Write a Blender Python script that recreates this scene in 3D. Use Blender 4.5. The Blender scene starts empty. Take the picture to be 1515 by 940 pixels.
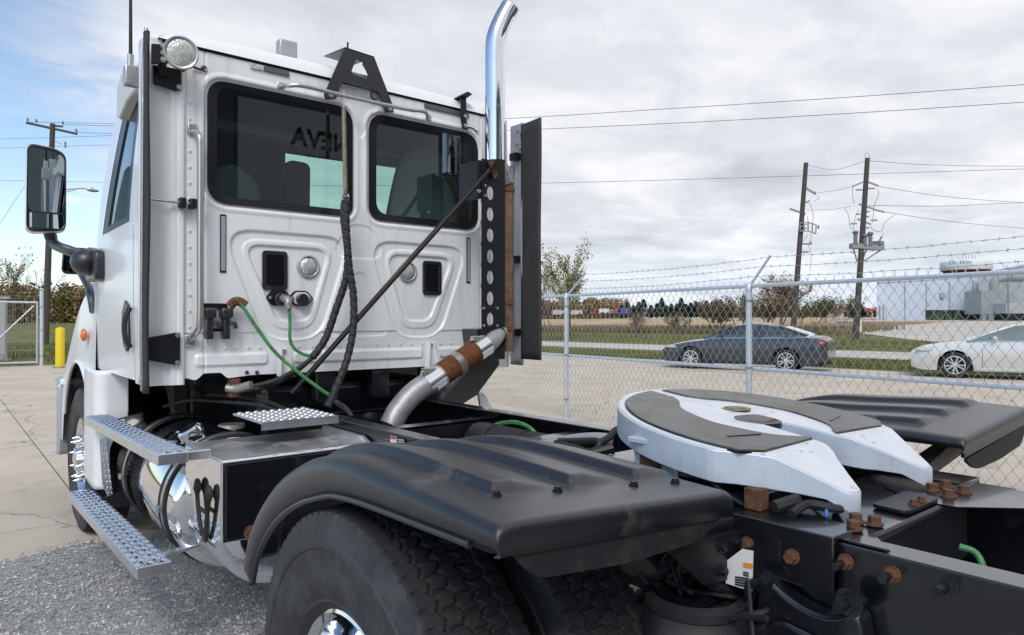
import bpy, bmesh, math, random
import numpy as np
from mathutils import Vector, Matrix
random.seed(7); RNG = np.random.default_rng(7)
S = bpy.context.scene; COL = S.collection; R = math.radians

# ---------------------------------------------------------------- camera, world, sun, exposure
FPX, YAW, CAM, HOR = 1030.0, R(39.43), (-1.95, 0.0, 1.5), 475.0
cd = bpy.data.cameras.new('camera'); cam = bpy.data.objects.new('camera', cd); COL.objects.link(cam)
cam.location = CAM
cam.rotation_euler = (R(90) + math.atan((HOR - 470) / FPX), 0, -YAW)
cd.sensor_width = 36; cd.lens = 36 * FPX / 1515; cd.clip_start = .02; cd.clip_end = 6000
S.camera = cam
S.view_settings.view_transform = 'Standard'; S.view_settings.look = 'None'
S.view_settings.gamma = 1; S.view_settings.use_curve_mapping = False
S.view_settings.exposure = 0.66
SUN_EL, SUN_AZ = R(46), R(225)          # azimuth clockwise from +Y
W = bpy.data.worlds.new('World'); S.world = W; W.use_nodes = True
nt = W.node_tree; N = nt.nodes; L = nt.links; N.clear()
def wn(t, **k):
    n = N.new(t)
    for a, b in k.items(): setattr(n, a, b)
    return n
out = wn('ShaderNodeOutputWorld'); bgs = wn('ShaderNodeBackground')
sky = wn('ShaderNodeTexSky', sky_type='NISHITA', sun_disc=False, sun_elevation=SUN_EL, sun_rotation=SUN_AZ)
sky.air_density = 1.0; sky.dust_density = .6; sky.ozone_density = 1.2
bgs.inputs['Strength'].default_value = .12
L.new(sky.outputs[0], bgs.inputs[0])
tc = wn('ShaderNodeTexCoord'); sep = wn('ShaderNodeSeparateXYZ'); L.new(tc.outputs['Generated'], sep.inputs[0])
def wm(op, a, b=None, c=None, clamp=False):
    n = wn('ShaderNodeMath', operation=op, use_clamp=clamp)
    for i, v in enumerate((a, b, c)):
        if v is None: continue
        if isinstance(v, (int, float)): n.inputs[i].default_value = v
        else: L.new(v, n.inputs[i])
    return n.outputs[0]
zc = wm('ADD', wm('MAXIMUM', sep.outputs[2], 0.0), .07)
cx_ = wm('DIVIDE', sep.outputs[0], zc); cy_ = wm('DIVIDE', sep.outputs[1], zc)
comb = wn('ShaderNodeCombineXYZ'); L.new(cx_, comb.inputs[0]); L.new(cy_, comb.inputs[1])
def cloud(scale, detail, rough, off, dist=0.):
    mp = wn('ShaderNodeMapping'); L.new(comb.outputs[0], mp.inputs[0]); mp.inputs['Location'].default_value = off
    mp.inputs['Rotation'].default_value = (0, 0, R(-35)); mp.inputs['Scale'].default_value = (1, 1.25, 1)
    n = wn('ShaderNodeTexNoise'); L.new(mp.outputs[0], n.inputs['Vector'])
    n.inputs['Scale'].default_value = scale; n.inputs['Detail'].default_value = detail
    n.inputs['Roughness'].default_value = rough; n.inputs['Distortion'].default_value = dist
    return n.outputs[0]
big = cloud(.42, 5, .5, (3.1, 1.7, 0), .3); fine = cloud(1.9, 8, .6, (7.3, 2.2, 0), .5)
# cloud bank thins towards the direction the truck's left front faces (west-north-west open sky)
azx = wm('ADD', wm('MULTIPLY', sep.outputs[0], .93), wm('MULTIPLY', sep.outputs[1], -.36))
bank = wn('ShaderNodeMapRange', interpolation_type='SMOOTHSTEP'); L.new(azx, bank.inputs[0])
bank.inputs[1].default_value = -.36; bank.inputs[2].default_value = .16; bank.inputs[3].default_value = -.19; bank.inputs[4].default_value = .42
cov = wm('ADD', wm('ADD', wm('MULTIPLY', big, .6), wm('MULTIPLY', fine, .56)), bank.outputs[0])
cm = wn('ShaderNodeMapRange', interpolation_type='SMOOTHSTEP'); L.new(cov, cm.inputs[0])
cm.inputs[1].default_value = .40; cm.inputs[2].default_value = .78
ramp = wn('ShaderNodeValToRGB')
shade = wm('ADD', wm('MULTIPLY', cloud(.6, 6, .5, (1.3, 9.1, 0), .5), .62), wm('MULTIPLY', fine, .38))
L.new(shade, ramp.inputs[0])
e = ramp.color_ramp.elements; e[0].position = .36; e[0].color = (.47, .50, .555, 1); e[1].position = .66; e[1].color = (.86, .86, .875, 1)
m_ = e.new(.5); m_.color = (.62, .64, .685, 1)
cb = wn('ShaderNodeBackground'); L.new(ramp.outputs[0], cb.inputs[0]); cb.inputs[1].default_value = .8
mix = wn('ShaderNodeMixShader'); L.new(cm.outputs[0], mix.inputs[0]); L.new(bgs.outputs[0], mix.inputs[1]); L.new(cb.outputs[0], mix.inputs[2])
# thin pale air towards the horizon all the way round
hz = wn('ShaderNodeMapRange', interpolation_type='SMOOTHSTEP'); L.new(sep.outputs[2], hz.inputs[0])
hz.inputs[1].default_value = -.02; hz.inputs[2].default_value = .17; hz.inputs[3].default_value = .45; hz.inputs[4].default_value = 0.
hb = wn('ShaderNodeBackground'); hb.inputs[0].default_value = (.47, .55, .64, 1); hb.inputs[1].default_value = 1.15
mix2 = wn('ShaderNodeMixShader'); L.new(hz.outputs[0], mix2.inputs[0]); L.new(mix.outputs[0], mix2.inputs[1]); L.new(hb.outputs[0], mix2.inputs[2])
L.new(mix2.outputs[0], out.inputs[0])
sl = bpy.data.lights.new('sun', 'SUN'); sun = bpy.data.objects.new('sun', sl); COL.objects.link(sun)
sl.energy = 1.2; sl.angle = R(24); sl.color = (1, .96, .9)
sd = Vector((math.sin(SUN_AZ) * math.cos(SUN_EL), math.cos(SUN_AZ) * math.cos(SUN_EL), math.sin(SUN_EL)))
sun.rotation_euler = (-sd).to_track_quat('-Z', 'Y').to_euler(); sun.location = sd * 60

# a photo pixel gives a direction; the plane that the thing touches gives the distance
DV = (math.sin(YAW), math.cos(YAW)); RV = (math.cos(YAW), -math.sin(YAW))
def P(u, v, x=None, y=None, z=None, t=None):
    s = (u - 757.5) / FPX; dx = DV[0] + s * RV[0]; dy = DV[1] + s * RV[1]; dz = (HOR - v) / FPX
    if x is not None: t = (x - CAM[0]) / dx
    if y is not None: t = (y - CAM[1]) / dy
    if z is not None: t = (z - CAM[2]) / dz
    return Vector((CAM[0] + dx * t, CAM[1] + dy * t, CAM[2] + dz * t))

# ---------------------------------------------------------------- materials
MATS = {}
def mat(name, col, rough=.5, metal=0., bump=None, var=None, coat=0., spec=.5, trans=0., ior=1.45, dirt=None, alpha=1., streak=None, coatr=.08):
    """bump=(scale,strength), var=(scale,amount) value mottling, dirt=(scale,colour,lo,hi) stains"""
    m = bpy.data.materials.new(name); m.use_nodes = True; n = m.node_tree.nodes; l = m.node_tree.links
    b = n['Principled BSDF']; c = (*col, 1)
    b.inputs['Base Color'].default_value = c; b.inputs['Roughness'].default_value = rough; b.inputs['Metallic'].default_value = metal
    b.inputs['Coat Weight'].default_value = coat; b.inputs['Coat Roughness'].default_value = coatr
    b.inputs['Specular IOR Level'].default_value = spec; b.inputs['Transmission Weight'].default_value = trans; b.inputs['IOR'].default_value = ior
    co = n.new('ShaderNodeTexCoord').outputs['Object']; last = None
    if var:
        t = n.new('ShaderNodeTexNoise'); l.new(co, t.inputs[0]); t.inputs['Scale'].default_value = var[0]; t.inputs['Detail'].default_value = 8; t.inputs['Roughness'].default_value = .65
        mr = n.new('ShaderNodeMapRange'); l.new(t.outputs[0], mr.inputs[0]); mr.inputs[1].default_value = .3; mr.inputs[2].default_value = .7
        mr.inputs[3].default_value = 1 - var[1]; mr.inputs[4].default_value = 1 + var[1]
        mx = n.new('ShaderNodeMix'); mx.data_type = 'RGBA'; mx.blend_type = 'MULTIPLY'; mx.inputs[0].default_value = 1
        mx.inputs[6].default_value = c; l.new(mr.outputs[0], mx.inputs[7]); last = mx.outputs[2]
    if dirt:
        t = n.new('ShaderNodeTexNoise'); l.new(co, t.inputs[0]); t.inputs['Scale'].default_value = dirt[0]; t.inputs['Detail'].default_value = 10; t.inputs['Roughness'].default_value = .7
        mr = n.new('ShaderNodeMapRange'); l.new(t.outputs[0], mr.inputs[0]); mr.inputs[1].default_value = dirt[2]; mr.inputs[2].default_value = dirt[3]
        mx = n.new('ShaderNodeMix'); mx.data_type = 'RGBA'; l.new(mr.outputs[0], mx.inputs[0])
        if last: l.new(last, mx.inputs[6])
        else: mx.inputs[6].default_value = c
        mx.inputs[7].default_value = (*dirt[1], 1); last = mx.outputs[2]
        rr = n.new('ShaderNodeMapRange'); l.new(mr.outputs[0], rr.inputs[0]); rr.inputs[3].default_value = rough; rr.inputs[4].default_value = min(1, rough + .35)
        l.new(rr.outputs[0], b.inputs['Roughness'])
        if metal > .5:
            mm = n.new('ShaderNodeMapRange'); l.new(mr.outputs[0], mm.inputs[0]); mm.inputs[3].default_value = metal; mm.inputs[4].default_value = .1; l.new(mm.outputs[0], b.inputs['Metallic'])
    if streak:
        mp = n.new('ShaderNodeMapping'); l.new(co, mp.inputs[0]); mp.inputs['Scale'].default_value = (streak[0], streak[0], streak[0] * .07)
        t = n.new('ShaderNodeTexNoise'); l.new(mp.outputs[0], t.inputs[0]); t.inputs['Scale'].default_value = 1; t.inputs['Detail'].default_value = 8; t.inputs['Roughness'].default_value = .7
        mr = n.new('ShaderNodeMapRange'); l.new(t.outputs[0], mr.inputs[0]); mr.inputs[1].default_value = streak[2]; mr.inputs[2].default_value = streak[3]
        mx = n.new('ShaderNodeMix'); mx.data_type = 'RGBA'; l.new(mr.outputs[0], mx.inputs[0])
        if last: l.new(last, mx.inputs[6])
        else: mx.inputs[6].default_value = c
        mx.inputs[7].default_value = (*streak[1], 1); last = mx.outputs[2]
    if last: l.new(last, b.inputs['Base Color'])
    if bump:
        t = n.new('ShaderNodeTexNoise'); l.new(co, t.inputs[0]); t.inputs['Scale'].default_value = bump[0]; t.inputs['Detail'].default_value = 6
        bp = n.new('ShaderNodeBump'); bp.inputs['Strength'].default_value = bump[1]; bp.inputs['Distance'].default_value = .004 if len(bump) < 3 else bump[2]
        l.new(t.outputs[0], bp.inputs['Height']); l.new(bp.outputs[0], b.inputs['Normal'])
    MATS[name] = m
    return m
def glass(name, col, rough=.0, refl=.08, mixf=None):
    m = bpy.data.materials.new(name); m.use_nodes = True; n = m.node_tree.nodes; l = m.node_tree.links
    n.remove(n['Principled BSDF']); o = n['Material Output']
    t = n.new('ShaderNodeBsdfTransparent'); t.inputs[0].default_value = (*col, 1)
    g = n.new('ShaderNodeBsdfGlossy'); g.inputs['Roughness'].default_value = rough; g.inputs[0].default_value = (1, 1, 1, 1)
    f = n.new('ShaderNodeFresnel'); f.inputs[0].default_value = 1.5
    a = n.new('ShaderNodeMath'); a.operation = 'ADD'; a.inputs[1].default_value = refl - .04; l.new(f.outputs[0], a.inputs[0]); a.use_clamp = True
    mx = n.new('ShaderNodeMixShader'); l.new(a.outputs[0], mx.inputs[0]); l.new(t.outputs[0], mx.inputs[1]); l.new(g.outputs[0], mx.inputs[2]); l.new(mx.outputs[0], o.inputs[0])
    MATS[name] = m; return m
mat('white_paint', (.80, .81, .82), .28, coat=.35, bump=(9, .03, .01), dirt=(3.2, (.55, .54, .5), .6, 1.15))
mat('white_paint_rear', (.80, .815, .83), .33, coat=.25, bump=(11, .03, .006), dirt=(5.5, (.5, .48, .43), .57, 1.15), streak=(22, (.45, .43, .38), .53, 1.02))
mat('chrome', (.82, .83, .85), .045, 1., bump=(14, .05, .002), dirt=(26, (.42, .36, .27), .64, 1.1))
mat('stack_chrome', (.78, .79, .81), .06, 1., bump=(10, .05, .002), dirt=(9, (.36, .31, .24), .55, .92))
mat('polished_alu', (.83, .84, .86), .06, 1., bump=(7, .05, .003), dirt=(14, (.6, .6, .58), .6, 1.1))
mat('tread_alu', (.70, .72, .75), .3, .9, var=(24, .12), bump=(60, .12, .002))
mat('brushed_alu', (.60, .60, .61), .32, .9, var=(5, .25), dirt=(7, (.33, .33, .32), .5, .9))
mat('spring_tan', (.23, .19, .15), .55, .3, var=(40, .4))
mat('galvanised', (.60, .66, .73), .4, .55, var=(22, .12))
mat('fence_wire', (.34, .335, .32), .5, .3)
mat('silver_paint', (.54, .60, .68), .42, .25, var=(14, .08), bump=(90, .12, .001), dirt=(18, (.24, .22, .19), .62, .9), streak=(30, (.40, .41, .42), .55, .9))
mat('silver_top', (.66, .68, .71), .45, .15, var=(12, .12), bump=(70, .2, .001), dirt=(24, (.13, .115, .10), .58, .72))
mat('grease_pad', (.075, .073, .07), .3, .25, var=(14, .4), bump=(22, .35, .004), dirt=(6, (.21, .165, .09), .48, .78))
mat('black_plastic', (.0085, .0095, .0125), .36, bump=(330, .8, .0018), var=(9, .3), coat=.55, coatr=.34, spec=.6, dirt=(5.2, (.17, .16, .14), .585, .84), streak=(7, (.09, .088, .084), .64, .95))
mat('frame_black', (.0055, .0065, .0095), .3, coat=.8, bump=(40, .08, .002), dirt=(16, (.05, .047, .043), .58, 1.0))
mat('black_metal', (.008, .009, .011), .4, bump=(120, .12, .001), dirt=(30, (.08, .068, .055), .62, 1.0))
mat('rubber', (.013, .013, .015), .6, bump=(60, .2, .002), dirt=(8, (.075, .072, .07), .5, 1.0))
mat('flap_rubber', (.036, .036, .038), .6, bump=(6, .3, .02), dirt=(5, (.085, .08, .075), .5, 1.0))
mat('tyre_tread', (.017, .017, .019), .75, bump=(130, .5, .003), dirt=(60, (.16, .155, .15), .62, .75))
mat('tyre_side', (.026, .026, .030), .55, bump=(90, .2, .002), dirt=(9, (.10, .098, .095), .45, .85))
mat('rust', (.125, .056, .030), .85, bump=(140, .7, .002), var=(45, .55), dirt=(70, (.035, .025, .02), .5, .7))
mat('brass', (.28, .22, .10), .5, .3, var=(30, .4))
mat('rust_pipe', (.19, .075, .03), .8, .2, var=(40, .4), bump=(150, .5, .002))
mat('copper_pipe', (.20, .125, .085), .55, .4, var=(14, .45))
mat('worn_black', (.022, .017, .015), .45, .2, var=(20, .5))
mat('alu_pipe', (.36, .36, .37), .5, .7, var=(9, .35), bump=(60, .2, .002), dirt=(13, (.24, .23, .22), .48, .8))
mat('green_hose', (.06, .26, .085), .45, dirt=(14, (.055, .075, .045), .42, .66))
mat('dark_hose', (.022, .022, .023), .6, bump=(80, .4, .002), dirt=(24, (.11, .1, .09), .6, .9))
mat('grey_panel', (.42, .44, .46), .4, .3, dirt=(8, (.3, .28, .25), .6, 1.1))
mat('steel', (.55, .54, .52), .32, .9, dirt=(30, (.3, .24, .18), .55, .9))
mat('dull_steel', (.36, .35, .33), .45, .8, var=(30, .25))
mat('amber', (.7, .16, .02), .2, coat=.6)
mat('lens_clear', (.56, .57, .53), .16, .35, bump=(110, .9, .004), coat=1., var=(45, .35))
mat('red_lens', (.45, .02, .03), .15, coat=.8)
mat('reflector', (.12, .13, .14), .2, .3, var=(160, .5))
mat('seat_fabric', (.20, .215, .22), .9, bump=(120, .4, .004))
mat('cab_trim', (.03, .032, .034), .7)
mat('black_gasket', (.006, .007, .009), .28)
mat('label_white', (.72, .72, .70), .5); mat('label_orange', (.75, .28, .03), .5); mat('print_black', (.02, .02, .02), .6); mat('label_red', (.6, .05, .04), .5)
mat('blue_wire', (.05, .20, .55), .5)
mat('yellow_paint', (.75, .55, .02), .5, dirt=(9, (.35, .27, .06), .6, 1.))
mat('visor', (.62, .62, .58), .35)
mat('pole_wood', (.075, .066, .058), .9, bump=(30, .6, .01), var=(12, .3))
mat('pole_grey', (.30, .31, .32), .6, .3); mat('insulator', (.17, .18, .20), .4); mat('wire_dark', (.07, .075, .085), .6)
mat('bare_bark', (.12, .095, .075), .9)
glass('cab_glass', (.56, .72, .67), 0., .085)
glass('windshield_glass', (.70, .94, .87), 0., .05)
glass('car_glass', (.55, .64, .63), 0., .12)
glass('door_glass', (.10, .14, .16), 0., .12)
M = MATS

# ---------------------------------------------------------------- mesh helpers
WL = {}      # world location of each built object at build time (nothing is rotated while it is built)
class MB:
    def __init__(s): s.v = []; s.f = []
    def add(s, vs, fs):
        o = len(s.v); s.v += [tuple(p) for p in vs]; s.f += [tuple(i + o for i in q) for q in fs]; return s
    def box(s, x0, x1, y0, y1, z0, z1):
        return s.add([(x0, y0, z0), (x1, y0, z0), (x1, y1, z0), (x0, y1, z0), (x0, y0, z1), (x1, y0, z1), (x1, y1, z1), (x0, y1, z1)],
                     [(3, 2, 1, 0), (4, 5, 6, 7), (0, 1, 5, 4), (1, 2, 6, 5), (2, 3, 7, 6), (3, 0, 4, 7)])
    def bar(s, a, b, w, h, up=(0, 0, 1)):
        a = Vector(a); b = Vector(b); d = (b - a).normalized(); u = Vector(up); r = d.cross(u)
        if r.length < 1e-4: r = d.cross(Vector((0, 1, 0)))
        r.normalize(); u = r.cross(d); vs = []
        for p in (a, b):
            for i, j in ((-1, -1), (1, -1), (1, 1), (-1, 1)): vs.append(p + r * (i * w / 2) + u * (j * h / 2))
        return s.add(vs, [(3, 2, 1, 0), (4, 5, 6, 7), (0, 1, 5, 4), (1, 2, 6, 5), (2, 3, 7, 6), (3, 0, 4, 7)])
    def tube(s, pts, r, n=10, cap=True, closed=False, rf=None):
        pts = [Vector(p) for p in pts]; k = len(pts); rs = r if isinstance(r, (list, tuple)) else [r] * k
        t0 = (pts[1] - pts[0]).normalized(); ref = Vector((0, 0, 1)) if abs(t0.z) < .9 else Vector((0, 1, 0))
        nn = t0.cross(ref).normalized(); vs = []
        for i in range(k):
            if closed: t = (pts[(i + 1) % k] - pts[i - 1]).normalized()
            else: t = (pts[min(i + 1, k - 1)] - pts[max(i - 1, 0)]).normalized()
            nn = (nn - t * nn.dot(t)).normalized(); bb = t.cross(nn)
            for j in range(n):
                a = 2 * math.pi * j / n; q = rs[i] * (rf(i, j) if rf else 1)
                vs.append(pts[i] + nn * (math.cos(a) * q) + bb * (math.sin(a) * q))
        fs = []
        for i in range(k if closed else k - 1):
            for j in range(n):
                i2 = (i + 1) % k; fs.append((i * n + j, i * n + (j + 1) % n, i2 * n + (j + 1) % n, i2 * n + j))
        if cap and not closed: fs += [tuple(range(n))[::-1], tuple((k - 1) * n + j for j in range(n))]
        return s.add(vs, fs)
    def lathe(s, prof, c, axis='x', n=32, a0=0, a1=2 * math.pi, cap=False):
        """prof: (along axis, radius)"""
        full = abs(a1 - a0 - 2 * math.pi) < 1e-6; m = n if full else n + 1; vs = []
        for (h, r) in prof:
            for j in range(m):
                a = a0 + (a1 - a0) * j / n; p, q = r * math.cos(a), r * math.sin(a)
                vs.append({'x': (c[0] + h, c[1] + p, c[2] + q), 'y': (c[0] + q, c[1] + h, c[2] + p), 'z': (c[0] + p, c[1] + q, c[2] + h)}[axis])
        fs = []
        for i in range(len(prof) - 1):
            for j in range(n):
                j2 = (j + 1) % m; fs.append((i * m + j, i * m + j2, (i + 1) * m + j2, (i + 1) * m + j))
        if cap: fs += [tuple(range(m))[::-1], tuple((len(prof) - 1) * m + j for j in range(m))]
        return s.add(vs, fs)
    def prism(s, poly, f0, f1):
        """poly list of 2d points; f0/f1 map (a,b)->xyz for the two ends"""
        k = len(poly); return s.add([f0(*p) for p in poly] + [f1(*p) for p in poly],
            [tuple(range(k))[::-1], tuple(range(k, 2 * k))] + [(i, (i + 1) % k, k + (i + 1) % k, k + i) for i in range(k)])
    def grid(s, X, Y, Z, mask=None, wrap=False):
        a, b = X.shape; o = len(s.v); s.v += list(zip(X.ravel().tolist(), Y.ravel().tolist(), Z.ravel().tolist()))
        for i in range(a - 1):
            for j in range(b if wrap else b - 1):
                if mask is not None and mask[i, j]: continue
                j2 = (j + 1) % b; s.f.append((o + i * b + j, o + i * b + j2, o + (i + 1) * b + j2, o + (i + 1) * b + j))
        return s
    def sphere(s, c, r, n=10, sc=(1, 1, 1), half=False):
        m = n // 2; pr = []
        for i in range(m + 1):
            a = (0 if half else -math.pi / 2) + (math.pi / 2 if half else math.pi) * i / m; pr.append((math.sin(a) * r, max(1e-4, math.cos(a) * r)))
        o = len(s.v); s.lathe(pr, (0, 0, 0), 'z', n)
        for i in range(o, len(s.v)): v = s.v[i]; s.v[i] = (c[0] + v[0] * sc[0], c[1] + v[1] * sc[1], c[2] + v[2] * sc[2])
        return s
    def xf(s, m):
        s.v = [tuple(m @ Vector(p)) for p in s.v]; return s
    def bolt(s, c, d, r=.014, h=.012, washer=1.45, n=6):
        d = Vector(d).normalized(); c = Vector(c)
        if washer: s.tube([c, c + d * .004], r * washer, 14); c = c + d * .003
        s.tube([c, c + d * h], r, n); return s
    def mesh(s, name, smooth=35, recalc=False):
        me = bpy.data.meshes.new(name); me.from_pydata(s.v, [], s.f); me.update()
        if recalc or smooth:
            bm = bmesh.new(); bm.from_mesh(me); bmesh.ops.recalc_face_normals(bm, faces=bm.faces) if recalc else None; bm.to_mesh(me); bm.free()
        if smooth:
            me.shade_smooth(); me.set_sharp_from_angle(angle=R(smooth))
        return me
    def build(s, name, m, parent=None, smooth=35, bevel=0, seg=2, recalc=True, label=None, kind=None):
        a = np.array(s.v); c = Vector(((a.min(0) + a.max(0)) / 2).tolist())
        s.v = [(p[0] - c.x, p[1] - c.y, p[2] - c.z) for p in s.v]
        me = s.mesh(name, smooth, recalc); me.materials.append(M[m] if isinstance(m, str) else m)
        o = bpy.data.objects.new(name, me); COL.objects.link(o); WL[o.name] = c
        o.location = c
        if parent: o.parent = parent; o.location = c - WL[parent.name]
        if bevel:
            b = o.modifiers.new('bevel', 'BEVEL'); b.width = bevel; b.segments = seg; b.limit_method = 'ANGLE'; b.angle_limit = R(40)
        if label: o['label'] = label
        if kind: o['kind'] = kind
        return o
def thing(name, label, cat, loc=(0, 0, 0), group=None):
    o = bpy.data.objects.new(name, None); COL.objects.link(o); o.location = loc; WL[o.name] = Vector(loc); o.empty_display_size = .2
    o['label'] = label; o['category'] = cat
    if group: o['group'] = group
    return o
def tag(o, label=None, cat=None, group=None, kind=None):
    for k, v in (('label', label), ('category', cat), ('group', group), ('kind', kind)):
        if v: o[k] = v
    return o
def clone(o, parent=None):
    c = o.copy(); COL.objects.link(c); c.parent = parent
    for ch in o.children: clone(ch, c)
    return c
def bez(pts, n=8):
    """Catmull-Rom through points"""
    p = [Vector(q) for q in pts]; p = [p[0] * 2 - p[1]] + p + [p[-1] * 2 - p[-2]]; o = []
    for i in range(1, len(p) - 2):
        for k in range(n):
            t = k / n; a, b, c, d = p[i - 1:i + 3]
            o.append(.5 * ((2 * b) + (c - a) * t + (2 * a - 5 * b + 4 * c - d) * t * t + (3 * b - a - 3 * c + d) * t ** 3))
    o.append(p[-2]); return o
def rpoly(pts, r, n=6):
    """rounded polygon (2d)"""
    o = []; k = len(pts)
    for i in range(k):
        p = Vector(pts[i]); a = Vector(pts[i - 1]); b = Vector(pts[(i + 1) % k]); rr = r[i] if isinstance(r, (list, tuple)) else r
        da = (a - p); db = (b - p); la = min(rr, da.length * .49); lb = min(rr, db.length * .49)
        s_ = p + da.normalized() * la; e_ = p + db.normalized() * lb
        for j in range(n + 1):
            t = j / n; o.append(tuple((s_ * (1 - t) + p * t) * (1 - t) + (p * (1 - t) + e_ * t) * t))
    return o
def sdf_poly(X, Z, poly):
    poly = np.array(poly); d = np.full(X.shape, 1e9); ins = np.zeros(X.shape, bool); k = len(poly)
    for i in range(k):
        a = poly[i]; b = poly[i - 1]; ex, ez = b - a; wx = X - a[0]; wz = Z - a[1]
        t = np.clip((wx * ex + wz * ez) / (ex * ex + ez * ez + 1e-12), 0, 1)
        d = np.minimum(d, (wx - ex * t) ** 2 + (wz - ez * t) ** 2)
        c = ((a[1] <= Z) & (b[1] > Z)) | ((b[1] <= Z) & (a[1] > Z))
        xi = a[0] + (Z - a[1]) * (b[0] - a[0]) / ((b[1] - a[1]) if abs(b[1] - a[1]) > 1e-9 else 1e-9)
        ins ^= c & (X < xi)
    d = np.sqrt(d); return np.where(ins, -d, d)
def sstep(a, b, x):
    t = np.clip((x - a) / (b - a), 0, 1); return t * t * (3 - 2 * t)
def text_mesh(body, size, extrude=.002, shear=0., align='CENTER', bold=0.):
    cu = bpy.data.curves.new('text', 'FONT'); cu.body = body; cu.size = size; cu.extrude = extrude; cu.shear = shear; cu.align_x = align; cu.align_y = 'CENTER'; cu.offset = bold
    o = bpy.data.objects.new('text_tmp', cu); COL.objects.link(o); bpy.context.view_layer.update()
    me = bpy.data.meshes.new_from_object(o.evaluated_get(bpy.context.evaluated_depsgraph_get()))
    bpy.data.objects.remove(o); bpy.data.curves.remove(cu); return me
def put_text(body, size, parent, matn, mw, extrude=.002, shear=0., bold=0., name='lettering'):
    me = text_mesh(body, size, extrude, shear, bold=bold); me.transform(mw); me.materials.clear(); me.materials.append(M[matn]); me.name = name
    o = bpy.data.objects.new(name, me); COL.objects.link(o); o.parent = parent
    if parent: o.location = -WL[parent.name]
    WL[o.name] = Vector((0, 0, 0)); return o
# ---------------------------------------------------------------- ground, road, field
def H(x, y):
    hx = np.clip((x - 33) / 55., 0, 1) * 1.55 + np.clip((x - 88) / 132., 0, 1) * 1.1
    hy = np.clip((y - 45) / 60., 0, 1) * 1.15
    return np.maximum(hx, hy)
def gmat(name, c1, c2, scale, c3=None, s3=1., rough=.95, bumpd=.03, bs=60, thr=(.4, .6), spec=.2, t3=(.5, .7), cracks=None, stain=None):
    m = bpy.data.materials.new(name); m.use_nodes = True; n = m.node_tree.nodes; l = m.node_tree.links; b = n['Principled BSDF']
    b.inputs['Roughness'].default_value = rough; b.inputs['Specular IOR Level'].default_value = spec
    co = n.new('ShaderNodeNewGeometry').outputs['Position']
    def nz(s, d=9, r=.65):
        t = n.new('ShaderNodeTexNoise'); l.new(co, t.inputs[0]); t.inputs['Scale'].default_value = s; t.inputs['Detail'].default_value = d; t.inputs['Roughness'].default_value = r; return t.outputs[0]
    mr = n.new('ShaderNodeMapRange'); l.new(nz(scale), mr.inputs[0]); mr.inputs[1].default_value = thr[0]; mr.inputs[2].default_value = thr[1]
    mx = n.new('ShaderNodeMix'); mx.data_type = 'RGBA'; l.new(mr.outputs[0], mx.inputs[0]); mx.inputs[6].default_value = (*c1, 1); mx.inputs[7].default_value = (*c2, 1); last = mx.outputs[2]
    if c3:
        mr = n.new('ShaderNodeMapRange'); l.new(nz(s3, 8, .7), mr.inputs[0]); mr.inputs[1].default_value = t3[0]; mr.inputs[2].default_value = t3[1]
        mx = n.new('ShaderNodeMix'); mx.data_type = 'RGBA'; l.new(mr.outputs[0], mx.inputs[0]); l.new(last, mx.inputs[6]); mx.inputs[7].default_value = (*c3, 1); last = mx.outputs[2]
    if stain:
        mr = n.new('ShaderNodeMapRange'); l.new(nz(stain[0], 10, .75), mr.inputs[0]); mr.inputs[1].default_value = stain[2]; mr.inputs[2].default_value = stain[3]
        mx = n.new('ShaderNodeMix'); mx.data_type = 'RGBA'; l.new(mr.outputs[0], mx.inputs[0]); l.new(last, mx.inputs[6]); mx.inputs[7].default_value = (*stain[1], 1); last = mx.outputs[2]
    if cracks:
        wv = n.new('ShaderNodeTexNoise'); l.new(co, wv.inputs[0]); wv.inputs['Scale'].default_value = 1.3; wv.inputs['Detail'].default_value = 6
        va = n.new('ShaderNodeVectorMath'); va.operation = 'MULTIPLY_ADD'; l.new(wv.outputs['Color'], va.inputs[0]); va.inputs[1].default_value = (1.1, 1.1, 0); l.new(co, va.inputs[2])
        vo = n.new('ShaderNodeTexVoronoi'); vo.feature = 'DISTANCE_TO_EDGE'; vo.inputs['Scale'].default_value = cracks; l.new(va.outputs[0], vo.inputs['Vector'])
        mr = n.new('ShaderNodeMapRange'); l.new(vo.outputs['Distance'], mr.inputs[0]); mr.inputs[1].default_value = .0008; mr.inputs[2].default_value = .003; mr.inputs[3].default_value = .55; mr.inputs[4].default_value = 0
        mx = n.new('ShaderNodeMix'); mx.data_type = 'RGBA'; l.new(mr.outputs[0], mx.inputs[0]); l.new(last, mx.inputs[6]); mx.inputs[7].default_value = (.15, .13, .11, 1); last = mx.outputs[2]
    l.new(last, b.inputs['Base Color'])
    bp = n.new('ShaderNodeBump'); bp.inputs['Distance'].default_value = bumpd; bp.inputs['Strength'].default_value = .8; l.new(nz(bs, 6, .7), bp.inputs['Height']); l.new(bp.outputs[0], b.inputs['Normal'])
    M[name] = m; return m
gmat('grass', (.10, .125, .035), (.17, .17, .06), 1.2, (.24, .20, .10), .25, bs=25, bumpd=.06)
gmat('concrete', (.50, .435, .355), (.57, .505, .42), .9, (.42, .365, .30), .33, rough=.85, bs=90, bumpd=.004, t3=(.52, .8), cracks=.16, stain=(1.3, (.27, .235, .195), .55, .80))
gmat('joint', (.13, .12, .105), (.17, .16, .14), 3, bs=60, bumpd=.004)
gmat('road_paving', (.46, .43, .39), (.54, .505, .46), .4, bs=40, bumpd=.004)
gmat('gravel', (.24, .24, .235), (.62, .615, .60), 60, (.27, .267, .26), .9, rough=.9, bs=75, bumpd=.03, thr=(.35, .65), t3=(.55, .8))
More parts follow.
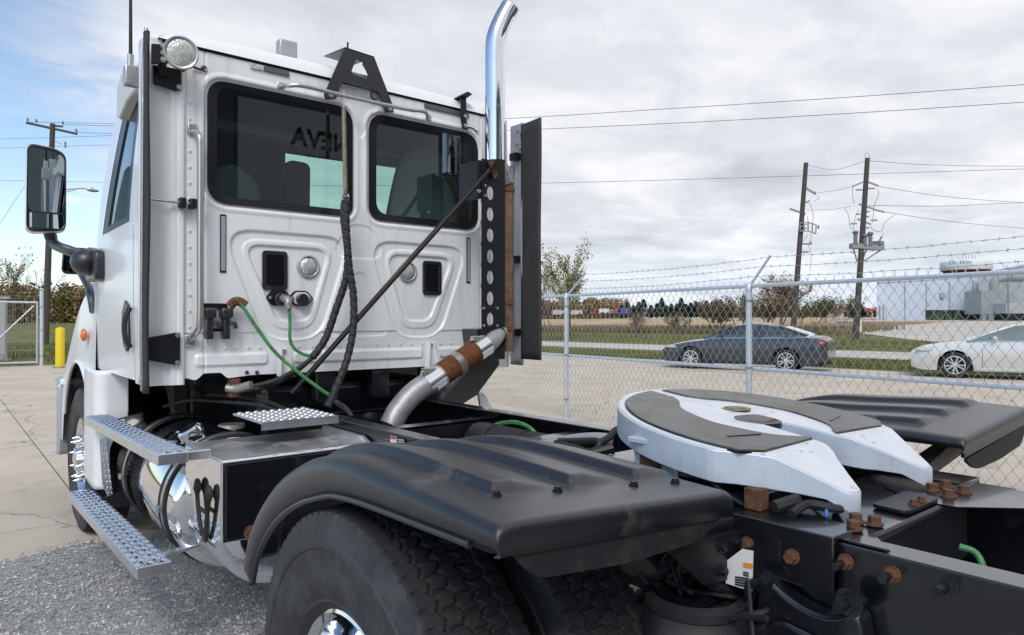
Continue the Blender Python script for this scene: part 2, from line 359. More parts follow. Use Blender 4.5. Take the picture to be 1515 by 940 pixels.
gmat('gravel_stone', (.17, .17, .168), (.68, .67, .65), 21, rough=.85, bs=200, bumpd=.002)
gmat('stubble', (.42, .30, .18), (.55, .42, .27), .22, (.34, .24, .14), .05, bs=8, bumpd=.1)
gmat('weeds', (.20, .155, .09), (.30, .24, .15), .7, (.14, .12, .06), .18, bs=8, bumpd=.1)
def sheet(name, xs, ys, dz, m, fx=None):
    X, Y = np.meshgrid(np.array(xs, float), np.array(ys, float), indexing='ij')
    if fx: X, Y = fx(X, Y)
    b = MB(); b.grid(X, Y, H(X, Y) + dz); o = b.build(name, m, smooth=60, recalc=False); o['kind'] = 'structure'
    me = o.data
    if me.polygons[0].normal.z < 0: me.flip_normals()
    return o
sp = lambda a, b, n: list(np.linspace(a, b, n))
sheet('ground', [-1500, -600, -200, -60] + sp(-30, 33, 8) + sp(40, 88, 9) + [130, 220, 400, 800, 2500], [-900, -300, -100, -40, 0, 20, 40] + sp(45, 105, 7) + [160, 300, 700, 2500], -.016, 'grass')
# concrete yard: one joint-coloured bed, slabs on it
LOTX0, LOTY0, LOTY1 = -22.0, -16.0, 28.2
def lot_edge(y): return 18.2 + (22.0 - y) * .14 if y < 30 else 17
bed = sheet('concrete_yard', [LOTX0, 19.9], [LOTY0, LOTY1], -.009, 'joint')
sw, sh = 4.19, 4.42
slab = MB().box(-sw / 2 + .007, sw / 2 - .007, -sh / 2 + .007, sh / 2 - .007, -.05, 0).mesh('slab', 0, True); slab.materials.append(M['concrete'])
for i in range(10):
    for j in range(10):
        o = bpy.data.objects.new('slab', slab); COL.objects.link(o); o.parent = bed
        o.location = Vector((LOTX0 + sw * (i + .5), LOTY0 + sh * (j + .5), random.uniform(-.0015, .0015))) - WL[bed.name]
# low kerb to the verge
vy = sp(-60, 60, 25); Xv, Yv = np.meshgrid(np.linspace(0, 1, 6), np.array(vy), indexing='ij'); ed = np.interp(Yv, [-60, 5, 8.3, 22, 28.2, 60], [27, 21.9, 21.2, 18.6, 17.6, 14]); b = MB(); b.grid(ed + (26.2 - Yv * .035 + .6 - ed) * Xv, Yv, .022 * sstep(0, .05, Xv) + .004 + 0 * Xv); o = b.build('verge', 'grass', smooth=60, kind='structure')
if o.data.polygons[0].normal.z < 0: o.data.flip_normals()
# street beyond the verge and the far pad
sheet('road', sp(26.3, 33.2, 4), [-120, -40, 0, 30, 45] + sp(50, 110, 5) + [200, 400], .004, 'road_paving', lambda X, Y: (X - Y * .035 + .6, Y))
Xp = []; Yp = []
for u, v0 in ((1238, 488), (1262, 492), (1300, 497), (1347, 503), (1400, 508), (1460, 514), (1530, 519), (1640, 524)):
    s_ = (u - 757.5) / FPX; dx = DV[0] + s_ * RV[0]; dy = DV[1] + s_ * RV[1]
    ts = np.linspace(20, 110, 900); vv = HOR + (1.5 - H(CAM[0] + dx * ts, dy * ts)) * FPX / ts
    t0 = float(ts[np.argmin(np.abs(vv - v0))]); tt = np.linspace(t0, 118, 12); Xp.append(CAM[0] + dx * tt); Yp.append(dy * tt)
b = MB(); Xp = np.array(Xp); Yp = np.array(Yp); b.grid(Xp, Yp, H(Xp, Yp) + .012); o = b.build('paved_pad', 'road_paving', smooth=60, recalc=True, kind='structure')
if o.data.polygons[0].normal.z < 0: o.data.flip_normals()
sheet('stubble_field', sp(52, 88, 5) + [130, 220], sp(28, 105, 8) + [160, 300, 420], .012, 'stubble', lambda X, Y: (X + np.clip(60 - Y, 0, 60) * .25, Y))
# loose gravel patch under the rear of the truck (a shallow uneven sheet with stones on it)
gx = np.linspace(-14, 3.4, 88); gy = np.linspace(-9, 1, 90); GX, T = np.meshgrid(gx, np.linspace(0, 1, 100), indexing='ij')
def gedge(x): return 5.52 + .16 * np.sin(x * 1.1 + .6) + .09 * np.sin(x * 3.3) + .04 * np.sin(x * 9.1) - .12 * np.clip(x + 1, 0, 9)
GY = -10 + T ** .8 * (gedge(GX) + 10); edge = gedge(GX) - GY
GZ = .006 + .016 * sstep(0, .5, edge) + .006 * np.sin(GX * 3.1) * np.sin(GY * 2.3) * sstep(0, .8, edge) - .012 * sstep(.08, 0, edge)
b = MB(); b.grid(GX, GY, GZ); gv = b.build('gravel_bed', 'gravel', smooth=60, recalc=True, kind='structure')
if gv.data.polygons[0].normal.z < 0: gv.data.flip_normals()
b = MB(); rr = random.Random(3)
for i in range(56000):
    d_ = 2.4 + 6.2 * rr.random() ** 1.3; a = rr.uniform(-12, 52); q = R(a)
    x = CAM[0] - math.sin(q - R(22)) * 0 + d_ * math.sin(R(-12) + R(a) * .72); y = d_ * math.cos(R(-12) + R(a) * .72)
    ed = gedge(x) - y
    if ed < -.05 or (ed < .08 and rr.random() < .5) or x > .4: continue
    s_ = rr.uniform(.003, .008) * (1.5 if rr.random() < .08 else 1); z = .024 if ed > .4 else .006 + .018 * max(0, ed) / .4
    w = [rr.uniform(.6, 1.3) * s_ for _ in range(6)]; ca, sa = math.cos(i), math.sin(i)
    vs = [(w[0], 0, 0), (0, w[1], 0), (-w[2], 0, 0), (0, -w[3], 0), (w[0] * .1, w[1] * .2, w[4] * .85), (0, 0, -w[5] * .6)]
    b.add([(x + p[0] * ca - p[1] * sa, y + p[0] * sa + p[1] * ca, z + p[2]) for p in vs], [(0, 1, 4), (1, 2, 4), (2, 3, 4), (3, 0, 4), (1, 0, 5), (2, 1, 5), (3, 2, 5), (0, 3, 5)])
g = b.build('gravel', 'gravel_stone', smooth=0, recalc=False); tag(g, 'loose grey gravel scattered beside and under the truck', 'gravel', kind='stuff')
# dry weeds and grass tufts
def tufts(name, label, n, fn, hh, cols, seed, w=.012, lean=.35):
    q = random.Random(seed); b = MB()
    for i in range(n):
        x, y = fn(q); z = float(H(np.array(x), np.array(y))); 
        for k in range(3):
            h = hh * q.uniform(.5, 1.2); a = q.uniform(0, 6.28); dx, dy = math.cos(a), math.sin(a); ln = q.uniform(0, lean) * h; ww = w * q.uniform(.7, 1.4)
            b.add([(x - dy * ww, y + dx * ww, z - .03), (x + dy * ww, y - dx * ww, z - .03), (x + dx * ln * .4 + dy * ww * .8, y + dy * ln * .4 - dx * ww * .8, z + h * .6), (x + dx * ln, y + dy * ln, z + h), (x + dx * ln * .4 - dy * ww * .8, y + dy * ln * .4 + dx * ww * .8, z + h * .6)], [(0, 1, 2, 3, 4)])
    tag(b.build(name, cols, smooth=0, recalc=False), label, 'weeds' if 'weed' in name else 'grass', kind='stuff')
mat('weed_leaf', (.27, .215, .125), .95, var=(.8, .4)); mat('verge_leaf', (.15, .165, .05), .95, var=(.6, .35)); mat('weed_dark', (.15, .125, .07), .95, var=(.8, .4))
tufts('dry_weeds', 'band of tall dry brown weeds along the near edge of the field', 9000, lambda q: (lambda y: (44 + q.random() * 11 + max(0, 60 - y) * .16, y))(24 + q.random() * 80), .5, 'weed_leaf', 5, .03)
tufts('dark_weeds', 'darker brown weed growth mixed through the dry weed band', 3500, lambda q: (lambda y: (42.5 + q.random() * 6 + max(0, 60 - y) * .16, y))(26 + q.random() * 80), .55, 'weed_dark', 6, .035)
tufts('verge_grass', 'short green and tan grass of the verges beside the street', 16000, lambda q: ((lambda y: (21.9 - .19 * (y - 5) + .1 + q.random() ** 1.5 * 4.5, y))(2 + q.random() * 34) if q.random() < .6 else (34 + q.random() * 9, 8 + q.random() * 50)), .13, 'verge_leaf', 8, .012)
tufts('gate_grass', 'grass growing beyond the chain link gate', 4000, lambda q: (-6 + q.random() * 14, 28.6 + q.random() * 22), .16, 'verge_leaf', 9, .012)

# ---------------------------------------------------------------- building behind the viewer, mirrored in the cab windows
mat('hall_wall', (.16, .17, .175), .6, .1, var=(1.5, .12)); mat('hall_sign', (.7, .71, .71), .6); mat('hall_door', (.05, .055, .06), .4); mat('hall_trim', (.28, .29, .3), .5)
BY = -14.0
t = thing('equipment_hall', 'dark grey metal workshop hall with a lettered sign facing the truck', 'building', (6, BY - 6, 0))
b = MB().box(-7, 34, BY - 14, BY, 0, 8.6); b.build('wall', 'hall_wall', t, smooth=0)
b = MB().box(-7.3, 34.3, BY - 14.3, BY + .3, 8.6, 8.95); b.build('roof', 'hall_trim', t, smooth=0)
for i in range(40):
    x = -6.6 + i * 1.0
    if i % 1 == 0: MB().box(x, x + .06, BY, BY + .04, 0, 8.6).build('wall_rib', 'hall_wall', t, smooth=0)
for x0 in (-4.5, 10.2, 18.5): 
    d_ = MB().box(x0, x0 + 3.6, BY + .05, BY + .1, 0, 4.2).build('overhead_door', 'hall_door', t, smooth=0)
    for k_ in range(1, 7): MB().box(x0, x0 + 3.6, BY + .1, BY + .112, k_ * .6 - .02, k_ * .6).build('door_rail', 'hall_trim', d_, smooth=0)
sg = MB().box(5.0, 12.2, BY + .05, BY + .16, 4.6, 8.3).build('sign_board', 'hall_sign', t, smooth=0)
put_text('GENEVA', .80, sg, 'print_black', Matrix.Translation((8.15, BY + .17, 7.35)) @ Matrix.Rotation(R(180), 4, 'Z') @ Matrix.Rotation(R(90), 4, 'X'), .006, bold=.02)
put_text('EQUIPMENT', .38, sg, 'print_black', Matrix.Translation((8.15, BY + .17, 6.7)) @ Matrix.Rotation(R(180), 4, 'Z') @ Matrix.Rotation(R(90), 4, 'X'), .006)

# ---------------------------------------------------------------- chain link fence
FA = Vector((5.46, 7.70, 0)); FD = Vector((.139, .990, 0)).normalized(); FN = Vector((FD.y, -FD.x, 0))
def fp(k, z, o=0.): q = FA + FD * k + FN * o; return (q.x, q.y, z)
K0, K1 = -9.2, 9.2
fence = thing('chain_link_fence', 'galvanised chain link fence topped by three strands of barbed wire', 'fence', tuple(FA))
posts = [-6.88, -3.44, 0, 3.44, 6.88]
for k in posts:
    p = MB().tube([fp(k, -.3), fp(k, 1.88)], .034, 14).build('post', 'galvanised', fence)
    MB().lathe([(0, .042), (.05, .042), (.07, .03), (.09, .005)], fp(k, 1.84), 'z', 14).build('post_cap', 'galvanised', p)
    for z in (1.72, .98, .3): MB().lathe([(-.012, .039), (.012, .039)], fp(k, z), 'z', 14).build('tie_band', 'dull_steel', p)
    MB().bar(fp(k, 1.87), fp(k, 2.24, .36), .03, .012, FD).build('barbed_wire_arm', 'galvanised', fence)
for z, nm in ((1.885, 'top_rail'), (.97, 'middle_rail')): MB().tube([fp(K0, z, .045 if z < 1 else 0), fp(K1, z, .045 if z < 1 else 0)], .0215, 12).build(nm, 'galvanised', fence)
b = MB(); wd, ht = .1, .14; z0, z1 = .03, 1.93; nz_ = int((z1 - z0) / (ht / 2))
for i in range(int((K1 - K0) / wd)):
    k = K0 + i * wd; pts = [fp(k + (wd * .53 if (j % 2) else -wd * .03) , z0 + j * ht / 2, .03 + (.005 if j % 2 else -.005)) for j in range(nz_ + 1)]
    b.tube(pts, .0027, 4, False)
    e_ = Vector(pts[-1]); 
    b.tube([pts[-1], (e_.x + FD.x * .012, e_.y + FD.y * .012, e_.z + .03)], .0021, 3, False)
    k2 = k + wd * .5; pts = [fp(k2 + (-wd * .03 if (j % 2) else wd * .53), z0 + j * ht / 2, .03 + (.005 if j % 2 else -.005)) for j in range(nz_ + 1)]
    b.tube(pts, .0027, 4, False)
    e_ = Vector(pts[-1]); b.tube([pts[-1], (e_.x - FD.x * .012, e_.y - FD.y * .012, e_.z + .03)], .0021, 3, False)
b.build('wire_mesh', 'fence_wire', fence, smooth=60, recalc=False, kind='stuff')
q = random.Random(11)
for s_ in (0.35, .66, .96):
    zz = 1.87 + .37 * s_; oo = .36 * s_; b = MB()
    for i in range(len(posts) + 1):
        a = ([K0] + posts + [K1])[i]; c = ([K0] + posts + [K1])[i + 1]; n = max(4, int((c - a) / .11)); pts = []
        for j in range(n + 1):
            t_ = j / n; sag = -.035 * 4 * t_ * (1 - t_); pts.append(fp(a + (c - a) * t_, zz + sag + q.uniform(-.004, .004), oo))
        b.tube(pts, .0024, 5, False)
        for j in range(n):
            p = Vector(pts[j])
            for w_ in range(3):
                d_ = Vector((q.uniform(-1, 1), q.uniform(-1, 1), q.uniform(-1, 1))).normalized() * .02; b.tube([p - d_, p + d_], .0018, 3, False)
    b.build('barbed_strand', 'dull_steel', fence, smooth=60, recalc=False)

# ---------------------------------------------------------------- gate, bollard, cabinet on the left
gt = thing('chain_link_gate', 'grey chain link swing gate with diagonal brace next to the yellow bollard', 'gate', (0, 27.3, 0))
GYp = 27.3
MB().tube([(.62, GYp, -.2), (.62, GYp, 2.5)], .055, 12).build('gate_post', 'galvanised', gt)
MB().tube([(-3.6, GYp, 2.1), (.5, GYp, 2.1)], .035, 10).build('top_rail', 'galvanised', gt)
MB().tube([(-3.6, GYp, .16), (.5, GYp, .16)], .03, 10).build('bottom_rail', 'galvanised', gt)
MB().tube([(.5, GYp, .12), (.5, GYp, 2.13)], .03, 10).build('end_stile', 'galvanised', gt)
MB().tube([(.42, GYp + .02, 2.0), (-1.1, GYp + .02, .25)], .026, 8).build('diagonal_brace', 'galvanised', gt)
for z in (.55, 1.12): MB().tube([(-3.6, GYp, z), (.5, GYp, z)], .009, 6).build('truss_rod', 'dull_steel', gt)
for z in (1.95, 1.2, .35): MB().lathe([(-.03, .065), (.03, .065)], (.62, GYp, z), 'z', 12).build('hinge_band', 'steel', gt)
b = MB()
for i in range(60):
    for ph in (0, 1):
        pts = [(-3.6 + i * .07 + (.037 if (j + ph) % 2 else 0), GYp - .03, .18 + j * .05) for j in range(39)]; b.tube(pts, .0022, 3, False)
b.build('wire_mesh', 'fence_wire', gt, smooth=0, recalc=False, kind='stuff')
for z in (2.3, 2.42): MB().tube([(-3.6, GYp, z), (.62, GYp, z)], .004, 4).build('barbed_strand', 'dull_steel', gt)
bl = thing('bollard', 'yellow steel bollard standing by the gate post', 'bollard', (1.02, 26.3, 0))
MB().lathe([(0, .13), (1.22, .13), (1.25, .12), (1.29, .07), (1.30, .002)], (1.02, 26.3, 0), 'z', 20).build('pipe', 'yellow_paint', bl)
MB().lathe([(0, .2), (.04, .2), (.05, .13)], (1.02, 26.3, 0), 'z', 20).build('base_collar', 'dull_steel', bl)
mat('cabinet_grey', (.40, .42, .44), .6, var=(3, .1))
cb_ = thing('equipment_cabinet', 'large light grey utility cabinet standing on the grass behind the gate', 'cabinet', (-1.3, 33, 0))
cw = MB().box(-4.6, .05, 33, 35.4, .05, 2.35).build('housing', 'cabinet_grey', cb_, smooth=0, bevel=.02)
for i in range(4): MB().box(-4.5 + i * 1.14, -3.42 + i * 1.14, 32.96, 32.99, .2, 2.25).build('door_panel', 'cabinet_grey', cb_, smooth=0, bevel=.01)
MB().box(-4.7, .15, 32.9, 35.5, 2.352, 2.43).build('roof_cap', 'cabinet_grey', cb_, smooth=0)
MB().box(-4.7, .15, 32.8, 35.5, -.05, .05).build('plinth', 'concrete', cb_, smooth=0)
# gate drive wheel / post foot at the frame edge
gw = thing('gate_wheel', 'black rubber gate caster standing on the concrete by the gate', 'wheel', (-.98, 26.9, .3))
MB().lathe([(-.07, .2), (-.09, .27), (-.05, .32), (.05, .32), (.09, .27), (.07, .2), (-.07, .2)], (-.98, 26.9, .32), 'x', 24).build('tyre', 'rubber', gw)
MB().lathe([(-.06, .19), (-.02, .02), (.02, .02), (.06, .19)], (-.98, 26.9, .32), 'x', 16).build('hub', 'dull_steel', gw)
MB().bar((-.98, 26.9, .3), (-.98, 27.2, 1.0), .12, .06).build('fork', 'black_metal', gw)
# ================================================================ the tractor truck
TR = thing('tractor_truck', 'white day cab semi tractor truck with bare fifth wheel and black quarter fenders', 'truck', (0, 2.6, 0))
YW = 3.81
def ring(outer, inner, y, name, m, parent, y2=None):
    b = MB(); k = len(outer)
    b.add([(p[0], y, p[1]) for p in outer] + [(p[0], y if y2 is None else y2, p[1]) for p in inner], [(i, (i + 1) % k, k + (i + 1) % k, k + i) for i in range(k)])
    b.add([(p[0], y, p[1]) for p in outer] + [(p[0], y + .02, p[1]) for p in outer], [(i, (i + 1) % k, k + (i + 1) % k, k + i) for i in range(k)])
    return b.build(name, m, parent, smooth=35, recalc=False)
# ---- rear wall, stamped sheet
WINS = [rpoly([(-.873, 2.768), (-.048, 2.768), (-.048, 2.120), (-.873, 2.120)], [.10, .11, .07, .11], 8),
        rpoly([(.062, 2.768), (.882, 2.768), (.882, 2.116), (.062, 2.116)], [.11, .12, .11, .09], 8)]
WINI = [rpoly([(-.825, 2.735), (-.085, 2.735), (-.085, 2.158), (-.825, 2.158)], [.07, .08, .06, .08], 8),
        rpoly([(.112, 2.735), (.838, 2.735), (.838, 2.158), (.112, 2.158)], [.08, .09, .09, .08], 8)]
nx, nz = 480, 410
xs = np.linspace(-1.0, 1.0, nx); tt = np.linspace(0, 1, nz)
zb = 1.207 + .032 * sstep(-.93, -.88, xs) * sstep(-.76, -.81, xs) - .012 * sstep(-.6, -.8, xs) * sstep(-.98, -.93, xs) 
XX, TT = np.meshgrid(xs, tt, indexing='ij'); ZZ = zb[:, None] + (2.902 - zb[:, None]) * TT
dep = np.zeros_like(XX)
vo_all = np.full(XX.shape, 9.)
for sg in (-1, 1):
    o_ = [(sg * -x, z) for x, z in rpoly([(-.80, 1.99), (-.06, 1.99), (-.25, 1.395), (-.575, 1.395)], [.17, .17, .13, .13], 8)] if sg == 1 else rpoly([(-.80, 1.99), (-.06, 1.99), (-.25, 1.395), (-.575, 1.395)], [.17, .17, .13, .13], 8)
    so = sdf_poly(XX, ZZ, o_); vo_all = np.minimum(vo_all, so)
    dep += .013 * sstep(.008, -.011, so)
    m_ = rpoly([(-.725, 1.945), (-.155, 1.945), (-.295, 1.452), (-.53, 1.452)], [.13, .13, .09, .09], 8); m_ = [(sg * -x, z) for x, z in m_] if sg == 1 else m_
    sm = sdf_poly(XX, ZZ, m_); dep -= .006 * sstep(.008, -.008, sm)
    i_ = rpoly([(-.685, 1.915), (-.185, 1.915), (-.315, 1.50), (-.50, 1.50)], [.10, .10, .06, .06], 8); i_ = [(sg * -x, z) for x, z in i_] if sg == 1 else i_
    dep += .013 * sstep(.007, -.009, sdf_poly(XX, ZZ, i_))
for poly, r_, d_ in (([(-.04, 1.79), (.04, 1.79), (.20, 1.41), (-.20, 1.41)], .06, .005), ([(-.07, 2.075), (.07, 2.075), (.16, 1.93), (.12, 1.875), (-.12, 1.875), (-.16, 1.93)], .05, .005), ([(-.14, 2.86), (.14, 2.86), (.015, 2.60), (-.015, 2.60)], .05, .005)):
    dep += d_ * sstep(.007, -.007, sdf_poly(XX, ZZ, rpoly(poly, r_, 6)))
dep += .006 * sstep(1.440, 1.433, ZZ) * sstep(0., .012, vo_all)                       # lower seam step
dep += .005 * (sstep(.006, .0, np.abs(XX + .885) - .002) + sstep(.006, .0, np.abs(XX - .905) - .002))
for a, b_ in ((-.93, -.555), (-.405, .44), (.525, .96)):
    dep -= .011 * sstep(.008, -.010, sdf_poly(XX, ZZ, rpoly([(a, 1.325), (b_, 1.325), (b_, 1.262), (a, 1.262)], .022, 5)))
for i in range(9): dep += .003 * sstep(.004, .0, np.abs(XX - (-.3 + i * .085))) * sstep(1.255, 1.248, ZZ)
for w in WINS: dep += .012 * sstep(.022, .004, sdf_poly(XX, ZZ, w))
for w in WINS: dep -= .005 * sstep(.05, .03, sdf_poly(XX, ZZ, w)) * sstep(.010, .024, sdf_poly(XX, ZZ, w))
cx, cz = (XX[:-1, :-1] + XX[1:, 1:]) / 2, (ZZ[:-1, :-1] + ZZ[1:, 1:]) / 2
mask = (sdf_poly(cx, cz, WINS[0]) < -.008) | (sdf_poly(cx, cz, WINS[1]) < -.008)
b = MB(); b.grid(XX, YW + dep, ZZ, mask); wall = b.build('rear_wall', 'white_paint_rear', TR, smooth=60, recalc=False)
for i, z_ in ((0, 0), (1, 0)):
    g_ = ring(WINS[i], WINI[i], YW - .001, 'window_band', 'black_gasket', TR, YW + .004)
    k = len(WINI[i]); gl = MB().add([(p[0], YW + .0045, p[1]) for p in WINI[i]], [tuple(range(k))]).build('rear_window', 'cab_glass', TR, smooth=0, recalc=False)
# rivets on the wall, one by one
for x_ in list(np.linspace(-.905, -.60, 6)) + list(np.linspace(-.38, .44, 11)) + [.58, .66]:
    MB().sphere((x_, YW - .001, 1.356), .007, 8, (1, .4, 1)).build('rivet', 'white_paint_rear', wall)
for z_ in np.linspace(1.47, 2.62, 15): MB().sphere((-.962, YW - .006, z_), .007, 8, (1, .4, 1)).build('rivet', 'white_paint_rear', wall)
# corner posts of the cab rear
for sg in (-1, 1):
    xs = np.linspace(.985, 1.158, 60); zs = np.linspace(1.175, 2.915, 40); X, Z = np.meshgrid(xs, zs, indexing='ij')
    d_ = .016 * sstep(1.045, 1.055, X) + .02 * sstep(1.135, 1.16, X) ** 2 - .008 * sstep(.985, .995, X) * sstep(1.02, 1.012, X)
    MB().grid(sg * X, YW - .008 + d_, Z).build('corner_post', 'white_paint_rear', TR, smooth=60, recalc=False)
# black seal under the roof, roof shell
MB().box(-1.09, 1.09, YW - .002, YW + .05, 2.9015, 2.9145).build('roof_seal', 'black_gasket', TR, smooth=0)
us = np.linspace(-1, 1, 81); vs = np.linspace(0, 1, 50); U, V = np.meshgrid(us, vs, indexing='ij')
def roofz(U, V):
    ex = (1 - np.abs(U) ** 7) ** (1 / 3.2); er = (1 - (1 - np.clip(V / .16, 0, 1)) ** 3) ** .55; ef = (1 - np.clip((V - .8) / .2, 0, 1) ** 3) ** .5
    return 2.914 + (.085 + .07 * V + .02 * (1 - U ** 2)) * np.clip(ex, 0, 1) * er * ef
MB().grid(U * (1.112 - .02 * V), 3.795 + V * 1.12, roofz(U, V)).build('roof', 'white_paint', TR, smooth=60, recalc=True)
for x0, x1, mm in ((-.655, -.585, 'lens_clear'), (-.58, -.44, 'reflector'), (.45, .62, 'reflector'), (.62, .80, 'reflector')):
    MB().box(x0, x1, YW - .012, YW - .001, 2.868, 2.897).build('marker_strip', mm, TR, smooth=0, bevel=.003)
for x_, m_ in ((-.795, 'reflector'), (.80, 'reflector')): 
    o_ = MB().box(x_ - .016, x_ + .016, YW - .006, YW - .0005, 1.755, 2.062).build('reflector_strip', 'black_metal', TR, smooth=0, bevel=.002)
    MB().box(x_ - .011, x_ + .011, YW - .008, YW - .0062, 1.765, 2.052).build('reflective_face', 'grey_panel', o_, smooth=0)
# ---- cab sides
def hw(z): return 1.172 - .012 * (np.clip((z - 1.2) / .8, 0, 1) - 1) ** 2 - .085 * np.clip((z - 1.95) / .95, 0, 1) ** 1.6
def yf(z): return 5.28 - .42 * np.clip((z - 1.95) / .95, 0, 1)
def side_strip(sg, y0, y1, z0, z1, off=0., n=10, m_=16):
    """y0,y1 functions of z"""
    zs = np.linspace(z0, z1, m_); A, Z = np.meshgrid(np.linspace(0, 1, n), zs, indexing='ij')
    Y = y0(Z) + (y1(Z) - y0(Z)) * A; X = sg * (hw(Z) - off - .02 * np.clip((Y - 4.9) / .4, 0, 1) ** 2); return X, Y, Z
cst = lambda c: (lambda z: z * 0 + c)
wr, wf = cst(4.16), lambda z: yf(z) - .26 - .05 * np.clip((2.3 - z) / .3, 0, 1) * 0
for sg in (-1, 1):
    MB().grid(*side_strip(sg, cst(3.815), cst(4.05), 1.175, 2.92)).build('cab_side', 'white_paint', TR, smooth=60)
    b = MB(); DR = cst(4.058)
    b.grid(*side_strip(sg, DR, yf, 1.19, 2.03)); b.grid(*side_strip(sg, DR, wr, 2.03, 2.80)); b.grid(*side_strip(sg, wf, yf, 2.03, 2.80)); b.grid(*side_strip(sg, DR, yf, 2.80, 2.92))
    door = b.build('door', 'white_paint', TR, smooth=60)
    MB().grid(*side_strip(sg, wr, wf, 2.03, 2.80, .012)).build('door_window', 'door_glass', door, smooth=60)
    b = MB()
    for z0, z1, a, c in ((2.03, 2.80, wr, cst(4.26)), (2.03, 2.80, lambda z: wf(z) - .17, wf), (2.03, 2.07, wr, wf), (2.75, 2.80, wr, wf)): b.grid(*side_strip(sg, a, c, z0, z1, .004))
    b.build('window_seal', 'black_gasket', door, smooth=60)
    # interior lining
    b = MB(); b.grid(*side_strip(sg, cst(3.84), yf, 1.19, 2.03, .05)); b.grid(*side_strip(sg, cst(3.84), wr, 2.03, 2.80, .05)); b.grid(*side_strip(sg, wf, yf, 2.03, 2.80, .05)); b.grid(*side_strip(sg, cst(3.84), yf, 2.80, 2.92, .05))
    b.build('side_lining', 'cab_trim', TR, smooth=60)
# door handle recess (left), door press lines
hp = [P(u, v, x=-1.176) for u, v in ((184.5, 444), (190, 452), (190.5, 510), (186.5, 521), (182, 510), (180, 462))]
b = MB(); k = len(hp); b.add([(-1.178, p.y, p.z) for p in hp] + [(-1.166, p.y, p.z) for p in hp], [tuple(range(k)), tuple(range(k, 2 * k))[::-1]] + [(i, (i + 1) % k, k + (i + 1) % k, k + i) for i in range(k)])
hd = b.build('door_handle', 'black_plastic', TR, smooth=30, bevel=.006)
MB().tube(bez([(-1.18, 4.09, 1.57), (-1.205, 4.08, 1.5), (-1.205, 4.075, 1.42), (-1.18, 4.07, 1.36)], 5), .013, 8).build('grip', 'rubber', hd)
# ---- windscreen, lining, dash, seats
k = [(-1.08, 5.27, 1.97), (1.08, 5.27, 1.97), (1.03, 4.88, 2.80), (-1.03, 4.88, 2.80)]
a = np.linspace(0, 1, 13); A, B = np.meshgrid(a, np.linspace(0, 1, 8), indexing='ij'); bow = .16 * (1 - (2 * A - 1) ** 2)
MB().grid((A * 2 - 1) * (1.06 - .05 * B), 5.24 - .40 * B + bow, 1.97 + .83 * B).build('windscreen', 'windshield_glass', TR, smooth=60)
MB().grid((A * 2 - 1) * 1.06, 4.80 + bow * 1.0 + .03 * B, 2.72 + .2 * B).build('windscreen_header', 'cab_trim', TR, smooth=60)
MB().grid((A * 2 - 1) * 1.08, 5.26 + bow + .02 * B, 1.2 + .78 * B).build('bulkhead', 'cab_trim', TR, smooth=60)
MB().box(-1.08, 1.08, 3.86, 4.86, 2.858, 2.868).build('headliner', 'cab_trim', TR, smooth=0)
MB().box(-1.08, 1.08, 3.86, 5.2, 1.215, 1.24).build('cab_floor', 'cab_trim', TR, smooth=0)
MB().prism([(4.85, 1.5), (5.3, 1.5), (5.36, 1.98), (5.0, 2.06), (4.86, 1.95)], lambda y, z: (-1.05, y, z), lambda y, z: (1.05, y, z)).build('dashboard', 'cab_trim', TR, smooth=30, bevel=.03)
MB().box(-1.0, -.085, 4.76, 4.79, 2.12, 2.72).build('added_dark_panel', 'cab_trim', TR, smooth=0, bevel=.004)  # added panel that blocks the bright windscreen on the left half
sw_ = MB(); sw_.tube([(-.52 + .22 * math.cos(a), 4.62 + .09 * math.sin(a), 2.0 + .19 * math.sin(a)) for a in np.linspace(0, 6.283, 25)[:-1]], .015, 8, closed=True); sw_.bar((-.72, 4.62, 2.0), (-.32, 4.62, 2.0), .03, .02); sw_.bar((-.52, 4.64, 2.0), (-.52, 4.9, 1.8), .05, .05); sw_.build('steering_wheel', 'cab_trim', TR)
def seat(x, yb, w, top, sc):
    zs = np.linspace(1.55, top, 24); th = np.linspace(-1, 1, 17); Z, T_ = np.meshgrid(zs, th, indexing='ij'); f = (Z - 1.55) / (top - 1.55)
    half = w / 2 * (1 - .42 * np.clip((f - .35) / .65, 0, 1) ** 1.6) * np.clip((1 - np.clip((f - .86) / .14, 0, 1) ** 2.5), .02, 1) ** .5
    X = x + T_ * half; d_ = .06 * (1 - np.abs(T_) ** 4); b = MB(); y_ = yb + .10 * (1 - f)
    b.grid(X, y_ - d_, Z); b.grid(X, y_ + d_ + .05, Z); o = b.build('seat_back', 'seat_fabric', TR, smooth=60)
    MB().box(x - w / 2, x + w / 2, yb + .05, yb + .52, 1.50, 1.64).build('seat_cushion', 'seat_fabric', o, smooth=30, bevel=.05, seg=3)
    MB().box(x - .2, x + .2, yb + .1, yb + .45, 1.24, 1.5).build('seat_pedestal', 'cab_trim', o, smooth=0)
seat(.70, 4.15, .62, 2.72, 1); seat(-.62, 4.25, .5, 2.42, 1)
hx = P(436, 275, y=4.5); MB().prism(rpoly([(hx.x - .085, 2.1), (hx.x - .07, 2.56), (hx.x + .09, 2.555), (hx.x + .085, 2.1)], .05, 5), lambda x, z: (x, 4.46, z), lambda x, z: (x, 4.54, z)).build('head_restraint', 'cab_trim', TR, smooth=30)
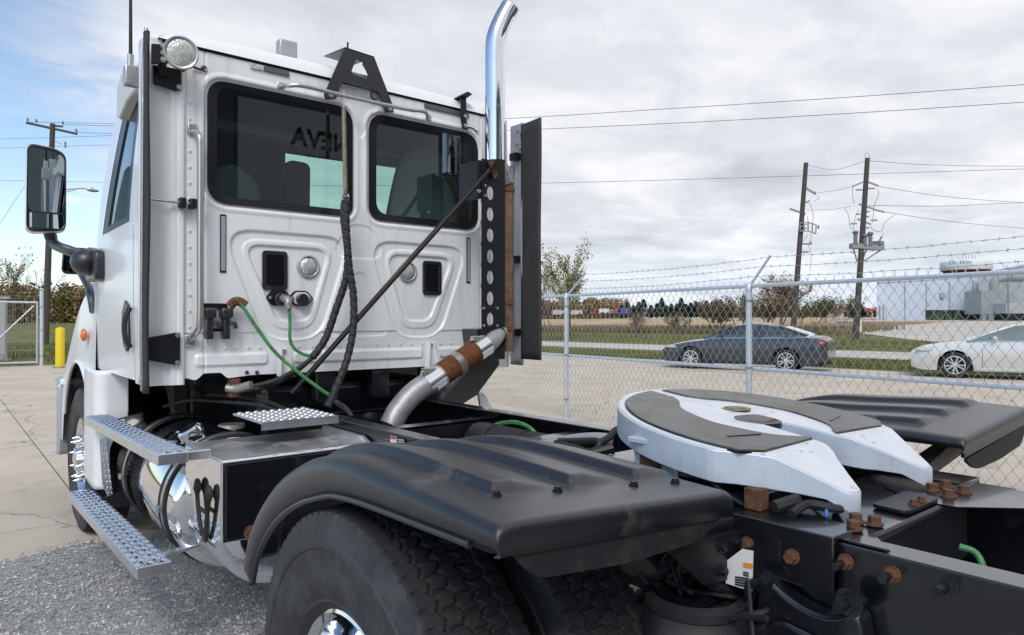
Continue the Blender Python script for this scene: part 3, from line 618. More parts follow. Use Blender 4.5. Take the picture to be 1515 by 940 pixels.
# ---- air and lamp fittings on the wall
def vent(x0, x1, z0, z1):
    o = ring(rpoly([(x0, z1), (x1, z1), (x1, z0), (x0, z0)], .022, 5), rpoly([(x0 + .02, z1 - .022), (x1 - .02, z1 - .022), (x1 - .02, z0 + .022), (x0 + .02, z0 + .022)], .008, 5), YW + .007, 'air_vent', 'black_plastic', TR)
    MB().box(x0 + .015, x1 - .015, YW + .019, YW + .022, z0 + .015, z1 - .015).build('vent_back', 'black_gasket', o, smooth=0)
    n = 13
    for i in range(n):
        z = z0 + .028 + (z1 - z0 - .056) * i / (n - 1); MB().bar((x0 + .02, YW + .012, z), (x1 - .02, YW + .012, z), .010, .004, (0, -.6, .8)).build('louvre', 'black_plastic', o, smooth=0)
vent(-.582, -.442, 1.672, 1.888); vent(.452, .592, 1.668, 1.888)
for x_ in (-.318, .337):
    o = MB().lathe([(0, .068), (-.012, .066), (-.016, .058), (-.012, .053)], (x_, YW + .02, 1.812), 'y', 32).build('wall_lamp', 'grey_panel', TR)
    MB().lathe([(-.006, .053), (-.016, .045), (-.022, .025), (-.024, .001)], (x_, YW + .02, 1.812), 'y', 28).build('lens', 'lens_clear', o)
    for a in (90, 210, 330): MB().sphere((x_ + .049 * math.cos(R(a)), YW + .004, 1.812 + .049 * math.sin(R(a))), .004, 6).build('screw', 'black_metal', o)
# electrical sockets
def socket(x, z, mm, plug):
    o = MB().prism(rpoly([(x - .075, z), (x - .035, z + .043), (x + .035, z + .043), (x + .075, z), (x + .035, z - .043), (x - .035, z - .043)], .012, 4), lambda a, c: (a, YW + .018, c), lambda a, c: (a, YW + .002, c)).build('socket_plate', 'black_metal', TR, smooth=30)
    if mm: MB().prism(rpoly([(x - .062, z), (x - .03, z + .035), (x + .03, z + .035), (x + .062, z), (x + .03, z - .035), (x - .03, z - .035)], .01, 4), lambda a, c: (a, YW + .0, c), lambda a, c: (a, YW - .002, c)).build('label_face', mm, o, smooth=0)
    for s_ in (-1, 1): MB().bolt((x + s_ * .052, YW - .001, z), (0, -1, 0), .007, .006).build('bolt', 'steel', o)
    MB().lathe([(.0, .034), (-.03, .034), (-.034, .03), (-.034, .001)], (x, YW, z - .008), 'y', 20).build('socket_cover', 'black_plastic', o)
    return o
s1 = socket(-.492, 1.628, None, 1); s2 = socket(-.365, 1.628, 'label_white', 0)
pl_ = P(428, 443, y=YW - .06); MB().tube(bez([(-.482, YW - .03, 1.626), (-.472, YW - .07, 1.616), (P(427.5, 450, y=YW - .085).x - .004, YW - .082, 1.60), P(427.5, 457, y=YW - .085)], 5), [.024] * 6 + [.021] * 10, 12).build('electrical_plug', 'dull_steel', s1)
# gladhand storage brackets
gb = MB().box(-.895, -.775, YW - .012, YW + .004, 1.565, 1.592).build('gladhand_holder', 'black_metal', TR, smooth=0, bevel=.003)
MB().box(-.845, -.80, YW - .01, YW + .004, 1.445, 1.46).build('holder_strap', 'black_metal', gb, smooth=0)
for x_ in (-.872, -.788):
    MB().box(x_ - .034, x_ + .028, YW - .075, YW - .002, 1.515, 1.567).build('gladhand', 'black_plastic', gb, smooth=30, bevel=.012)
    MB().box(x_ - .018, x_ + .014, YW - .06, YW - .002, 1.405, 1.513).build('holder_tongue', 'black_plastic', gb, smooth=30, bevel=.005)
    MB().tube([(x_ + .012, YW - .05, 1.49), (x_ + .04, YW - .055, 1.485), (x_ + .042, YW - .055, 1.46)], .012, 8).build('holder_hook', 'black_plastic', gb)
MB().tube(bez([(-.775, YW - .05, 1.575), (-.755, YW - .06, 1.60), (-.725, YW - .065, 1.60), (-.70, YW - .07, 1.58)], 4), .024, 10).build('hose_elbow', 'rust', gb)
# ---- left grab rail
gr = MB().tube(bez([(-.945, YW - .012, 2.47), (-.935, YW - .07, 2.44), (-.93, YW - .08, 2.36), (-.93, YW - .08, 1.9), (-.93, YW - .08, 1.52), (-.938, YW - .06, 1.45), (-.955, YW - .012, 1.41)], 6), .0165, 12).build('grab_rail', 'steel', TR)
for z_, x_ in ((2.485, -.948), (1.40, -.958)):
    o = MB().box(x_ - .026, x_ + .022, YW - .014, YW + .002, z_ - .03, z_ + .03).build('rail_foot', 'steel', gr, smooth=30, bevel=.006); MB().bolt((x_, YW - .013, z_), (0, -1, 0), .01, .008).build('bolt', 'dull_steel', o)
rd = MB().tube([(-1.16, YW - .03, 2.10), (-.92, YW - .04, 2.095)], .007, 8).build('clamp_rod', 'steel', TR)
for x_ in (-1.005, -.955): MB().box(x_ - .016, x_ + .016, YW - .06, YW - .005, 2.07, 2.122).build('rod_clamp', 'black_metal', rd, smooth=30, bevel=.006)
# ---- black mounting plates on the left corner, work lamp
def plate(pts, y0, y1, name='mounting_plate', m='black_metal', parent=None, bolts=(), bev=.004):
    q = [P(u, v, y=y0) for u, v in pts]; o = MB().prism([(p.x, p.z) for p in q], lambda x, z: (x, y0, z), lambda x, z: (x, y1, z)).build(name, m, parent or TR, smooth=0, bevel=bev)
    for u, v in bolts:
        p = P(u, v, y=y0); MB().bolt((p.x, y0 - .001, p.z), (0, -1, 0), .009, .008).build('bolt', 'steel', o)
    return o
plate([(217, 500), (262, 492), (267, 495), (267, 536), (262, 541), (217, 533)], YW - .035, YW - .02, bolts=[(263, 496), (263, 537)])
lp = plate([(225, 95), (268, 102), (268, 133), (258, 133), (226, 123)], YW - .03, YW - .01, bolts=[(264, 129)])
MB().prism([(p.x, p.z) for p in [P(u, v, y=YW - .12) for u, v in ((224, 64), (250, 66), (250, 92), (224, 93))]], lambda x, z: (x, YW - .12, z), lambda x, z: (x, YW - .10, z)).build('lamp_bracket', 'black_metal', lp, smooth=0)
MB().tube([P(238, 80, y=YW - .1), P(240, 110, y=YW - .03)], .02, 8).build('bracket_arm', 'black_metal', lp)
for v in (68, 78, 88): MB().bolt(P(241, v, y=YW - .12), (0, -1, 0), .01, .012).build('bolt', 'steel', lp)
wc = P(267, 78, y=YW - .14)
wl = thing  # keep name free
b = MB(); b.lathe([(.07, .02), (.06, .05), (.035, .072), (.0, .080), (-.012, .080), (-.018, .074), (-.014, .066)], (0, 0, 0), 'y', 32)
mw = Matrix.Translation(wc) @ Matrix.Rotation(R(-12), 4, 'Z') @ Matrix.Rotation(R(8), 4, 'X')
lamp = b.xf(mw).build('work_lamp', 'steel', TR)
MB().lathe([(-.010, .067), (-.016, .05), (-.020, .025), (-.021, .001)], (0, 0, 0), 'y', 28).xf(mw).build('lens', 'lens_clear', lamp)
MB().tube([wc + Vector((-.06, .03, -.02)), P(244, 84, y=YW - .12), P(243, 72, y=YW - .12)], .016, 8).build('swivel_mount', 'rust', lamp)
MB().tube(bez([wc + Vector((.02, .05, -.07)), P(282, 98, y=YW - .02), P(294, 102, y=YW - .012), P(301, 101, y=YW)], 4), .006, 6).build('lamp_cable', 'rubber', lamp)
MB().lathe([(-.008, .014), (0, .016), (.01, .016)], P(301, 101, y=YW), 'y', 12).build('grommet', 'black_gasket', lamp)
# ---- side extenders with rubber trailing edges
def ext(sg, y0, y1, m, name, x=1.192, z0=1.19, z1=2.885, th=.012, curl=.03, par=None):
    ys = np.linspace(y0, y1, 10); zs = np.linspace(z0, z1, 30); Y, Z = np.meshgrid(ys, zs, indexing='ij')
    w_ = .004 * np.sin(Z * 5.3) * (Y - y0) / (y1 - y0 + 1e-6)
    X = sg * (x - curl * ((Y - y0) / (y1 - y0)) ** 2 * .3 + w_ - .05 * np.clip((1.45 - Z) / .25, 0, 1) ** 2 * 0)
    b = MB(); b.grid(X, Y, Z); o = b.build(name, m, par or TR, smooth=60); s_ = o.modifiers.new('thickness', 'SOLIDIFY'); s_.thickness = th; s_.offset = 0; return o
le = ext(-1, 3.84, 3.735, 'white_paint', 'side_extender', 1.185)
ext(-1, 3.736, 3.70, 'flap_rubber', 'rubber_edge', 1.184, 1.15, 2.90, .016, par=le)
MB().tube(bez([(-1.19, 3.745, 1.16), (-1.196, 3.735, 1.5), (-1.194, 3.735, 2.2), (-1.19, 3.74, 2.7), (-1.175, 3.755, 2.93)], 6), .009, 8).build('edge_bead', 'dull_steel', le)
re_ = ext(1, 3.84, 3.70, 'grey_panel', 'side_extender', 1.20)
ext(1, 3.715, 3.50, 'flap_rubber', 'rubber_edge', 1.193, 1.235, 2.872, .016, .06, par=re_)
MB().box(1.17, 1.185, 3.80, 3.825, 1.25, 2.60).build('edge_channel', 'chrome', re_, smooth=0)
for z_ in (2.84, 2.80, 2.75, 2.71): MB().bolt((1.19, 3.74 + .02 * math.sin(z_ * 60), z_), (-1, 0, 0), .009, .009).build('bolt', 'steel', re_)
for z_ in (2.65, 1.93, 1.42): MB().box(1.14, 1.19, 3.72, 3.79, z_ - .025, z_ + .025).build('strut_mount', 'black_metal', re_, smooth=0, bevel=.004)
# ---- antenna, roof marker, visor, horn
an = MB().tube([(-1.2, 3.98, 2.74), (-1.2, 3.98, 2.86)], .016, 10).build('antenna', 'steel', TR)
MB().tube([(-1.2, 3.98, 2.86), (-1.2, 3.985, 3.25), (-1.2, 3.99, 3.7)], [.009, .007, .004], 8, rf=lambda i, j: 1).build('whip', 'rubber', an)
MB().box(-1.23, -1.16, 3.95, 4.01, 2.70, 2.80).build('antenna_mount', 'steel', an, smooth=30, bevel=.006)
c_ = P(425, 71, y=4.05); MB().box(c_.x - .055, c_.x + .055, 4.03, 4.10, c_.z - .06, c_.z + .045).build('roof_beacon', 'grey_panel', TR, smooth=30, bevel=.01)
vq = [P(u, v, x=-1.16) for u, v in ((178, 106), (189, 122), (196, 118), (200, 108), (203, 125), (185, 150), (175, 176), (171, 172), (172, 130))]
b = MB(); k = len(vq); b.add([(-1.16, p.y, p.z) for p in vq] + [(-1.10, p.y, p.z) for p in vq], [tuple(range(k)), tuple(range(k, 2 * k))[::-1]] + [(i, (i + 1) % k, k + (i + 1) % k, k + i) for i in range(k)])
b.build('sun_visor', 'visor', TR, smooth=30, bevel=.01)
MB().prism([(4.85, 2.80), (5.12, 2.77), (5.14, 2.83), (4.9, 2.91)], lambda y, z: (-1.02, y, z), lambda y, z: (1.02, y, z)).build('visor_blade', 'visor', TR, smooth=30, bevel=.02)
# ---- roof antenna bracket (black A frame) and hose bar
yb = YW - .05
A_out = [(510, 69), (553, 83), (582, 158), (582, 166), (570, 166), (560, 135), (506, 121), (497, 146), (482, 147), (479, 140)]
q = [P(u, v, y=yb) for u, v in A_out]; hole = [P(u, v, y=yb) for u, v in ((527, 86), (537, 92), (545, 112), (543, 116), (521, 109), (520, 104))]
def plate_hole(outer, inner, y0, y1, name, m, parent):
    bm = bmesh.new(); es = []
    for ring_ in (outer, inner):
        vv = [bm.verts.new((p[0], y0, p[1])) for p in ring_]; es += [bm.edges.new((vv[i], vv[(i + 1) % len(vv)])) for i in range(len(vv))]
    bmesh.ops.triangle_fill(bm, use_beauty=True, use_dissolve=False, edges=es)
    r_ = bmesh.ops.extrude_face_region(bm, geom=bm.faces[:]); bmesh.ops.translate(bm, vec=(0, y1 - y0, 0), verts=[g for g in r_['geom'] if isinstance(g, bmesh.types.BMVert)])
    bmesh.ops.recalc_face_normals(bm, faces=bm.faces); b = MB(); b.v = [tuple(v.co) for v in bm.verts]; bm.verts.index_update(); b.f = [tuple(v.index for v in f.verts) for f in bm.faces]; bm.free()
    return b.build(name, m, parent, smooth=0)
af = plate_hole([(p.x, p.z) for p in q], [(p.x, p.z) for p in hole], yb, yb + .008, 'roof_bracket', 'black_plastic', TR)
p0, p1 = q[0], q[1]; MB().add([(p0.x, yb, p0.z), (p1.x, yb, p1.z), (p1.x - .02, yb + .24, p1.z + .015), (p0.x - .02, yb + .24, p0.z + .015), (p0.x, yb, p0.z - .006), (p1.x, yb, p1.z - .006), (p1.x - .02, yb + .24, p1.z + .009), (p0.x - .02, yb + .24, p0.z + .009)], [(0, 1, 2, 3), (7, 6, 5, 4), (0, 4, 5, 1), (1, 5, 6, 2), (2, 6, 7, 3), (3, 7, 4, 0)]).build('bracket_top', 'black_plastic', af, smooth=0)
p2 = P(580, 160, y=yb); MB().add([(p1.x, yb, p1.z), (p2.x, yb, p2.z), (p2.x, yb + .03, p2.z), (p1.x, yb + .16, p1.z)], [(0, 1, 2, 3)]).build('bracket_flange', 'black_plastic', af, smooth=0)
for u, v in ((489, 141), (577, 162)): MB().bolt(P(u, v, y=yb), (0, -1, 0), .009, .008).build('bolt', 'steel', af)
MB().tube([P(514, 70, y=yb + .05), P(514, 62, y=yb + .05)], .006, 6).build('bolt_stud', 'black_metal', af)
MB().lathe([(-.01, .022), (0, .026), (.02, .026)], P(553, 141, y=YW), 'y', 16).build('wall_plug', 'black_gasket', TR)
hb_ = MB().tube(bez([P(415, 127, y=YW - .01), P(424, 127, y=YW - .06), P(450, 127, y=YW - .10), P(520, 144, y=YW - .10), P(600, 161, y=YW - .10), P(624, 164, y=YW - .10), P(631, 168, y=YW - .06), P(632, 174, y=YW - .01)], 5), .0115, 10).build('hose_bar', 'steel', TR)
for u, v in ((414, 127), (633, 174)): MB().box(P(u, v, y=YW).x - .02, P(u, v, y=YW).x + .02, YW - .012, YW, P(u, v, y=YW).z - .02, P(u, v, y=YW).z + .02).build('bar_foot', 'steel', hb_, smooth=30, bevel=.006)
hs = MB().tube([P(508, 134, y=YW - .10), P(508, 160, y=YW - .10), P(511, 290, y=YW - .12)], [.006, .006, .006], 8).build('hose_hanger', 'steel', TR)
MB().tube([P(508, 158, y=YW - .101), P(511, 288, y=YW - .121)], .0125, 10).build('spring_sleeve', 'spring_tan', hs)
# small strap bracket on the right
sb = plate([(682, 140), (690, 140), (691, 186), (693, 192), (685, 190), (682, 176)], YW - .04, YW - .03, 'strap_bracket', bolts=[(688, 172), (688, 186)])
MB().prism([(p.x, p.z) for p in [P(u, v, y=YW - .06) for u, v in ((682, 141), (692, 135), (699, 139), (692, 144))]], lambda x, z: (x, YW - .06, z), lambda x, z: (x, YW + .03, z)).build('bracket_tab', 'black_metal', sb, smooth=0)
MB().tube(bez([P(692, 188, y=YW - .01), P(700, 190, y=YW - .008), P(704, 195, y=YW)], 4), .004, 6).build('cable', 'rubber', sb)
MB().lathe([(-.008, .012), (0, .015), (.01, .015)], P(705, 196, y=YW), 'y', 12).build('grommet', 'black_gasket', sb)
# white tie-down brackets on the skirt
for u0, v0 in ((419, 515), (638, 506)):
    a = [P(u0 + du, v0 + dv, y=YW - .05) for du, dv in ((-4, 0), (4, 0), (14, 42), (-6, 42))]; o = MB().prism([(p.x, p.z) for p in a], lambda x, z: (x, YW - .05, z), lambda x, z: (x, YW - .035, z)).build('skirt_bracket', 'white_paint_rear', TR, smooth=0, bevel=.006)
    for s_ in (0, 1): MB().bar(a[s_], a[3 - s_], .008, .05, (0, 1, 0)).build('bracket_edge', 'white_paint_rear', o, smooth=0)
    MB().lathe([(-.008, .008), (-.008, .013), (.004, .013)], (a[0].x + .016, YW - .05, a[0].z - .02), 'y', 12).build('eyelet', 'steel', o)
for u in (380, 441 - 76 + 0): MB().sphere((P(u, 551, y=YW).x, YW - .004, P(u, 551, y=YW).z), .011, 8).build('skirt_bolt', 'black_gasket', TR)
# ---- exhaust: stack, perforated guard, flex pipe
SX, SY = .835, 3.56
st = MB().tube(bez([(SX, SY, 2.52), (SX, SY, 2.7), (SX, SY, 3.0), (SX, SY, 3.26), (SX + .012, SY - .005, 3.36), (SX + .055, SY - .02, 3.47), (SX + .10, SY - .04, 3.56)], 8), .066, 28, cap=False).build('exhaust_stack', 'stack_chrome', TR, smooth=60)
st.modifiers.new('thickness', 'SOLIDIFY').thickness = .004
a_ = Vector((.045, -.02, .09)).normalized()
MB().tube([Vector((SX + .075, SY - .028, 3.515)), Vector((SX + .092, SY - .036, 3.545))], .054, 24, cap=True).build('stack_mouth', 'rust', st)
MB().tube([(SX + .095, SY, 1.30), (SX + .095, SY, 2.42)], .046, 20).build('muffler_pipe', 'copper_pipe', TR)
for z_ in (1.45, 1.62, 2.36): MB().lathe([(-.012, .054), (.012, .054)], (SX + .095, SY, z_), 'z', 20).build('pipe_clamp', 'rust_pipe', TR)
MB().tube([(SX + .09, SY, 2.40), (SX + .06, SY, 2.47), (SX, SY, 2.54)], .058, 20).build('stack_sleeve', 'dull_steel', TR)
# perforated guard
yb = SY - .10; x0, x1 = P(712, 300, y=yb).x, P(737, 300, y=yb).x; zt, zb_ = P(725, 237, y=yb).z, P(725, 497, y=yb).z
b = MB(); xc = (x0 + x1) / 2; cen = [P(723, 473 - i * 31.2, y=yb).z for i in range(7)]; ed_ = [zb_] + [(cen[i] + cen[i + 1]) / 2 for i in range(6)] + [zt]
for i in range(7):
    an__ = np.linspace(0, 2 * math.pi, 33)[:-1]; inn, outr = [], []
    for a in an__:
        c__, s__ = math.cos(a), math.sin(a); inn.append((xc + .027 * c__, yb, cen[i] + .043 * s__))
        kx = ((x1 - xc) if c__ > 0 else (xc - x0)) / max(1e-6, abs(c__)); kz = ((ed_[i + 1] - cen[i]) if s__ > 0 else (cen[i] - ed_[i])) / max(1e-6, abs(s__)); k_ = min(kx, kz); outr.append((xc + k_ * c__, yb, cen[i] + k_ * s__))
    n__ = len(inn); b.add(inn + outr, [(j, (j + 1) % n__, n__ + (j + 1) % n__, n__ + j) for j in range(n__)])
    # square cell corners
    for sx_, sz_ in ((x0, ed_[i]), (x1, ed_[i]), (x0, ed_[i + 1]), (x1, ed_[i + 1])):
        near_ = sorted(range(n__), key=lambda j: (outr[j][0] - sx_) ** 2 + (outr[j][2] - sz_) ** 2)[:2]; b.add([outr[near_[0]], outr[near_[1]], (sx_, yb, sz_)], [(0, 1, 2)])
gd = b.build('stack_guard', 'black_metal', TR, smooth=0, recalc=False); s_ = gd.modifiers.new('thickness', 'SOLIDIFY'); s_.thickness = .006
MB().box(x1 + .0005, x1 + .056, yb + .001, yb + .007, zb_ - .15, zt + .02).build('guard_flange', 'black_metal', gd, smooth=0)
for u, v in ((714, 456), (734, 456), (714, 482), (734, 482), (716, 262), (716, 275), (716, 290), (708, 283), (728, 247), (730, 262)): MB().bolt(P(u, v, y=yb), (0, -1, 0), .009, .014).build('bolt', 'steel', gd)
MB().box(x0 - .03, x0 + .005, yb + .0, yb + .2, zt - .25, zt - .01).build('guard_bracket', 'black_metal', gd, smooth=0, bevel=.004)
# pedestal under the stack
ped = [P(u, v, y=SY - .06) for u, v in ((712, 487), (738, 485), (746, 540), (712, 586), (690, 600), (655, 595), (700, 545), (716, 520))]
MB().prism([(p.x, p.z) for p in ped], lambda x, z: (x, SY - .02, z), lambda x, z: (x, SY + .16, z)).build('stack_pedestal', 'frame_black', TR, smooth=0, bevel=.01)
MB().lathe([(-.02, .075), (-.02, .085), (.02, .085), (.02, .075)], P(731, 500, y=SY - .09), 'y', 24).build('pedestal_collar', 'black_metal', TR)
ep = [P(588, 610, y=3.50), P(602, 592, y=3.50), P(617, 578, y=3.49), P(631, 569, y=3.48), P(722, 508, y=3.47), P(728, 502, y=3.48), P(738, 490, y=3.52)]
pp = bez(ep[:4], 6); ex = MB().tube([P(578, 630, y=3.5)] + pp, .066, 22).build('exhaust_pipe', 'alu_pipe', TR, smooth=60)
A_, B_ = ep[3], ep[4]; n = 216
MB().tube([A_ + (B_ - A_) * (.20 + .60 * i / n) for i in range(n + 1)], [.067 + .006 * math.sin(i / n * 2 * math.pi * 18) for i in range(n + 1)], 22).build('flex_section', 'rust_pipe', ex, smooth=80)
MB().tube([A_ + (B_ - A_) * (.44 + .09 * i / 24) for i in range(25)], [.0725 + .003 * math.sin(i * 1.57) for i in range(25)], 22).build('flex_band', 'steel', ex, smooth=80)
for f0, f1, r_ in ((-.02, .22, .071), (.79, .97, .070)):
    MB().tube([A_ + (B_ - A_) * f0, A_ + (B_ - A_) * f1], r_, 22).build('band_clamp', 'chrome', ex, smooth=60)
    c_ = A_ + (B_ - A_) * (f0 + f1) / 2 + Vector((-.05, -.02, .055)); MB().box(c_.x - .035, c_.x + .045, c_.y - .02, c_.y + .02, c_.z - .012, c_.z + .02).build('clamp_bolt_block', 'steel', ex, smooth=0, bevel=.004)
    MB().tube([c_ + Vector((-.05, 0, -.005)), c_ + Vector((.06, 0, .02))], .006, 8).build('clamp_bolt', 'steel', ex)
MB().tube(bez([B_ + (A_ - B_) * .06, ep[4], ep[5], ep[6]], 6), .062, 20).build('upper_elbow', 'alu_pipe', ex, smooth=60)
# stack strut
s0, s1 = P(724, 252, y=SY - .13), P(432, 582, y=3.70)
sr = MB().tube([s0, s1], .0155, 10).build('stack_strut', 'black_metal', TR)
MB().tube([s0 + (s1 - s0) * .26, s0 + (s1 - s0) * .62], .0163, 10).build('worn_section', 'worn_black', sr)
MB().bar(s0 + (s0 - s1).normalized() * .06, s0 + (s1 - s0) * .06, .012, .05, (0, 1, 0)).build('strut_end', 'black_metal', sr, smooth=0)
MB().bar(P(726, 237, y=SY - .13), P(733, 262, y=SY - .13), .04, .012, (0, 1, 0)).build('strut_tab', 'rust', sr, smooth=0)
# ---- spiral wrapped hose bundles
def wrap(pts, r, pitch=.05):
    pts = bez(pts, 14); Ls = [0]
    for i in range(1, len(pts)): Ls.append(Ls[-1] + (pts[i] - pts[i - 1]).length)
    n = int(Ls[-1] / .004); rs = []; it = 0; out_ = []
    for k in range(n):
        s_ = Ls[-1] * k / n
        while it < len(Ls) - 2 and Ls[it + 1] < s_: it += 1
        out_.append(pts[it].lerp(pts[it + 1], (s_ - Ls[it]) / max(1e-6, Ls[it + 1] - Ls[it])))
    N_ = 14
    def rf(i, j):
        ph = (i * .004 / pitch + j / N_) % 1.; return 1 if ph < .8 else (.74 if .84 < ph < .96 else .86)
    return MB().tube(out_, r, N_, rf=rf)
hy = YW - .13
wa = wrap([P(511, 292, y=hy), P(508, 320, y=hy), P(514, 370, y=hy), P(512, 410, y=hy), P(498, 455, y=hy), P(482, 500, y=hy), P(462, 530, y=hy - .01)], .021).build('wrapped_hose', 'dark_hose', TR, smooth=40)
wb = wrap([P(512, 296, y=hy - .03), P(512, 330, y=hy - .04), P(516, 390, y=hy - .05), P(523, 440, y=hy - .06), P(522, 490, y=hy - .08), P(514, 530, y=hy - .1), P(503, 560, y=hy - .12), P(490, 590, y=hy - .16)], .021).build('wrapped_hose', 'dark_hose', TR, smooth=40)
MB().tube(bez([P(509, 284, y=hy), P(507, 292, y=hy), P(512, 300, y=hy - .03), P(515, 290, y=hy), P(510, 286, y=hy)], 5), .006, 6).build('hose_clip', 'dull_steel', wa)
for dy, dv in ((0, 0), (.04, 5)):
    MB().tube(bez([P(462, 530, y=hy), P(440, 546 + dv * .5, y=hy + dy), P(410, 562 + dv, y=hy + dy + .03), P(378, 571 + dv, y=hy + .08), P(350, 574 + dv, y=hy + .14)], 6), .0125, 10).build('air_hose', 'dark_hose', wa)
MB().tube(bez([P(372, 570, y=hy + .06), P(352, 575, y=hy + .12), P(336, 574, y=hy + .16)], 5), .024, 10).build('hose_fitting', 'dull_steel', wa)
MB().box(P(337, 585, y=YW + .05).x, P(352, 585, y=YW + .05).x, YW, YW + .06, 1.09, 1.19).build('junction_block', 'rust', TR, smooth=0, bevel=.006)
for k_ in (0, 1):
    MB().tube(bez([P(490, 590, y=hy - .16), P(502, 597 + k_ * 3, y=hy - .2), P(512, 604 + k_ * 3, y=hy - .26), P(521, 616, y=hy - .3)], 6), .011, 8).build('air_hose', 'dark_hose', wb)
MB().tube([P(496, 580, y=hy - .165), P(485, 602, y=hy - .165)], .024, 12).build('hose_end_sleeve', 'rubber', wb)
MB().tube(bez([P(349, 440, y=YW - .07), P(362, 458, y=YW - .09), P(382, 488, y=YW - .12), P(407, 521, y=YW - .16), P(440, 550, y=YW - .22), P(470, 573, y=YW - .26), P(492, 588, y=YW - .28)], 8), .0095, 10).build('green_air_line', 'green_hose', TR)
MB().tube(bez([P(427.5, 455, y=YW - .085), P(429, 478, y=YW - .09), P(429, 500, y=YW - .1), P(434, 514, y=YW - .11), P(446, 523, y=YW - .12), P(461, 528, y=YW - .13)], 8), .009, 10).build('green_air_line', 'green_hose', TR)
# ---- frame
for sg in (-1, 1):
    b = MB(); pr = [(.43, .75), (.43, 1.015), (.345, 1.015), (.345, 1.007), (.421, 1.007), (.421, .758), (.345, .758), (.345, .75)]
    b.prism([(sg * x, z) for x, z in pr], lambda x, z: (x, -1.6, z), lambda x, z: (x, 6.3, z)); b.build('frame_rail', 'frame_black', TR, smooth=30, bevel=.008, seg=3)
for y_ in (2.25, 2.92, 3.6): MB().prism([(-.42, .80), (.42, .80), (.42, 1.0), (.3, .985), (-.3, .985), (-.42, 1.0)], lambda x, z: (x, y_, z), lambda x, z: (x, y_ + .012, z)).build('crossmember', 'frame_black', TR, smooth=0); MB().box(-.42, .42, y_, y_ + .09, .975 if 1 else 0, .984).build('crossmember_flange', 'frame_black', TR, smooth=0)
MB().box(-.42, .42, -.9, -.88, .77, 1.0).build('crossmember', 'frame_black', TR, smooth=0)
MB().box(-.55, .55, 3.95, 5.5, .55, 1.14).build('dark_powertrain_block', 'frame_black', TR, smooth=0, bevel=.05)  # plain engine and gearbox block, added to keep the space under the cab dark
MB().tube([(0, 1.53, .72), (0, 3.9, .80)], .06, 14).build('driveshaft', 'frame_black', TR)
MB().tube([(-1.0, 1.53, .52), (-.25, 1.53, .52), (0, 1.53, .52), (.25, 1.53, .52), (1.0, 1.53, .52)], [.075, .09, .2, .09, .075], 16).build('rear_axle', 'frame_black', TR)
MB().box(-.8, .8, 4.35, 4.4, .62, 1.2).build('underside_dark_panel', 'frame_black', TR, smooth=0)  # black panel added to stand in for the darkness below the cab
for x_, y_ in ((-.2, 3.84), (.16, 3.84), (.5, 3.8)): MB().box(x_ - .06, x_ + .06, y_, y_ + .08, 1.03, 1.205).build('cab_mount', 'frame_black', TR, smooth=0, bevel=.01)
MB().lathe([(-.01, .025), (.02, .025)], P(556, 558, y=3.9), 'y', 12, cap=True).build('mount_bolt', 'steel', TR)
# mounting angle outside the near and far rail, its bolts
for sg in (-1, 1):
    b = MB(); b.prism([(.432, .905), (.446, .905), (.446, 1.020), (.33, 1.020), (.33, 1.032), (.458, 1.032), (.458, .905)], lambda x, z: (sg * x, .722, z), lambda x, z: (sg * x, 1.62, z)); an_ = b.build('mounting_angle', 'frame_black', TR, smooth=30, bevel=.003)
    for y_ in (1.05, .929, .815): MB().bolt((sg * .458, y_, .967), (sg, 0, 0), .013, .016, 1.35).build('bolt', 'rust', an_)
    for y_ in (.708, .612):
        o = MB().bolt((sg * .43, y_, .978), (sg, 0, 0), .013, .02, 1.35).build('flange_nut', 'rust', TR); MB().tube([(sg * .44, y_, .978), (sg * .482, y_, .978)], .009, 10).build('bolt_shank', 'frame_black', o)
    o = MB().bolt((sg * .43, .512, .983), (sg, 0, 0), .0155, .02, 1.4).build('flange_nut', 'frame_black', TR); MB().tube([(sg * .44, .512, .983), (sg * .480, .512, .983)], .010, 10).build('bolt_shank', 'black_metal', o)
    # rusty hex bolts on the rail top
    for u, v in (((1265, 772), (1293, 776), (1262, 783)) if sg < 0 else ((1378, 726), (1398, 721), (1402, 735), (1425, 729))):
        p = P(u, v, z=1.026); MB().bolt(p, (0, 0, 1), .0145, .017, 1.4).build('deck_bolt', 'rust', TR)
gq = [P(u, v, z=1.03) for u, v in ((1306, 717), (1375, 709), (1448, 713), (1530, 727), (1600, 746), (1515, 749), (1415, 747), (1352, 737))]; MB().prism([(p.x, p.y) for p in gq], lambda x, y: (x, y, 1.0235), lambda x, y: (x, y, 1.0255)).build('gusset_plate', 'frame_black', TR, smooth=0)
gs = MB().prism([(-.42, .62), (-.33, .69), (.2, .69), (.33, .64), (.42, .62), (.42, .97), (-.42, .97)], lambda x, y: (x, y, 1.0165), lambda x, y: (x, y, 1.0225)).build('cross_plate', 'frame_black', TR, smooth=0, bevel=.002)
MB().prism([(.69, 1.016), (.69, .85), (.696, .85), (.70, 1.0165)], lambda y, z: (-.33, y, z), lambda y, z: (.25, y, z)).build('cross_plate_lip', 'frame_black', gs, smooth=0, bevel=.006)
MB().tube([(-.33, .692, 1.012), (.2, .692, 1.012)], .0105, 10).build('rolled_edge', 'black_metal', gs)
MB().prism(rpoly([(-.13, .70), (.08, .70), (.1, .79), (-.12, .79)], .02, 4), lambda x, y: (x, y, 1.026), lambda x, y: (x, y, 1.036)).build('small_plate', 'black_metal', gs, smooth=0, bevel=.002)
for x_, y_ in ((-.05, .715), (.0, .715)): MB().bolt((x_, y_, 1.036), (0, 0, 1), .009, .01).build('bolt', 'rust', gs)
blk = MB().box(-.40, -.36, .93, .975, 1.033, 1.085).build('stop_block', 'rust', TR, smooth=0, bevel=.002)
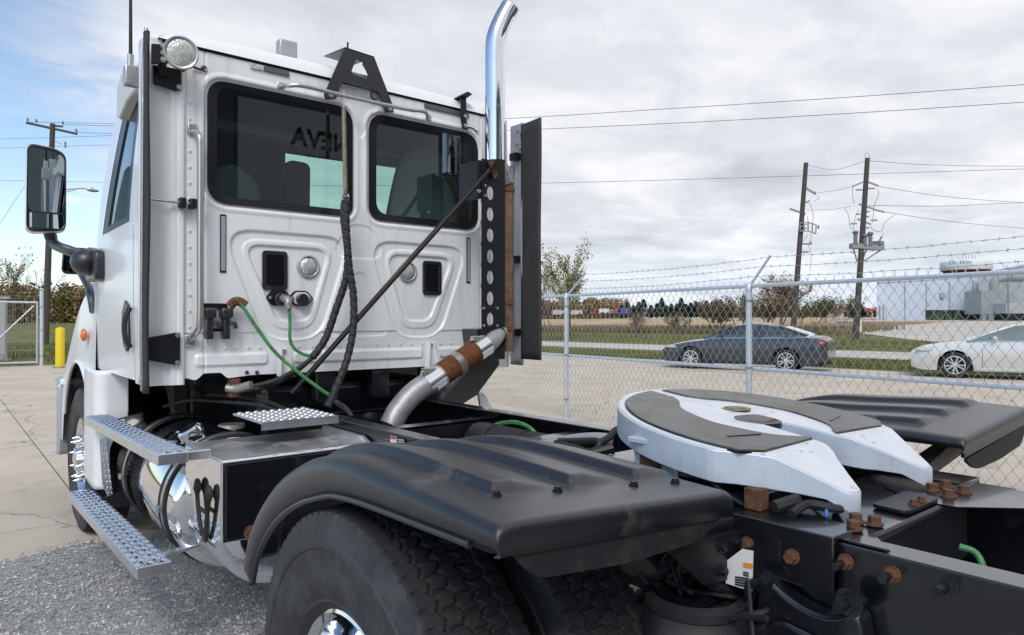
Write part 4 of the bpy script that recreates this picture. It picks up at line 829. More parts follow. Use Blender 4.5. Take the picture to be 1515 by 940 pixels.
MB().tube(bez([(-.39, .90, 1.05), (-.33, .88, 1.06), (-.28, .9, 1.05), (-.26, .84, 1.045)], 5), .016, 8).build('hose_stub', 'dark_hose', TR)
MB().tube(bez([(-.38, .86, 1.04), (-.32, .85, 1.055), (-.27, .80, 1.045), (-.2, .84, 1.04)], 5), .011, 8).build('hose_stub', 'rubber', TR)
MB().tube(bez([(-.33, .80, 1.04), (-.27, .83, 1.05), (-.2, .86, 1.06), (-.12, .95, 1.05)], 5), .004, 6).build('blue_cable', 'blue_wire', TR)
gh = P(1418, 808, x=-.2); MB().tube(bez([gh, gh + Vector((.01, -.03, -.01)), gh + Vector((0, -.05, -.05)), gh + Vector((-.01, -.05, -.1))], 5), .007, 8).build('green_air_line', 'green_hose', TR)
for k_ in range(4): MB().tube(bez([(.1 + k_ * .04, .2 - k_ * .05, .86), (-.05, .3 + k_ * .04, .9 + k_ * .01), (-.1, .45, .88), (.05, .6, .85)], 6), .012, 8).build('cable_loop', 'rubber', TR)
# ---- hanger casting, air spring, brackets near the wheel
b = MB(); pts = rpoly([(.885, .93), (.80, .875), (.72, .865), (.655, .905), (.60, .62), (.60, .5), (.90, .5)], [.03, .06, .06, .03, .05, .02, .02], 5)
hc = b.prism(pts, lambda y, z: (-.432, y, z), lambda y, z: (-.49, y, z)).build('suspension_hanger', 'frame_black', TR, smooth=30, bevel=.018, seg=3)
MB().prism(rpoly([(.86, .84), (.70, .82), (.675, .5), (.87, .5)], .06, 5), lambda y, z: (-.49, y, z), lambda y, z: (-.51, y, z)).build('hanger_boss', 'frame_black', hc, smooth=30, bevel=.008)
pl = MB().prism(rpoly([(.845, .765), (.70, .765), (.70, .715), (.845, .715)], .02, 4), lambda y, z: (-.509, y, z), lambda y, z: (-.513, y, z)).build('name_cartouche', 'frame_black', hc, smooth=30, bevel=.002)
put_text('AIRLINER', .031, pl, 'frame_black', Matrix.Translation((-.514, .7725, .740)) @ Matrix.Rotation(R(-90), 4, 'Z') @ Matrix.Rotation(R(90), 4, 'X'), .002, .2, name='cast_lettering')
for y_, z_ in ((.875, .905), (.675, .915)):
    o = MB().bolt((-.487, y_, z_), (-1, 0, 0), .02, .024, 1.5).build('hanger_bolt', 'frame_black', hc); MB().tube([(-.50, y_, z_), (-.54, y_, z_)], .011, 10).build('bolt_shank', 'black_metal', o)
asp = thing  # (kept free)
ac = P(1028, 905, x=-.545); ay, az = ac.y, .765
sprg = MB().lathe([(-.32, .10), (-.2, .115), (-.14, .135), (-.08, .125), (-.055, .118), (-.02, .135), (.02, .137), (.05, .12), (.06, .09), (.062, .001)], (-.545, ay, az), 'z', 32).build('air_spring', 'rubber', TR, smooth=60)
MB().lathe([(.055, .118), (.075, .12), (.085, .10)], (-.545, ay, az), 'z', 32).build('bead_ring', 'rubber', sprg)
MB().box(-.62, -.44, ay - .05, ay + .1, az + .07, az + .085).build('spring_plate', 'frame_black', sprg, smooth=0)
q_ = random.Random(4)
for k_ in range(7):
    y_ = ay - .1 + .035 * k_; MB().tube([(-.46, y_, .86 + q_.uniform(-.02, .02)), (-.53 - q_.random() * .04, y_ + q_.uniform(-.02, .02), .865 + q_.uniform(-.04, .03))], .014, 8).build('air_fitting', 'rubber', TR)
MB().tube(bez([(-.46, ay - .05, .9), (-.52, ay, .92), (-.55, ay + .04, .9), (-.56, ay + .03, .86)], 5), .008, 6).build('air_hose', 'dark_hose', sprg)
for k_ in range(11):
    y0_ = ay - .14 + q_.random() * .3; MB().tube(bez([(-.45, y0_, .80 + q_.random() * .13), (-.50 - q_.random() * .06, y0_ + q_.uniform(-.05, .05), .82 + q_.random() * .1), (-.56, y0_ + q_.uniform(-.08, .08), .80 + q_.random() * .12), (-.60, y0_ + q_.uniform(-.1, .1), .78 + q_.random() * .1)], 5), q_.uniform(.004, .009), 6).build('air_hose', 'rubber', sprg)
for k_ in range(3): MB().tube([(-.43, .86 - k_ * .05, .80 - k_ * .06), (-.53, .86 - k_ * .05, .80 - k_ * .06)], .016, 10).build('hanger_stud', 'black_metal', hc)
# fender carrier bracket with four bolts, warning label
yk = .945
pb = [P(u, v, y=yk) for u, v in ((972, 800), (1025, 775), (1052, 794), (1099, 783), (1101, 846), (1058, 866), (1042, 866))]
br = MB().prism([(p.x, p.z) for p in pb], lambda x, z: (x, yk, z), lambda x, z: (x, yk + .012, z)).build('fender_bracket', 'black_metal', TR, smooth=0, bevel=.003)
MB().add([tuple(pb[2]), tuple(pb[3]), (pb[3].x, yk + .10, pb[3].z), (pb[2].x, yk + .10, pb[2].z)], [(0, 1, 2, 3)]).build('bracket_flange', 'black_metal', br, smooth=0)
for u, v in ((1067, 808), (1089, 802), (1067, 844), (1089, 838)): MB().bolt(P(u, v, y=yk), (0, -1, 0), .0105, .010).build('bolt', 'black_metal', br)
MB().tube([(-.46, yk + .05, 1.01), (-.66, yk + .05, 1.0)], .035, 14).build('bracket_tube', 'black_metal', br)
MB().tube([P(1048, 788, y=yk + .04) + Vector((.02 * math.cos(a) * .8, 0, .016 * math.sin(a) + .006 * a / 6)) for a in np.linspace(0, 25, 60)], .003, 6).build('bracket_spring', 'dull_steel', br)
lq = [P(u, v, x=-.515) for u, v in ((1098, 812), (1114, 815), (1112, 874), (1074, 862), (1074, 830))]
lb = MB().prism([(p.y, p.z) for p in lq], lambda y, z: (-.518, y, z), lambda y, z: (-.514, y, z)).build('warning_label', 'label_white', TR, smooth=0)
MB().prism([(p.y, p.z) for p in lq], lambda y, z: (-.5135, y, z), lambda y, z: (-.434, y, z)).build('label_mount', 'frame_black', lb, smooth=0)
lo = [P(u, v, x=-.52) for u, v in ((1099, 832), (1112.5, 834), (1112, 841), (1099, 838.5))]; MB().prism([(p.y, p.z) for p in lo], lambda y, z: (-.5200, y, z), lambda y, z: (-.5185, y, z)).build('warning_band', 'label_orange', lb, smooth=0)
for k_ in range(6):
    a, c = P(1087 if k_ > 1 else 1099, 846 + k_ * 3.6, x=-.5195), P(1107, 848 + k_ * 4.0, x=-.5195); MB().bar(a, c, .0012, .0035, (0, 0, 1)).build('printed_line', 'print_black', lb, smooth=0)
# ---- fifth wheel
FC, FR, F0, FK, CR, TIP = 1.14, .457, 1.190, .135, .925, .775
def ftop(x, y):
    return F0 + FK * (y - FC) - (max(0, CR - y) / (CR - TIP)) * .062
def fifth():
    out_l = [(FR * math.cos(a), FC + FR * math.sin(a)) for a in np.linspace(R(-14), R(90), 30)]
    right = [(.075, .80), (.15, .792), (.215, .79), (.33, .828), (.43, .872)]
    poly = [(.052, 1.12), (.056, 1.06), (.060, 1.0), (.066, .96), (.0745, .934), (.083, .914), (.094, .896), (.117, .875), (.16, .825), (.195, .78), (.215, .773), (.238, .773), (.254, .782), (.282, .825), (.318, .88), (.352, .93), (.378, .965), (.402, .995)] + out_l
    full = poly + [(-x, y) for x, y in poly[::-1]][1:]
    full += []
    # close the throat: rounded slot end behind the lock
    full = [(.0, 1.155), (.035, 1.145)] + full + [(-.035, 1.145)]
    return full
fo = fifth()
def fifth_solid(poly, dz_top, dz_bot, name, m, parent, bottom=None):
    bm = bmesh.new(); vv = [bm.verts.new((x, y, 0)) for x, y in poly]; es = [bm.edges.new((vv[i], vv[(i + 1) % len(vv)])) for i in range(len(vv))]
    # crease line: also split along y=.872
    bmesh.ops.triangle_fill(bm, use_beauty=True, edges=es)
    bmesh.ops.bisect_plane(bm, geom=bm.verts[:] + bm.edges[:] + bm.faces[:], plane_co=(0, CR, 0), plane_no=(0, 1, 0))
    r_ = bmesh.ops.extrude_face_region(bm, geom=bm.faces[:]); lowv = [g for g in r_['geom'] if isinstance(g, bmesh.types.BMVert)]; low = set(lowv)
    for v in bm.verts:
        v.co.z = (ftop(v.co.x, v.co.y) + dz_top) if v not in low else (ftop(v.co.x, max(v.co.y, CR)) + dz_bot if bottom is None else bottom(v.co.x, v.co.y))
    bmesh.ops.recalc_face_normals(bm, faces=bm.faces); bm.verts.index_update(); b = MB(); b.v = [tuple(v.co) for v in bm.verts]; b.f = [tuple(v.index for v in f.verts) for f in bm.faces]; bm.free()
    o = b.build(name, m, parent, smooth=62, bevel=.004, seg=2); o.modifiers['bevel'].angle_limit = R(68); return o
fw = fifth_solid(fo, 0, -.085, 'fifth_wheel_plate', 'silver_paint', TR, lambda x, y: min(ftop(x, max(y, CR)) - .082, ftop(x, y) - .03) - max(0, CR - y) * .12)
# bright worn top face, a thin sheet that follows the plate
top = []
cxy = (0., 1.12)
for x, y in fo:
    d_ = Vector((x - cxy[0], y - cxy[1])); top.append((cxy[0] + d_.x * .985, cxy[1] + d_.y * .985) if abs(x) > .2 else (x * 1.02, y))
def skin(poly, dz, name, m, parent, th=.006, bev=.002):
    bm = bmesh.new(); vv = [bm.verts.new((x, y, 0)) for x, y in poly]; es = [bm.edges.new((vv[i], vv[(i + 1) % len(vv)])) for i in range(len(vv))]
    bmesh.ops.triangle_fill(bm, use_beauty=True, edges=es); bmesh.ops.bisect_plane(bm, geom=bm.verts[:] + bm.edges[:] + bm.faces[:], plane_co=(0, CR, 0), plane_no=(0, 1, 0))
    r_ = bmesh.ops.extrude_face_region(bm, geom=bm.faces[:]); low = set(g for g in r_['geom'] if isinstance(g, bmesh.types.BMVert))
    for v in bm.verts: v.co.z = ftop(v.co.x, v.co.y) + dz - (th if v in low else 0)
    bmesh.ops.recalc_face_normals(bm, faces=bm.faces); bm.verts.index_update(); b = MB(); b.v = [tuple(v.co) for v in bm.verts]; b.f = [tuple(v.index for v in f.verts) for f in bm.faces]; bm.free()
    return b.build(name, m, parent, smooth=25, bevel=bev)
skin(top, .0035, 'worn_top_face', 'silver_top', fw, .006, .001)
def padpoly(sg):
    o_ = [((FR - .028) * math.cos(a), FC + (FR - .028) * math.sin(a)) for a in np.linspace(R(-21), R(86), 26)]
    i_ = [(.035, FC + .33), (.07, FC + .28), (.15, FC + .21), (.20, FC + .10), (.205, FC + .02), (.16, FC - .10), (.085, FC - .155), (.07, .968), (.335, .955)]
    i_ = [(p.x, p.y) for p in bez([Vector((a, b_, 0)) for a, b_ in i_[:7]], 4)] + i_[7:]
    return [(sg * x, y) for x, y in (o_ + i_)]
for sg in (-1, 1):
    skin([(x * 1.012, FC + (y - FC) * 1.012) for x, y in padpoly(sg)], .005, 'pad_groove', 'black_gasket', fw, .006, 0)
    pd = skin(padpoly(sg), .0095, 'greased_pad', 'grease_pad', fw, .008, .002)
    MB().bar((sg * .20, 1.05, ftop(0, 1.05) + .0095), (sg * .32, 1.05 + .025, ftop(0, 1.075) + .0095), .006, .004).build('grease_slot', 'black_gasket', pd, smooth=0)
MB().lathe([(0, .05), (.004, .05), (.005, .001)], (.05, FC + .15, ftop(0, FC + .15) + .003), 'z', 28).build('lock_cover', 'brass', fw)
MB().lathe([(0, .036), (.006, .034), (.007, .001)], (.05, FC + .15, ftop(0, FC + .15) + .003), 'z', 28).build('grease_smear', 'grease_pad', fw)
MB().prism(rpoly([(-.10, FC + .05), (-.055, FC + .09), (.055, FC + .075), (.06, FC - .0), (.03, FC - .03), (-.05, FC - .02)], .025, 5), lambda x, y: (x, y, ftop(x, y) - .01), lambda x, y: (x, y, ftop(x, y) + .0045)).build('lock_opening', 'black_gasket', fw, smooth=0)
MB().tube(bez([(-.06, FC + .03, 1.188), (-.02, FC + .0, 1.184), (.04, FC + .005, 1.188)], 5), .012, 8).build('lock_jaw', 'rust', fw)
# side skirt lug with pivot pin, pedestal and base
for sg in (-1, 1):
    lg = MB().prism(rpoly([(1.18, 1.12), (1.33, 1.15), (1.31, 1.05), (1.27, .985), (1.21, .985), (1.17, 1.06)], .02, 4), lambda y, z: (sg * .36, y, z), lambda y, z: (sg * .41, y, z)).build('pivot_lug', 'silver_paint', fw, smooth=30, bevel=.006)
    c_ = P(958, 655, x=-.43) if sg < 0 else Vector((.43, P(958, 655, x=-.43).y, P(958, 655, x=-.43).z))
    MB().prism(rpoly([(c_.y - .075, c_.z - .004), (c_.y + .06, c_.z - .004), (c_.y + .06, c_.z + .012), (c_.y - .075, c_.z + .012)], .005, 3), lambda y, z: (sg * .36, y, z), lambda y, z: (sg * .445, y, z)).build('lug_flange', 'silver_paint', lg, smooth=0, bevel=.003)
    MB().bolt((sg * .42, c_.y, c_.z + .012), (0, 0, 1), .012, .009, 1.6).build('lug_bolt', 'rust', lg)
    MB().tube([(sg * .34, c_.y - .0, c_.z - .055), (sg * .425, c_.y - .0, c_.z - .055)], .034, 16).build('pivot_pin', 'rust', lg)
    MB().prism([(.95, 1.033), (1.58, 1.033), (1.44, 1.09), (1.08, 1.09)], lambda y, z: (sg * .33, y, z), lambda y, z: (sg * .40, y, z)).build('pedestal', 'frame_black', fw, smooth=0, bevel=.008)
MB().box(-.34, .34, 1.0, 1.5, 1.035, 1.085).build('rocker_base', 'frame_black', fw, smooth=0, bevel=.01)
MB().tube([(-.42, 1.62, 1.05), (-.30, 1.5, 1.10)], .014, 8).build('release_handle', 'black_metal', fw)
# ---- between the rails: tank, green coil, grey arms
MB().lathe([(-.3, .001), (-.29, .08), (-.26, .105), (.26, .105), (.29, .08), (.3, .001)], (.20, 2.62, .875), 'y', 28).build('air_tank', 'rubber', TR, smooth=50)
for k_ in (0, 1): MB().lathe([(-.012, .108), (.012, .108)], (.20, 2.5 + k_ * .24, .875), 'y', 24).build('tank_strap', 'black_metal', TR)
for k_ in (0, .025): MB().tube(bez([P(722 + k_ * 300, 634, x=.22), P(740, 626 + k_ * 80, x=.25), P(762, 624 + k_ * 80, x=.25), P(780, 630 + k_ * 60, x=.24), P(792, 640, x=.22)], 6), .008, 8).build('green_air_line', 'green_hose', TR)
MB().tube(bez([P(795, 660, x=-.05), P(820, 656, x=-.02), P(850, 650, x=.02), P(880, 648, x=.05), P(905, 650, x=.08)], 6), .022, 10).build('torque_arm', 'pole_grey', TR)
MB().tube(bez([P(822, 655, x=-.1), P(850, 662, x=-.12), P(872, 668, x=-.12), P(884, 662, x=-.12), P(884, 652, x=-.1), P(850, 652, x=-.08), P(826, 652, x=-.1)], 6), .011, 8).build('air_hose', 'dark_hose', TR)
MB().tube(bez([P(884, 656, x=-.1), P(900, 648, x=-.05), P(912, 636, x=0.), P(930, 632, x=.05)], 6), .014, 8).build('air_hose', 'dark_hose', TR)
MB().tube([P(869, 676, x=-.12), P(869, 664, x=-.12)], .005, 6).build('cable_tie', 'label_white', TR)
# deck rail sticker
sq = [P(u, v, x=-.432) for u, v in ((577, 644), (600, 648), (600, 664), (577, 664))]
sk = MB().prism([(p.y, p.z) for p in sq], lambda y, z: (-.4325, y, z), lambda y, z: (-.436, y, z)).build('warning_label', 'print_black', TR, smooth=0)
q2 = [P(u, v, x=-.437) for u, v in ((577.5, 645), (586.5, 646), (586.5, 663), (577.5, 663))]; MB().prism([(p.y, p.z) for p in q2], lambda y, z: (-.436, y, z), lambda y, z: (-.4375, y, z)).build('pictogram', 'label_white', sk, smooth=0)
q2 = [P(u, v, x=-.4378) for u, v in ((578, 645.5), (586, 646.2), (586, 650), (578, 649.5))]; MB().prism([(p.y, p.z) for p in q2], lambda y, z: (-.4375, y, z), lambda y, z: (-.4385, y, z)).build('warning_band', 'label_red', sk, smooth=0)
for k_ in range(4): MB().bar(P(588.5, 650.5 + k_ * 3.2, x=-.437), P(598, 651.5 + k_ * 3.2, x=-.437), .001, .003).build('printed_line', 'label_white', sk, smooth=0)
# ---- quarter fenders
def fender(sg, dy, rib=.024, lip=1., dzf=0., flat=0.):
    pr = [(.917, 1.098), (.9165, 1.138), (.9175, 1.147), (.9215, 1.1535), (.929, 1.157), (.94, 1.158)] + [(y__, 1.1582 + .009 * (y__ - .95) / .2) for y__ in np.arange(.95, 1.15, .006)] + [(p.x, p.y) for p in bez([Vector((1.15, 1.1672, 0)), Vector((1.35, 1.176, 0)), Vector((1.5, 1.178, 0)), Vector((1.62, 1.168, 0)), Vector((1.78, 1.126, 0)), Vector((1.95, 1.045, 0)), Vector((2.08, .945, 0)), Vector((2.16, .85, 0)), Vector((2.205, .76, 0))], 8)]
    nrm = []
    for i in range(len(pr)):
        a = Vector(pr[max(0, i - 1)]); c = Vector(pr[min(len(pr) - 1, i + 1)]); t = (c - a).normalized(); nrm.append(Vector((-t.y, t.x)))
    nrm[0] = Vector((-1, 0)); 
    xs_ = [-1.222, -1.229, -1.230, -1.224, -1.210, -1.193, -1.172] + list(np.linspace(-1.16, -.56, 121)) + [-.548, -.54, -.536, -.535]
    ds_ = [-.105, -.07, -.045, -.024, -.009, -.002, 0] + [0] * 121 + [-.006, -.018, -.04, -.08]
    X = np.zeros((len(pr), len(xs_))); Y = X.copy(); Z = X.copy()
    for i, (y, z) in enumerate(pr):
        for j, (x, d_) in enumerate(zip(xs_, ds_)):
            h = 0.
            for x0 in ((-1.10, -.887, -.676) if sg < 0 else (-.66, -.87, -1.08)):
                w = .20; u_ = (x - x0) / w if sg < 0 else (x0 - x) / w
                if -.12 < u_ < 1: h += rib * (float(sstep(-.11, 0, np.array(u_))) if u_ < 0 else (1. if u_ < .22 else ((1 - u_) / .78) ** 1.25))
            ty = y - .97 * 1 ; fade = float(sstep(1.062, 1.098, y)) * (1 - .3 * float(sstep(1.9, 2.2, y)))
            till = (x + 1.19) / .637 * .047 * float(sstep(2.0, 1.5, y))
            d_ = d_ * lip * float(np.interp(y, [.93, 1.7], [.52, 1.]))
            q = nrm[i] * (d_ + h * fade * (1 if abs(d_) < 1e-6 else 0)); zz = z + q.y
            if i < 9:
                kz = (z - 1.098) / .06; q = Vector((0, 0)); zz = z + d_ * kz
                if j < 7: x = x * kz + (1 - kz) * (-1.228 + j * .0093)
            X[i, j] = sg * -x; Y[i, j] = y + q.x + dy; Z[i, j] = zz - till + dzf - flat * float(sstep(1.05, 1.5, y))
    b = MB(); b.grid(X, Y, Z); o = b.build('quarter_fender', 'black_plastic', TR, smooth=50, recalc=True); s_ = o.modifiers.new('thickness', 'SOLIDIFY'); s_.thickness = .01; s_.offset = -1
    # rolled front edge
    MB().tube([(X[-1, j], Y[-1, j], Z[-1, j]) for j in range(0, len(xs_), 4)], .010, 8).build('rolled_edge', 'black_plastic', o)
    MB().tube([(X[i, 0], Y[i, 0], Z[i, 0]) for i in range(14, len(pr), 3)], .008, 8).build('rolled_edge', 'black_plastic', o)
    for x_, y_ in ((-1.105, 1.075), (-.955, 1.06), (-.745, 1.035), (-.615, 1.02)):
        z_ = 1.160 - (x_ + 1.19) / .637 * .047 + .003; MB().bolt((sg * -x_, y_ + dy, z_), (0, 0, 1), .008, .007, 1.4).build('bolt', 'black_metal', o)
    MB().prism(rpoly([(-1.20, 1.115), (-.56, 1.06), (-.66, 1.015), (-.90, 1.02), (-1.14, 1.045)], .04, 5), lambda x, z: (sg * -x, .922 + dy, z), lambda x, z: (sg * -x, .934 + dy, z)).build('mud_flap_strip', 'rubber', o, smooth=30)
    MB().bar((sg * .44, 1.06 + dy, .99), (sg * 1.15, 1.06 + dy, 1.09), .06, .05).build('fender_arm', 'black_metal', o, smooth=0)
    MB().bar((sg * .44, 1.9 + dy, .93), (sg * 1.15, 1.9 + dy, 1.02), .05, .05).build('fender_arm', 'black_metal', o, smooth=0)
fender(-1, 0); fender(1, -.13, .020, .75, .02, .03)
MB().prism([(P(1395, 660, y=.9).x, 1.08), (P(1425, 660, y=.9).x, 1.08), (.56, 1.0), (.50, 1.0), (.52, 1.04)], lambda x, z: (x, .88, z), lambda x, z: (x, .90, z)).build('fender_bracket', 'black_metal', TR, smooth=0)
# ---- wheels
def tyre_mesh(R0, w, rin, lugs=True):
    """axis x, centred; outer face towards -x"""
    nth = 936 if lugs else 96
    half = w / 2
    if lugs:
        prof = [(-half * .62, rin + .004), (-half * .80, rin + .02), (-half * .88, rin + .036), (-half * .865, rin + .042), (-half * .93, rin + .07), (-half * .985, rin + .105), (-half * .975, rin + .110), (-half, rin + .135), (-half * 1.0, R0 - .098), (-half * 1.025, R0 - .094), (-half * 1.02, R0 - .080), (-half * .985, R0 - .075), (-half * .95, R0 - .05), (-half * .90, R0 - .028), (-half * .87, R0 - .010)]
        tw = np.linspace(-half * .83, half * .83, 45); prof_r = [(a, R0 - .012 * (abs(a) / half) ** 3) for a in tw]
        pf = prof + prof_r + [(-h, r) for h, r in prof[::-1]]
    else:
        pf = [(-half * .62, rin), (-half * .95, rin + .05), (-half, rin + .12), (-half * .95, R0 - .05), (-half * .8, R0), (0, R0 + .003), (half * .8, R0), (half * .95, R0 - .05), (half, rin + .12), (half * .95, rin + .05), (half * .62, rin)]
    h = np.array([p[0] for p in pf]); r = np.array([p[1] for p in pf]); th = np.linspace(0, 2 * np.pi, nth, endpoint=False)
    Hh, TH = np.meshgrid(h, th, indexing='ij'); RR = np.repeat(r[:, None], nth, 1)
    if lugs:
        n0, n1 = len(prof), len(prof) + len(prof_r); tri = lambda x: np.abs(((x) % 1) * 2 - 1) * 2 - 1
        g = np.zeros_like(RR); ph = TH / (2 * np.pi) * 78
        for c_, am in ((-.5, .045), (-.17, .075), (.17, .075), (.5, .045)):
            g = np.maximum(g, sstep(.04, .016, np.abs(Hh / half - c_ - am * tri(ph))))
        for lo, hi, off in ((-.5, -.17, 0.), (-.17, .17, .5), (.17, .5, 0.)):
            inside = (Hh / half > lo) & (Hh / half < hi); g = np.maximum(g, inside * sstep(.16, .07, np.abs(((ph + off + .25 * Hh / half) % 1) - .5)) * .9)
        sh = (np.abs(Hh / half) > .60); g = np.maximum(g, sh * sstep(.13, .06, np.abs(((ph * 1.0 + .2) % 1) - .5)) * .55 * sstep(.58, .75, np.abs(Hh / half)))
        RR[n0:n1] -= .0085 * g[n0:n1]
        for i in (n0 - 1, n0 - 2, n1, n1 + 1): RR[i] -= .007 * sstep(.2, .08, np.abs(((ph[i] * 1.0 + .2) % 1) - .5))
        ringy = np.zeros(len(pf)); 
    b = MB(); b.grid(Hh, RR * np.cos(TH), RR * np.sin(TH), wrap=True); return b
def wheel(x, y, z, R0, w, flip, rin=.285, lugs=True, dish=.16, hub=False):
    t_ = tyre_mesh(R0, w, rin, lugs).xf(Matrix.Translation((x, y, z))); b = t_
    o = thing_part('wheel', (x, y, z))
    ty = b.build('tyre', 'tyre_tread', o, smooth=28, recalc=True)
    ty.data.materials.append(M['tyre_side'])
    n_th = 936 if lugs else 96; nh = 8
    if lugs:
        mi = np.zeros(len(ty.data.polygons), np.int32); rows = len(mi) // n_th; ri = np.arange(len(mi)) // n_th; mi[(ri < 14) | (ri >= rows - 14)] = 1; ty.data.polygons.foreach_set('material_index', mi)
    s_ = -1 if flip < 0 else 1
    MB().lathe([(s_ * w * .36, rin + .012), (s_ * (w * .36 + .006), rin + .016), (s_ * (w * .36 + .010), rin + .008), (s_ * (w * .34), rin - .006), (s_ * (w * .30), rin - .012), (s_ * (w * .36 - dish), rin - .02), (s_ * (w * .36 - dish - .004), rin - .05), (s_ * (w * .36 - dish), .12), (s_ * (w * .36 - dish + .03), .11), (s_ * (w * .36 - dish + .09), .09), (s_ * (w * .36 - dish + .10), .001)], (x, y, z), 'x', 64).build('rim', 'polished_alu', o, smooth=40)
    return o
def thing_part(name, loc):
    o = bpy.data.objects.new(name, None); COL.objects.link(o); o.parent = TR; o.location = Vector(loc) - WL[TR.name]; WL[o.name] = Vector(loc); o.empty_display_size = .1; return o
RY, RZ, RR_ = 1.535, .522, .524
w1 = wheel(-1.092, RY, RZ, RR_, .272, -1, rin=.262, dish=.205)
def wclone(src, loc, rz=0):
    c = clone(src, TR); c.location = Vector(loc) - WL[TR.name]; c.rotation_euler.z = rz; c.rotation_euler.x = random.uniform(0, 6) if rz == 0 else 0; return c
wclone(w1, (-.752, RY, RZ)); wclone(w1, (1.092, RY, RZ), math.pi); wclone(w1, (.752, RY, RZ), math.pi)
for c in w1.children:
    if c.name.startswith('rim'): RIM = c
# outer hub parts of the left dual
for k_ in range(10):
    a = R(36 * k_); MB().bolt((-1.06, RY + .143 * math.cos(a), RZ + .143 * math.sin(a)), (-1, 0, 0), .017, .04, 1.3).build('wheel_nut', 'chrome', w1)
# front wheels
FY, FZ = 5.84, .510
for sg in (-1, 1):
    f_ = wheel(sg * 1.045, FY, FZ, .512, .285, sg, .285, sg < 0, .05)
    for k_ in range(10):
        a = R(36 * k_ + 10); p = Vector((sg * 1.105, FY + .15 * math.cos(a), FZ + .15 * math.sin(a))); MB().tube([p, p + Vector((sg * .012, 0, 0)), p + Vector((sg * .014, 0, 0)), p + Vector((sg * .06, 0, 0)), p + Vector((sg * .085, 0, 0)), p + Vector((sg * .108, 0, 0))], [.027, .027, .020, .018, .013, .003], 14).build('spike_nut', 'chrome', f_)
    MB().lathe([(0, .11), (sg * .06, .105), (sg * .10, .08), (sg * .115, .001)], (sg * 1.10, FY, FZ), 'x', 28).build('hub_cap', 'chrome', f_)
# ---- hood, fender flare, bumper
ys = np.concatenate([np.linspace(5.29, 6.5, 50), np.linspace(6.52, 7.35, 22)]); ts = np.linspace(0, 1, 44)
for sg in (-1, 1):
    X = np.zeros((len(ys), len(ts))); Y = X.copy(); Z = X.copy()
    for i, y in enumerate(ys):
        sh = 1.95 - .20 * sstep(5.3, 5.9, y) - .45 * sstep(5.7, 6.7, y) - .25 * sstep(6.4, 7.3, y)      # shoulder height
        topz = 1.98 - .16 * (y - 5.29) / 2.06; wv = 1.155 + .035 * sstep(5.4, 5.9, y) - .10 * sstep(6.5, 7.3, y) ** 2
        arch = FZ + math.sqrt(max(0, .70 ** 2 - (y - FY) ** 2)) if abs(y - FY) < .695 else (1.2 if y < FY else .55)
        zb0 = max(arch, .98 if y < FY else .55) if y < 6.5 else max(.55, arch); zb0 = min(zb0, sh - .06)
        for j, t_ in enumerate(ts):
            if t_ < .55: f = t_ / .55; x = wv - .03 * f ** 3; z = zb0 + (sh - .10 - zb0) * f
            elif t_ < .8: f = (t_ - .55) / .25; x = wv - .03 - (wv - .78) * math.sin(f * 1.57) ** 1.5 * 1; z = sh - .10 + .10 * math.sin(f * 1.57)
            else: f = (t_ - .8) / .2; x = .78 * (1 - f); z = sh + (topz - sh) * min(1, f * 3) ** .6 if topz > sh else sh
            if y > 6.9: x *= 1
            X[i, j] = sg * x; Y[i, j] = y; Z[i, j] = z
    hd_ = MB().grid(X, Y, Z).build('hood', 'white_paint', TR, smooth=50)
    b = MB(); pts = [(sg * 1.185, FY + .70 * math.cos(a), FZ + .70 * math.sin(a)) for a in np.linspace(R(22), R(143), 30)]; b.tube(pts, .014, 8); b.build('arch_lip', 'white_paint', hd_)
    X, T_ = np.meshgrid(np.linspace(.7, 1.15, 4), np.linspace(R(-5), R(170), 26), indexing='ij'); MB().grid(sg * X, FY + .66 * np.cos(T_), FZ + .66 * np.sin(T_)).build('wheel_well', 'frame_black', hd_, smooth=50)
    bp = MB().prism(rpoly([(6.62, .42), (6.62, 1.0), (6.78, 1.03), (7.5, 1.0), (7.55, .42)], .05, 5), lambda y, z: (sg * (1.22 - .1 * max(0, y - 7) * 2), y, z), lambda y, z: (sg * .6, y + .05, z)).build('bumper_end', 'grey_panel', TR, smooth=30, bevel=.02)
    MB().box(sg * 1.10 if sg > 0 else -1.20, sg * 1.20 if sg > 0 else -1.10, 6.60, 6.66, .985, 1.03).build('bumper_cap', 'white_paint', bp, smooth=0, bevel=.01)
MB().box(-.62, .62, 7.0, 7.62, .42, 1.0).build('bumper', 'grey_panel', TR, smooth=30, bevel=.03)
MB().box(-.6, .6, 7.3, 7.42, 1.0, 1.75).build('grille', 'chrome', TR, smooth=30, bevel=.03)
sg_c = P(124, 496, x=-1.19); si = MB().sphere(sg_c, .042, 16, (.5, 1.0, 1.05)).build('side_indicator', 'amber', TR)
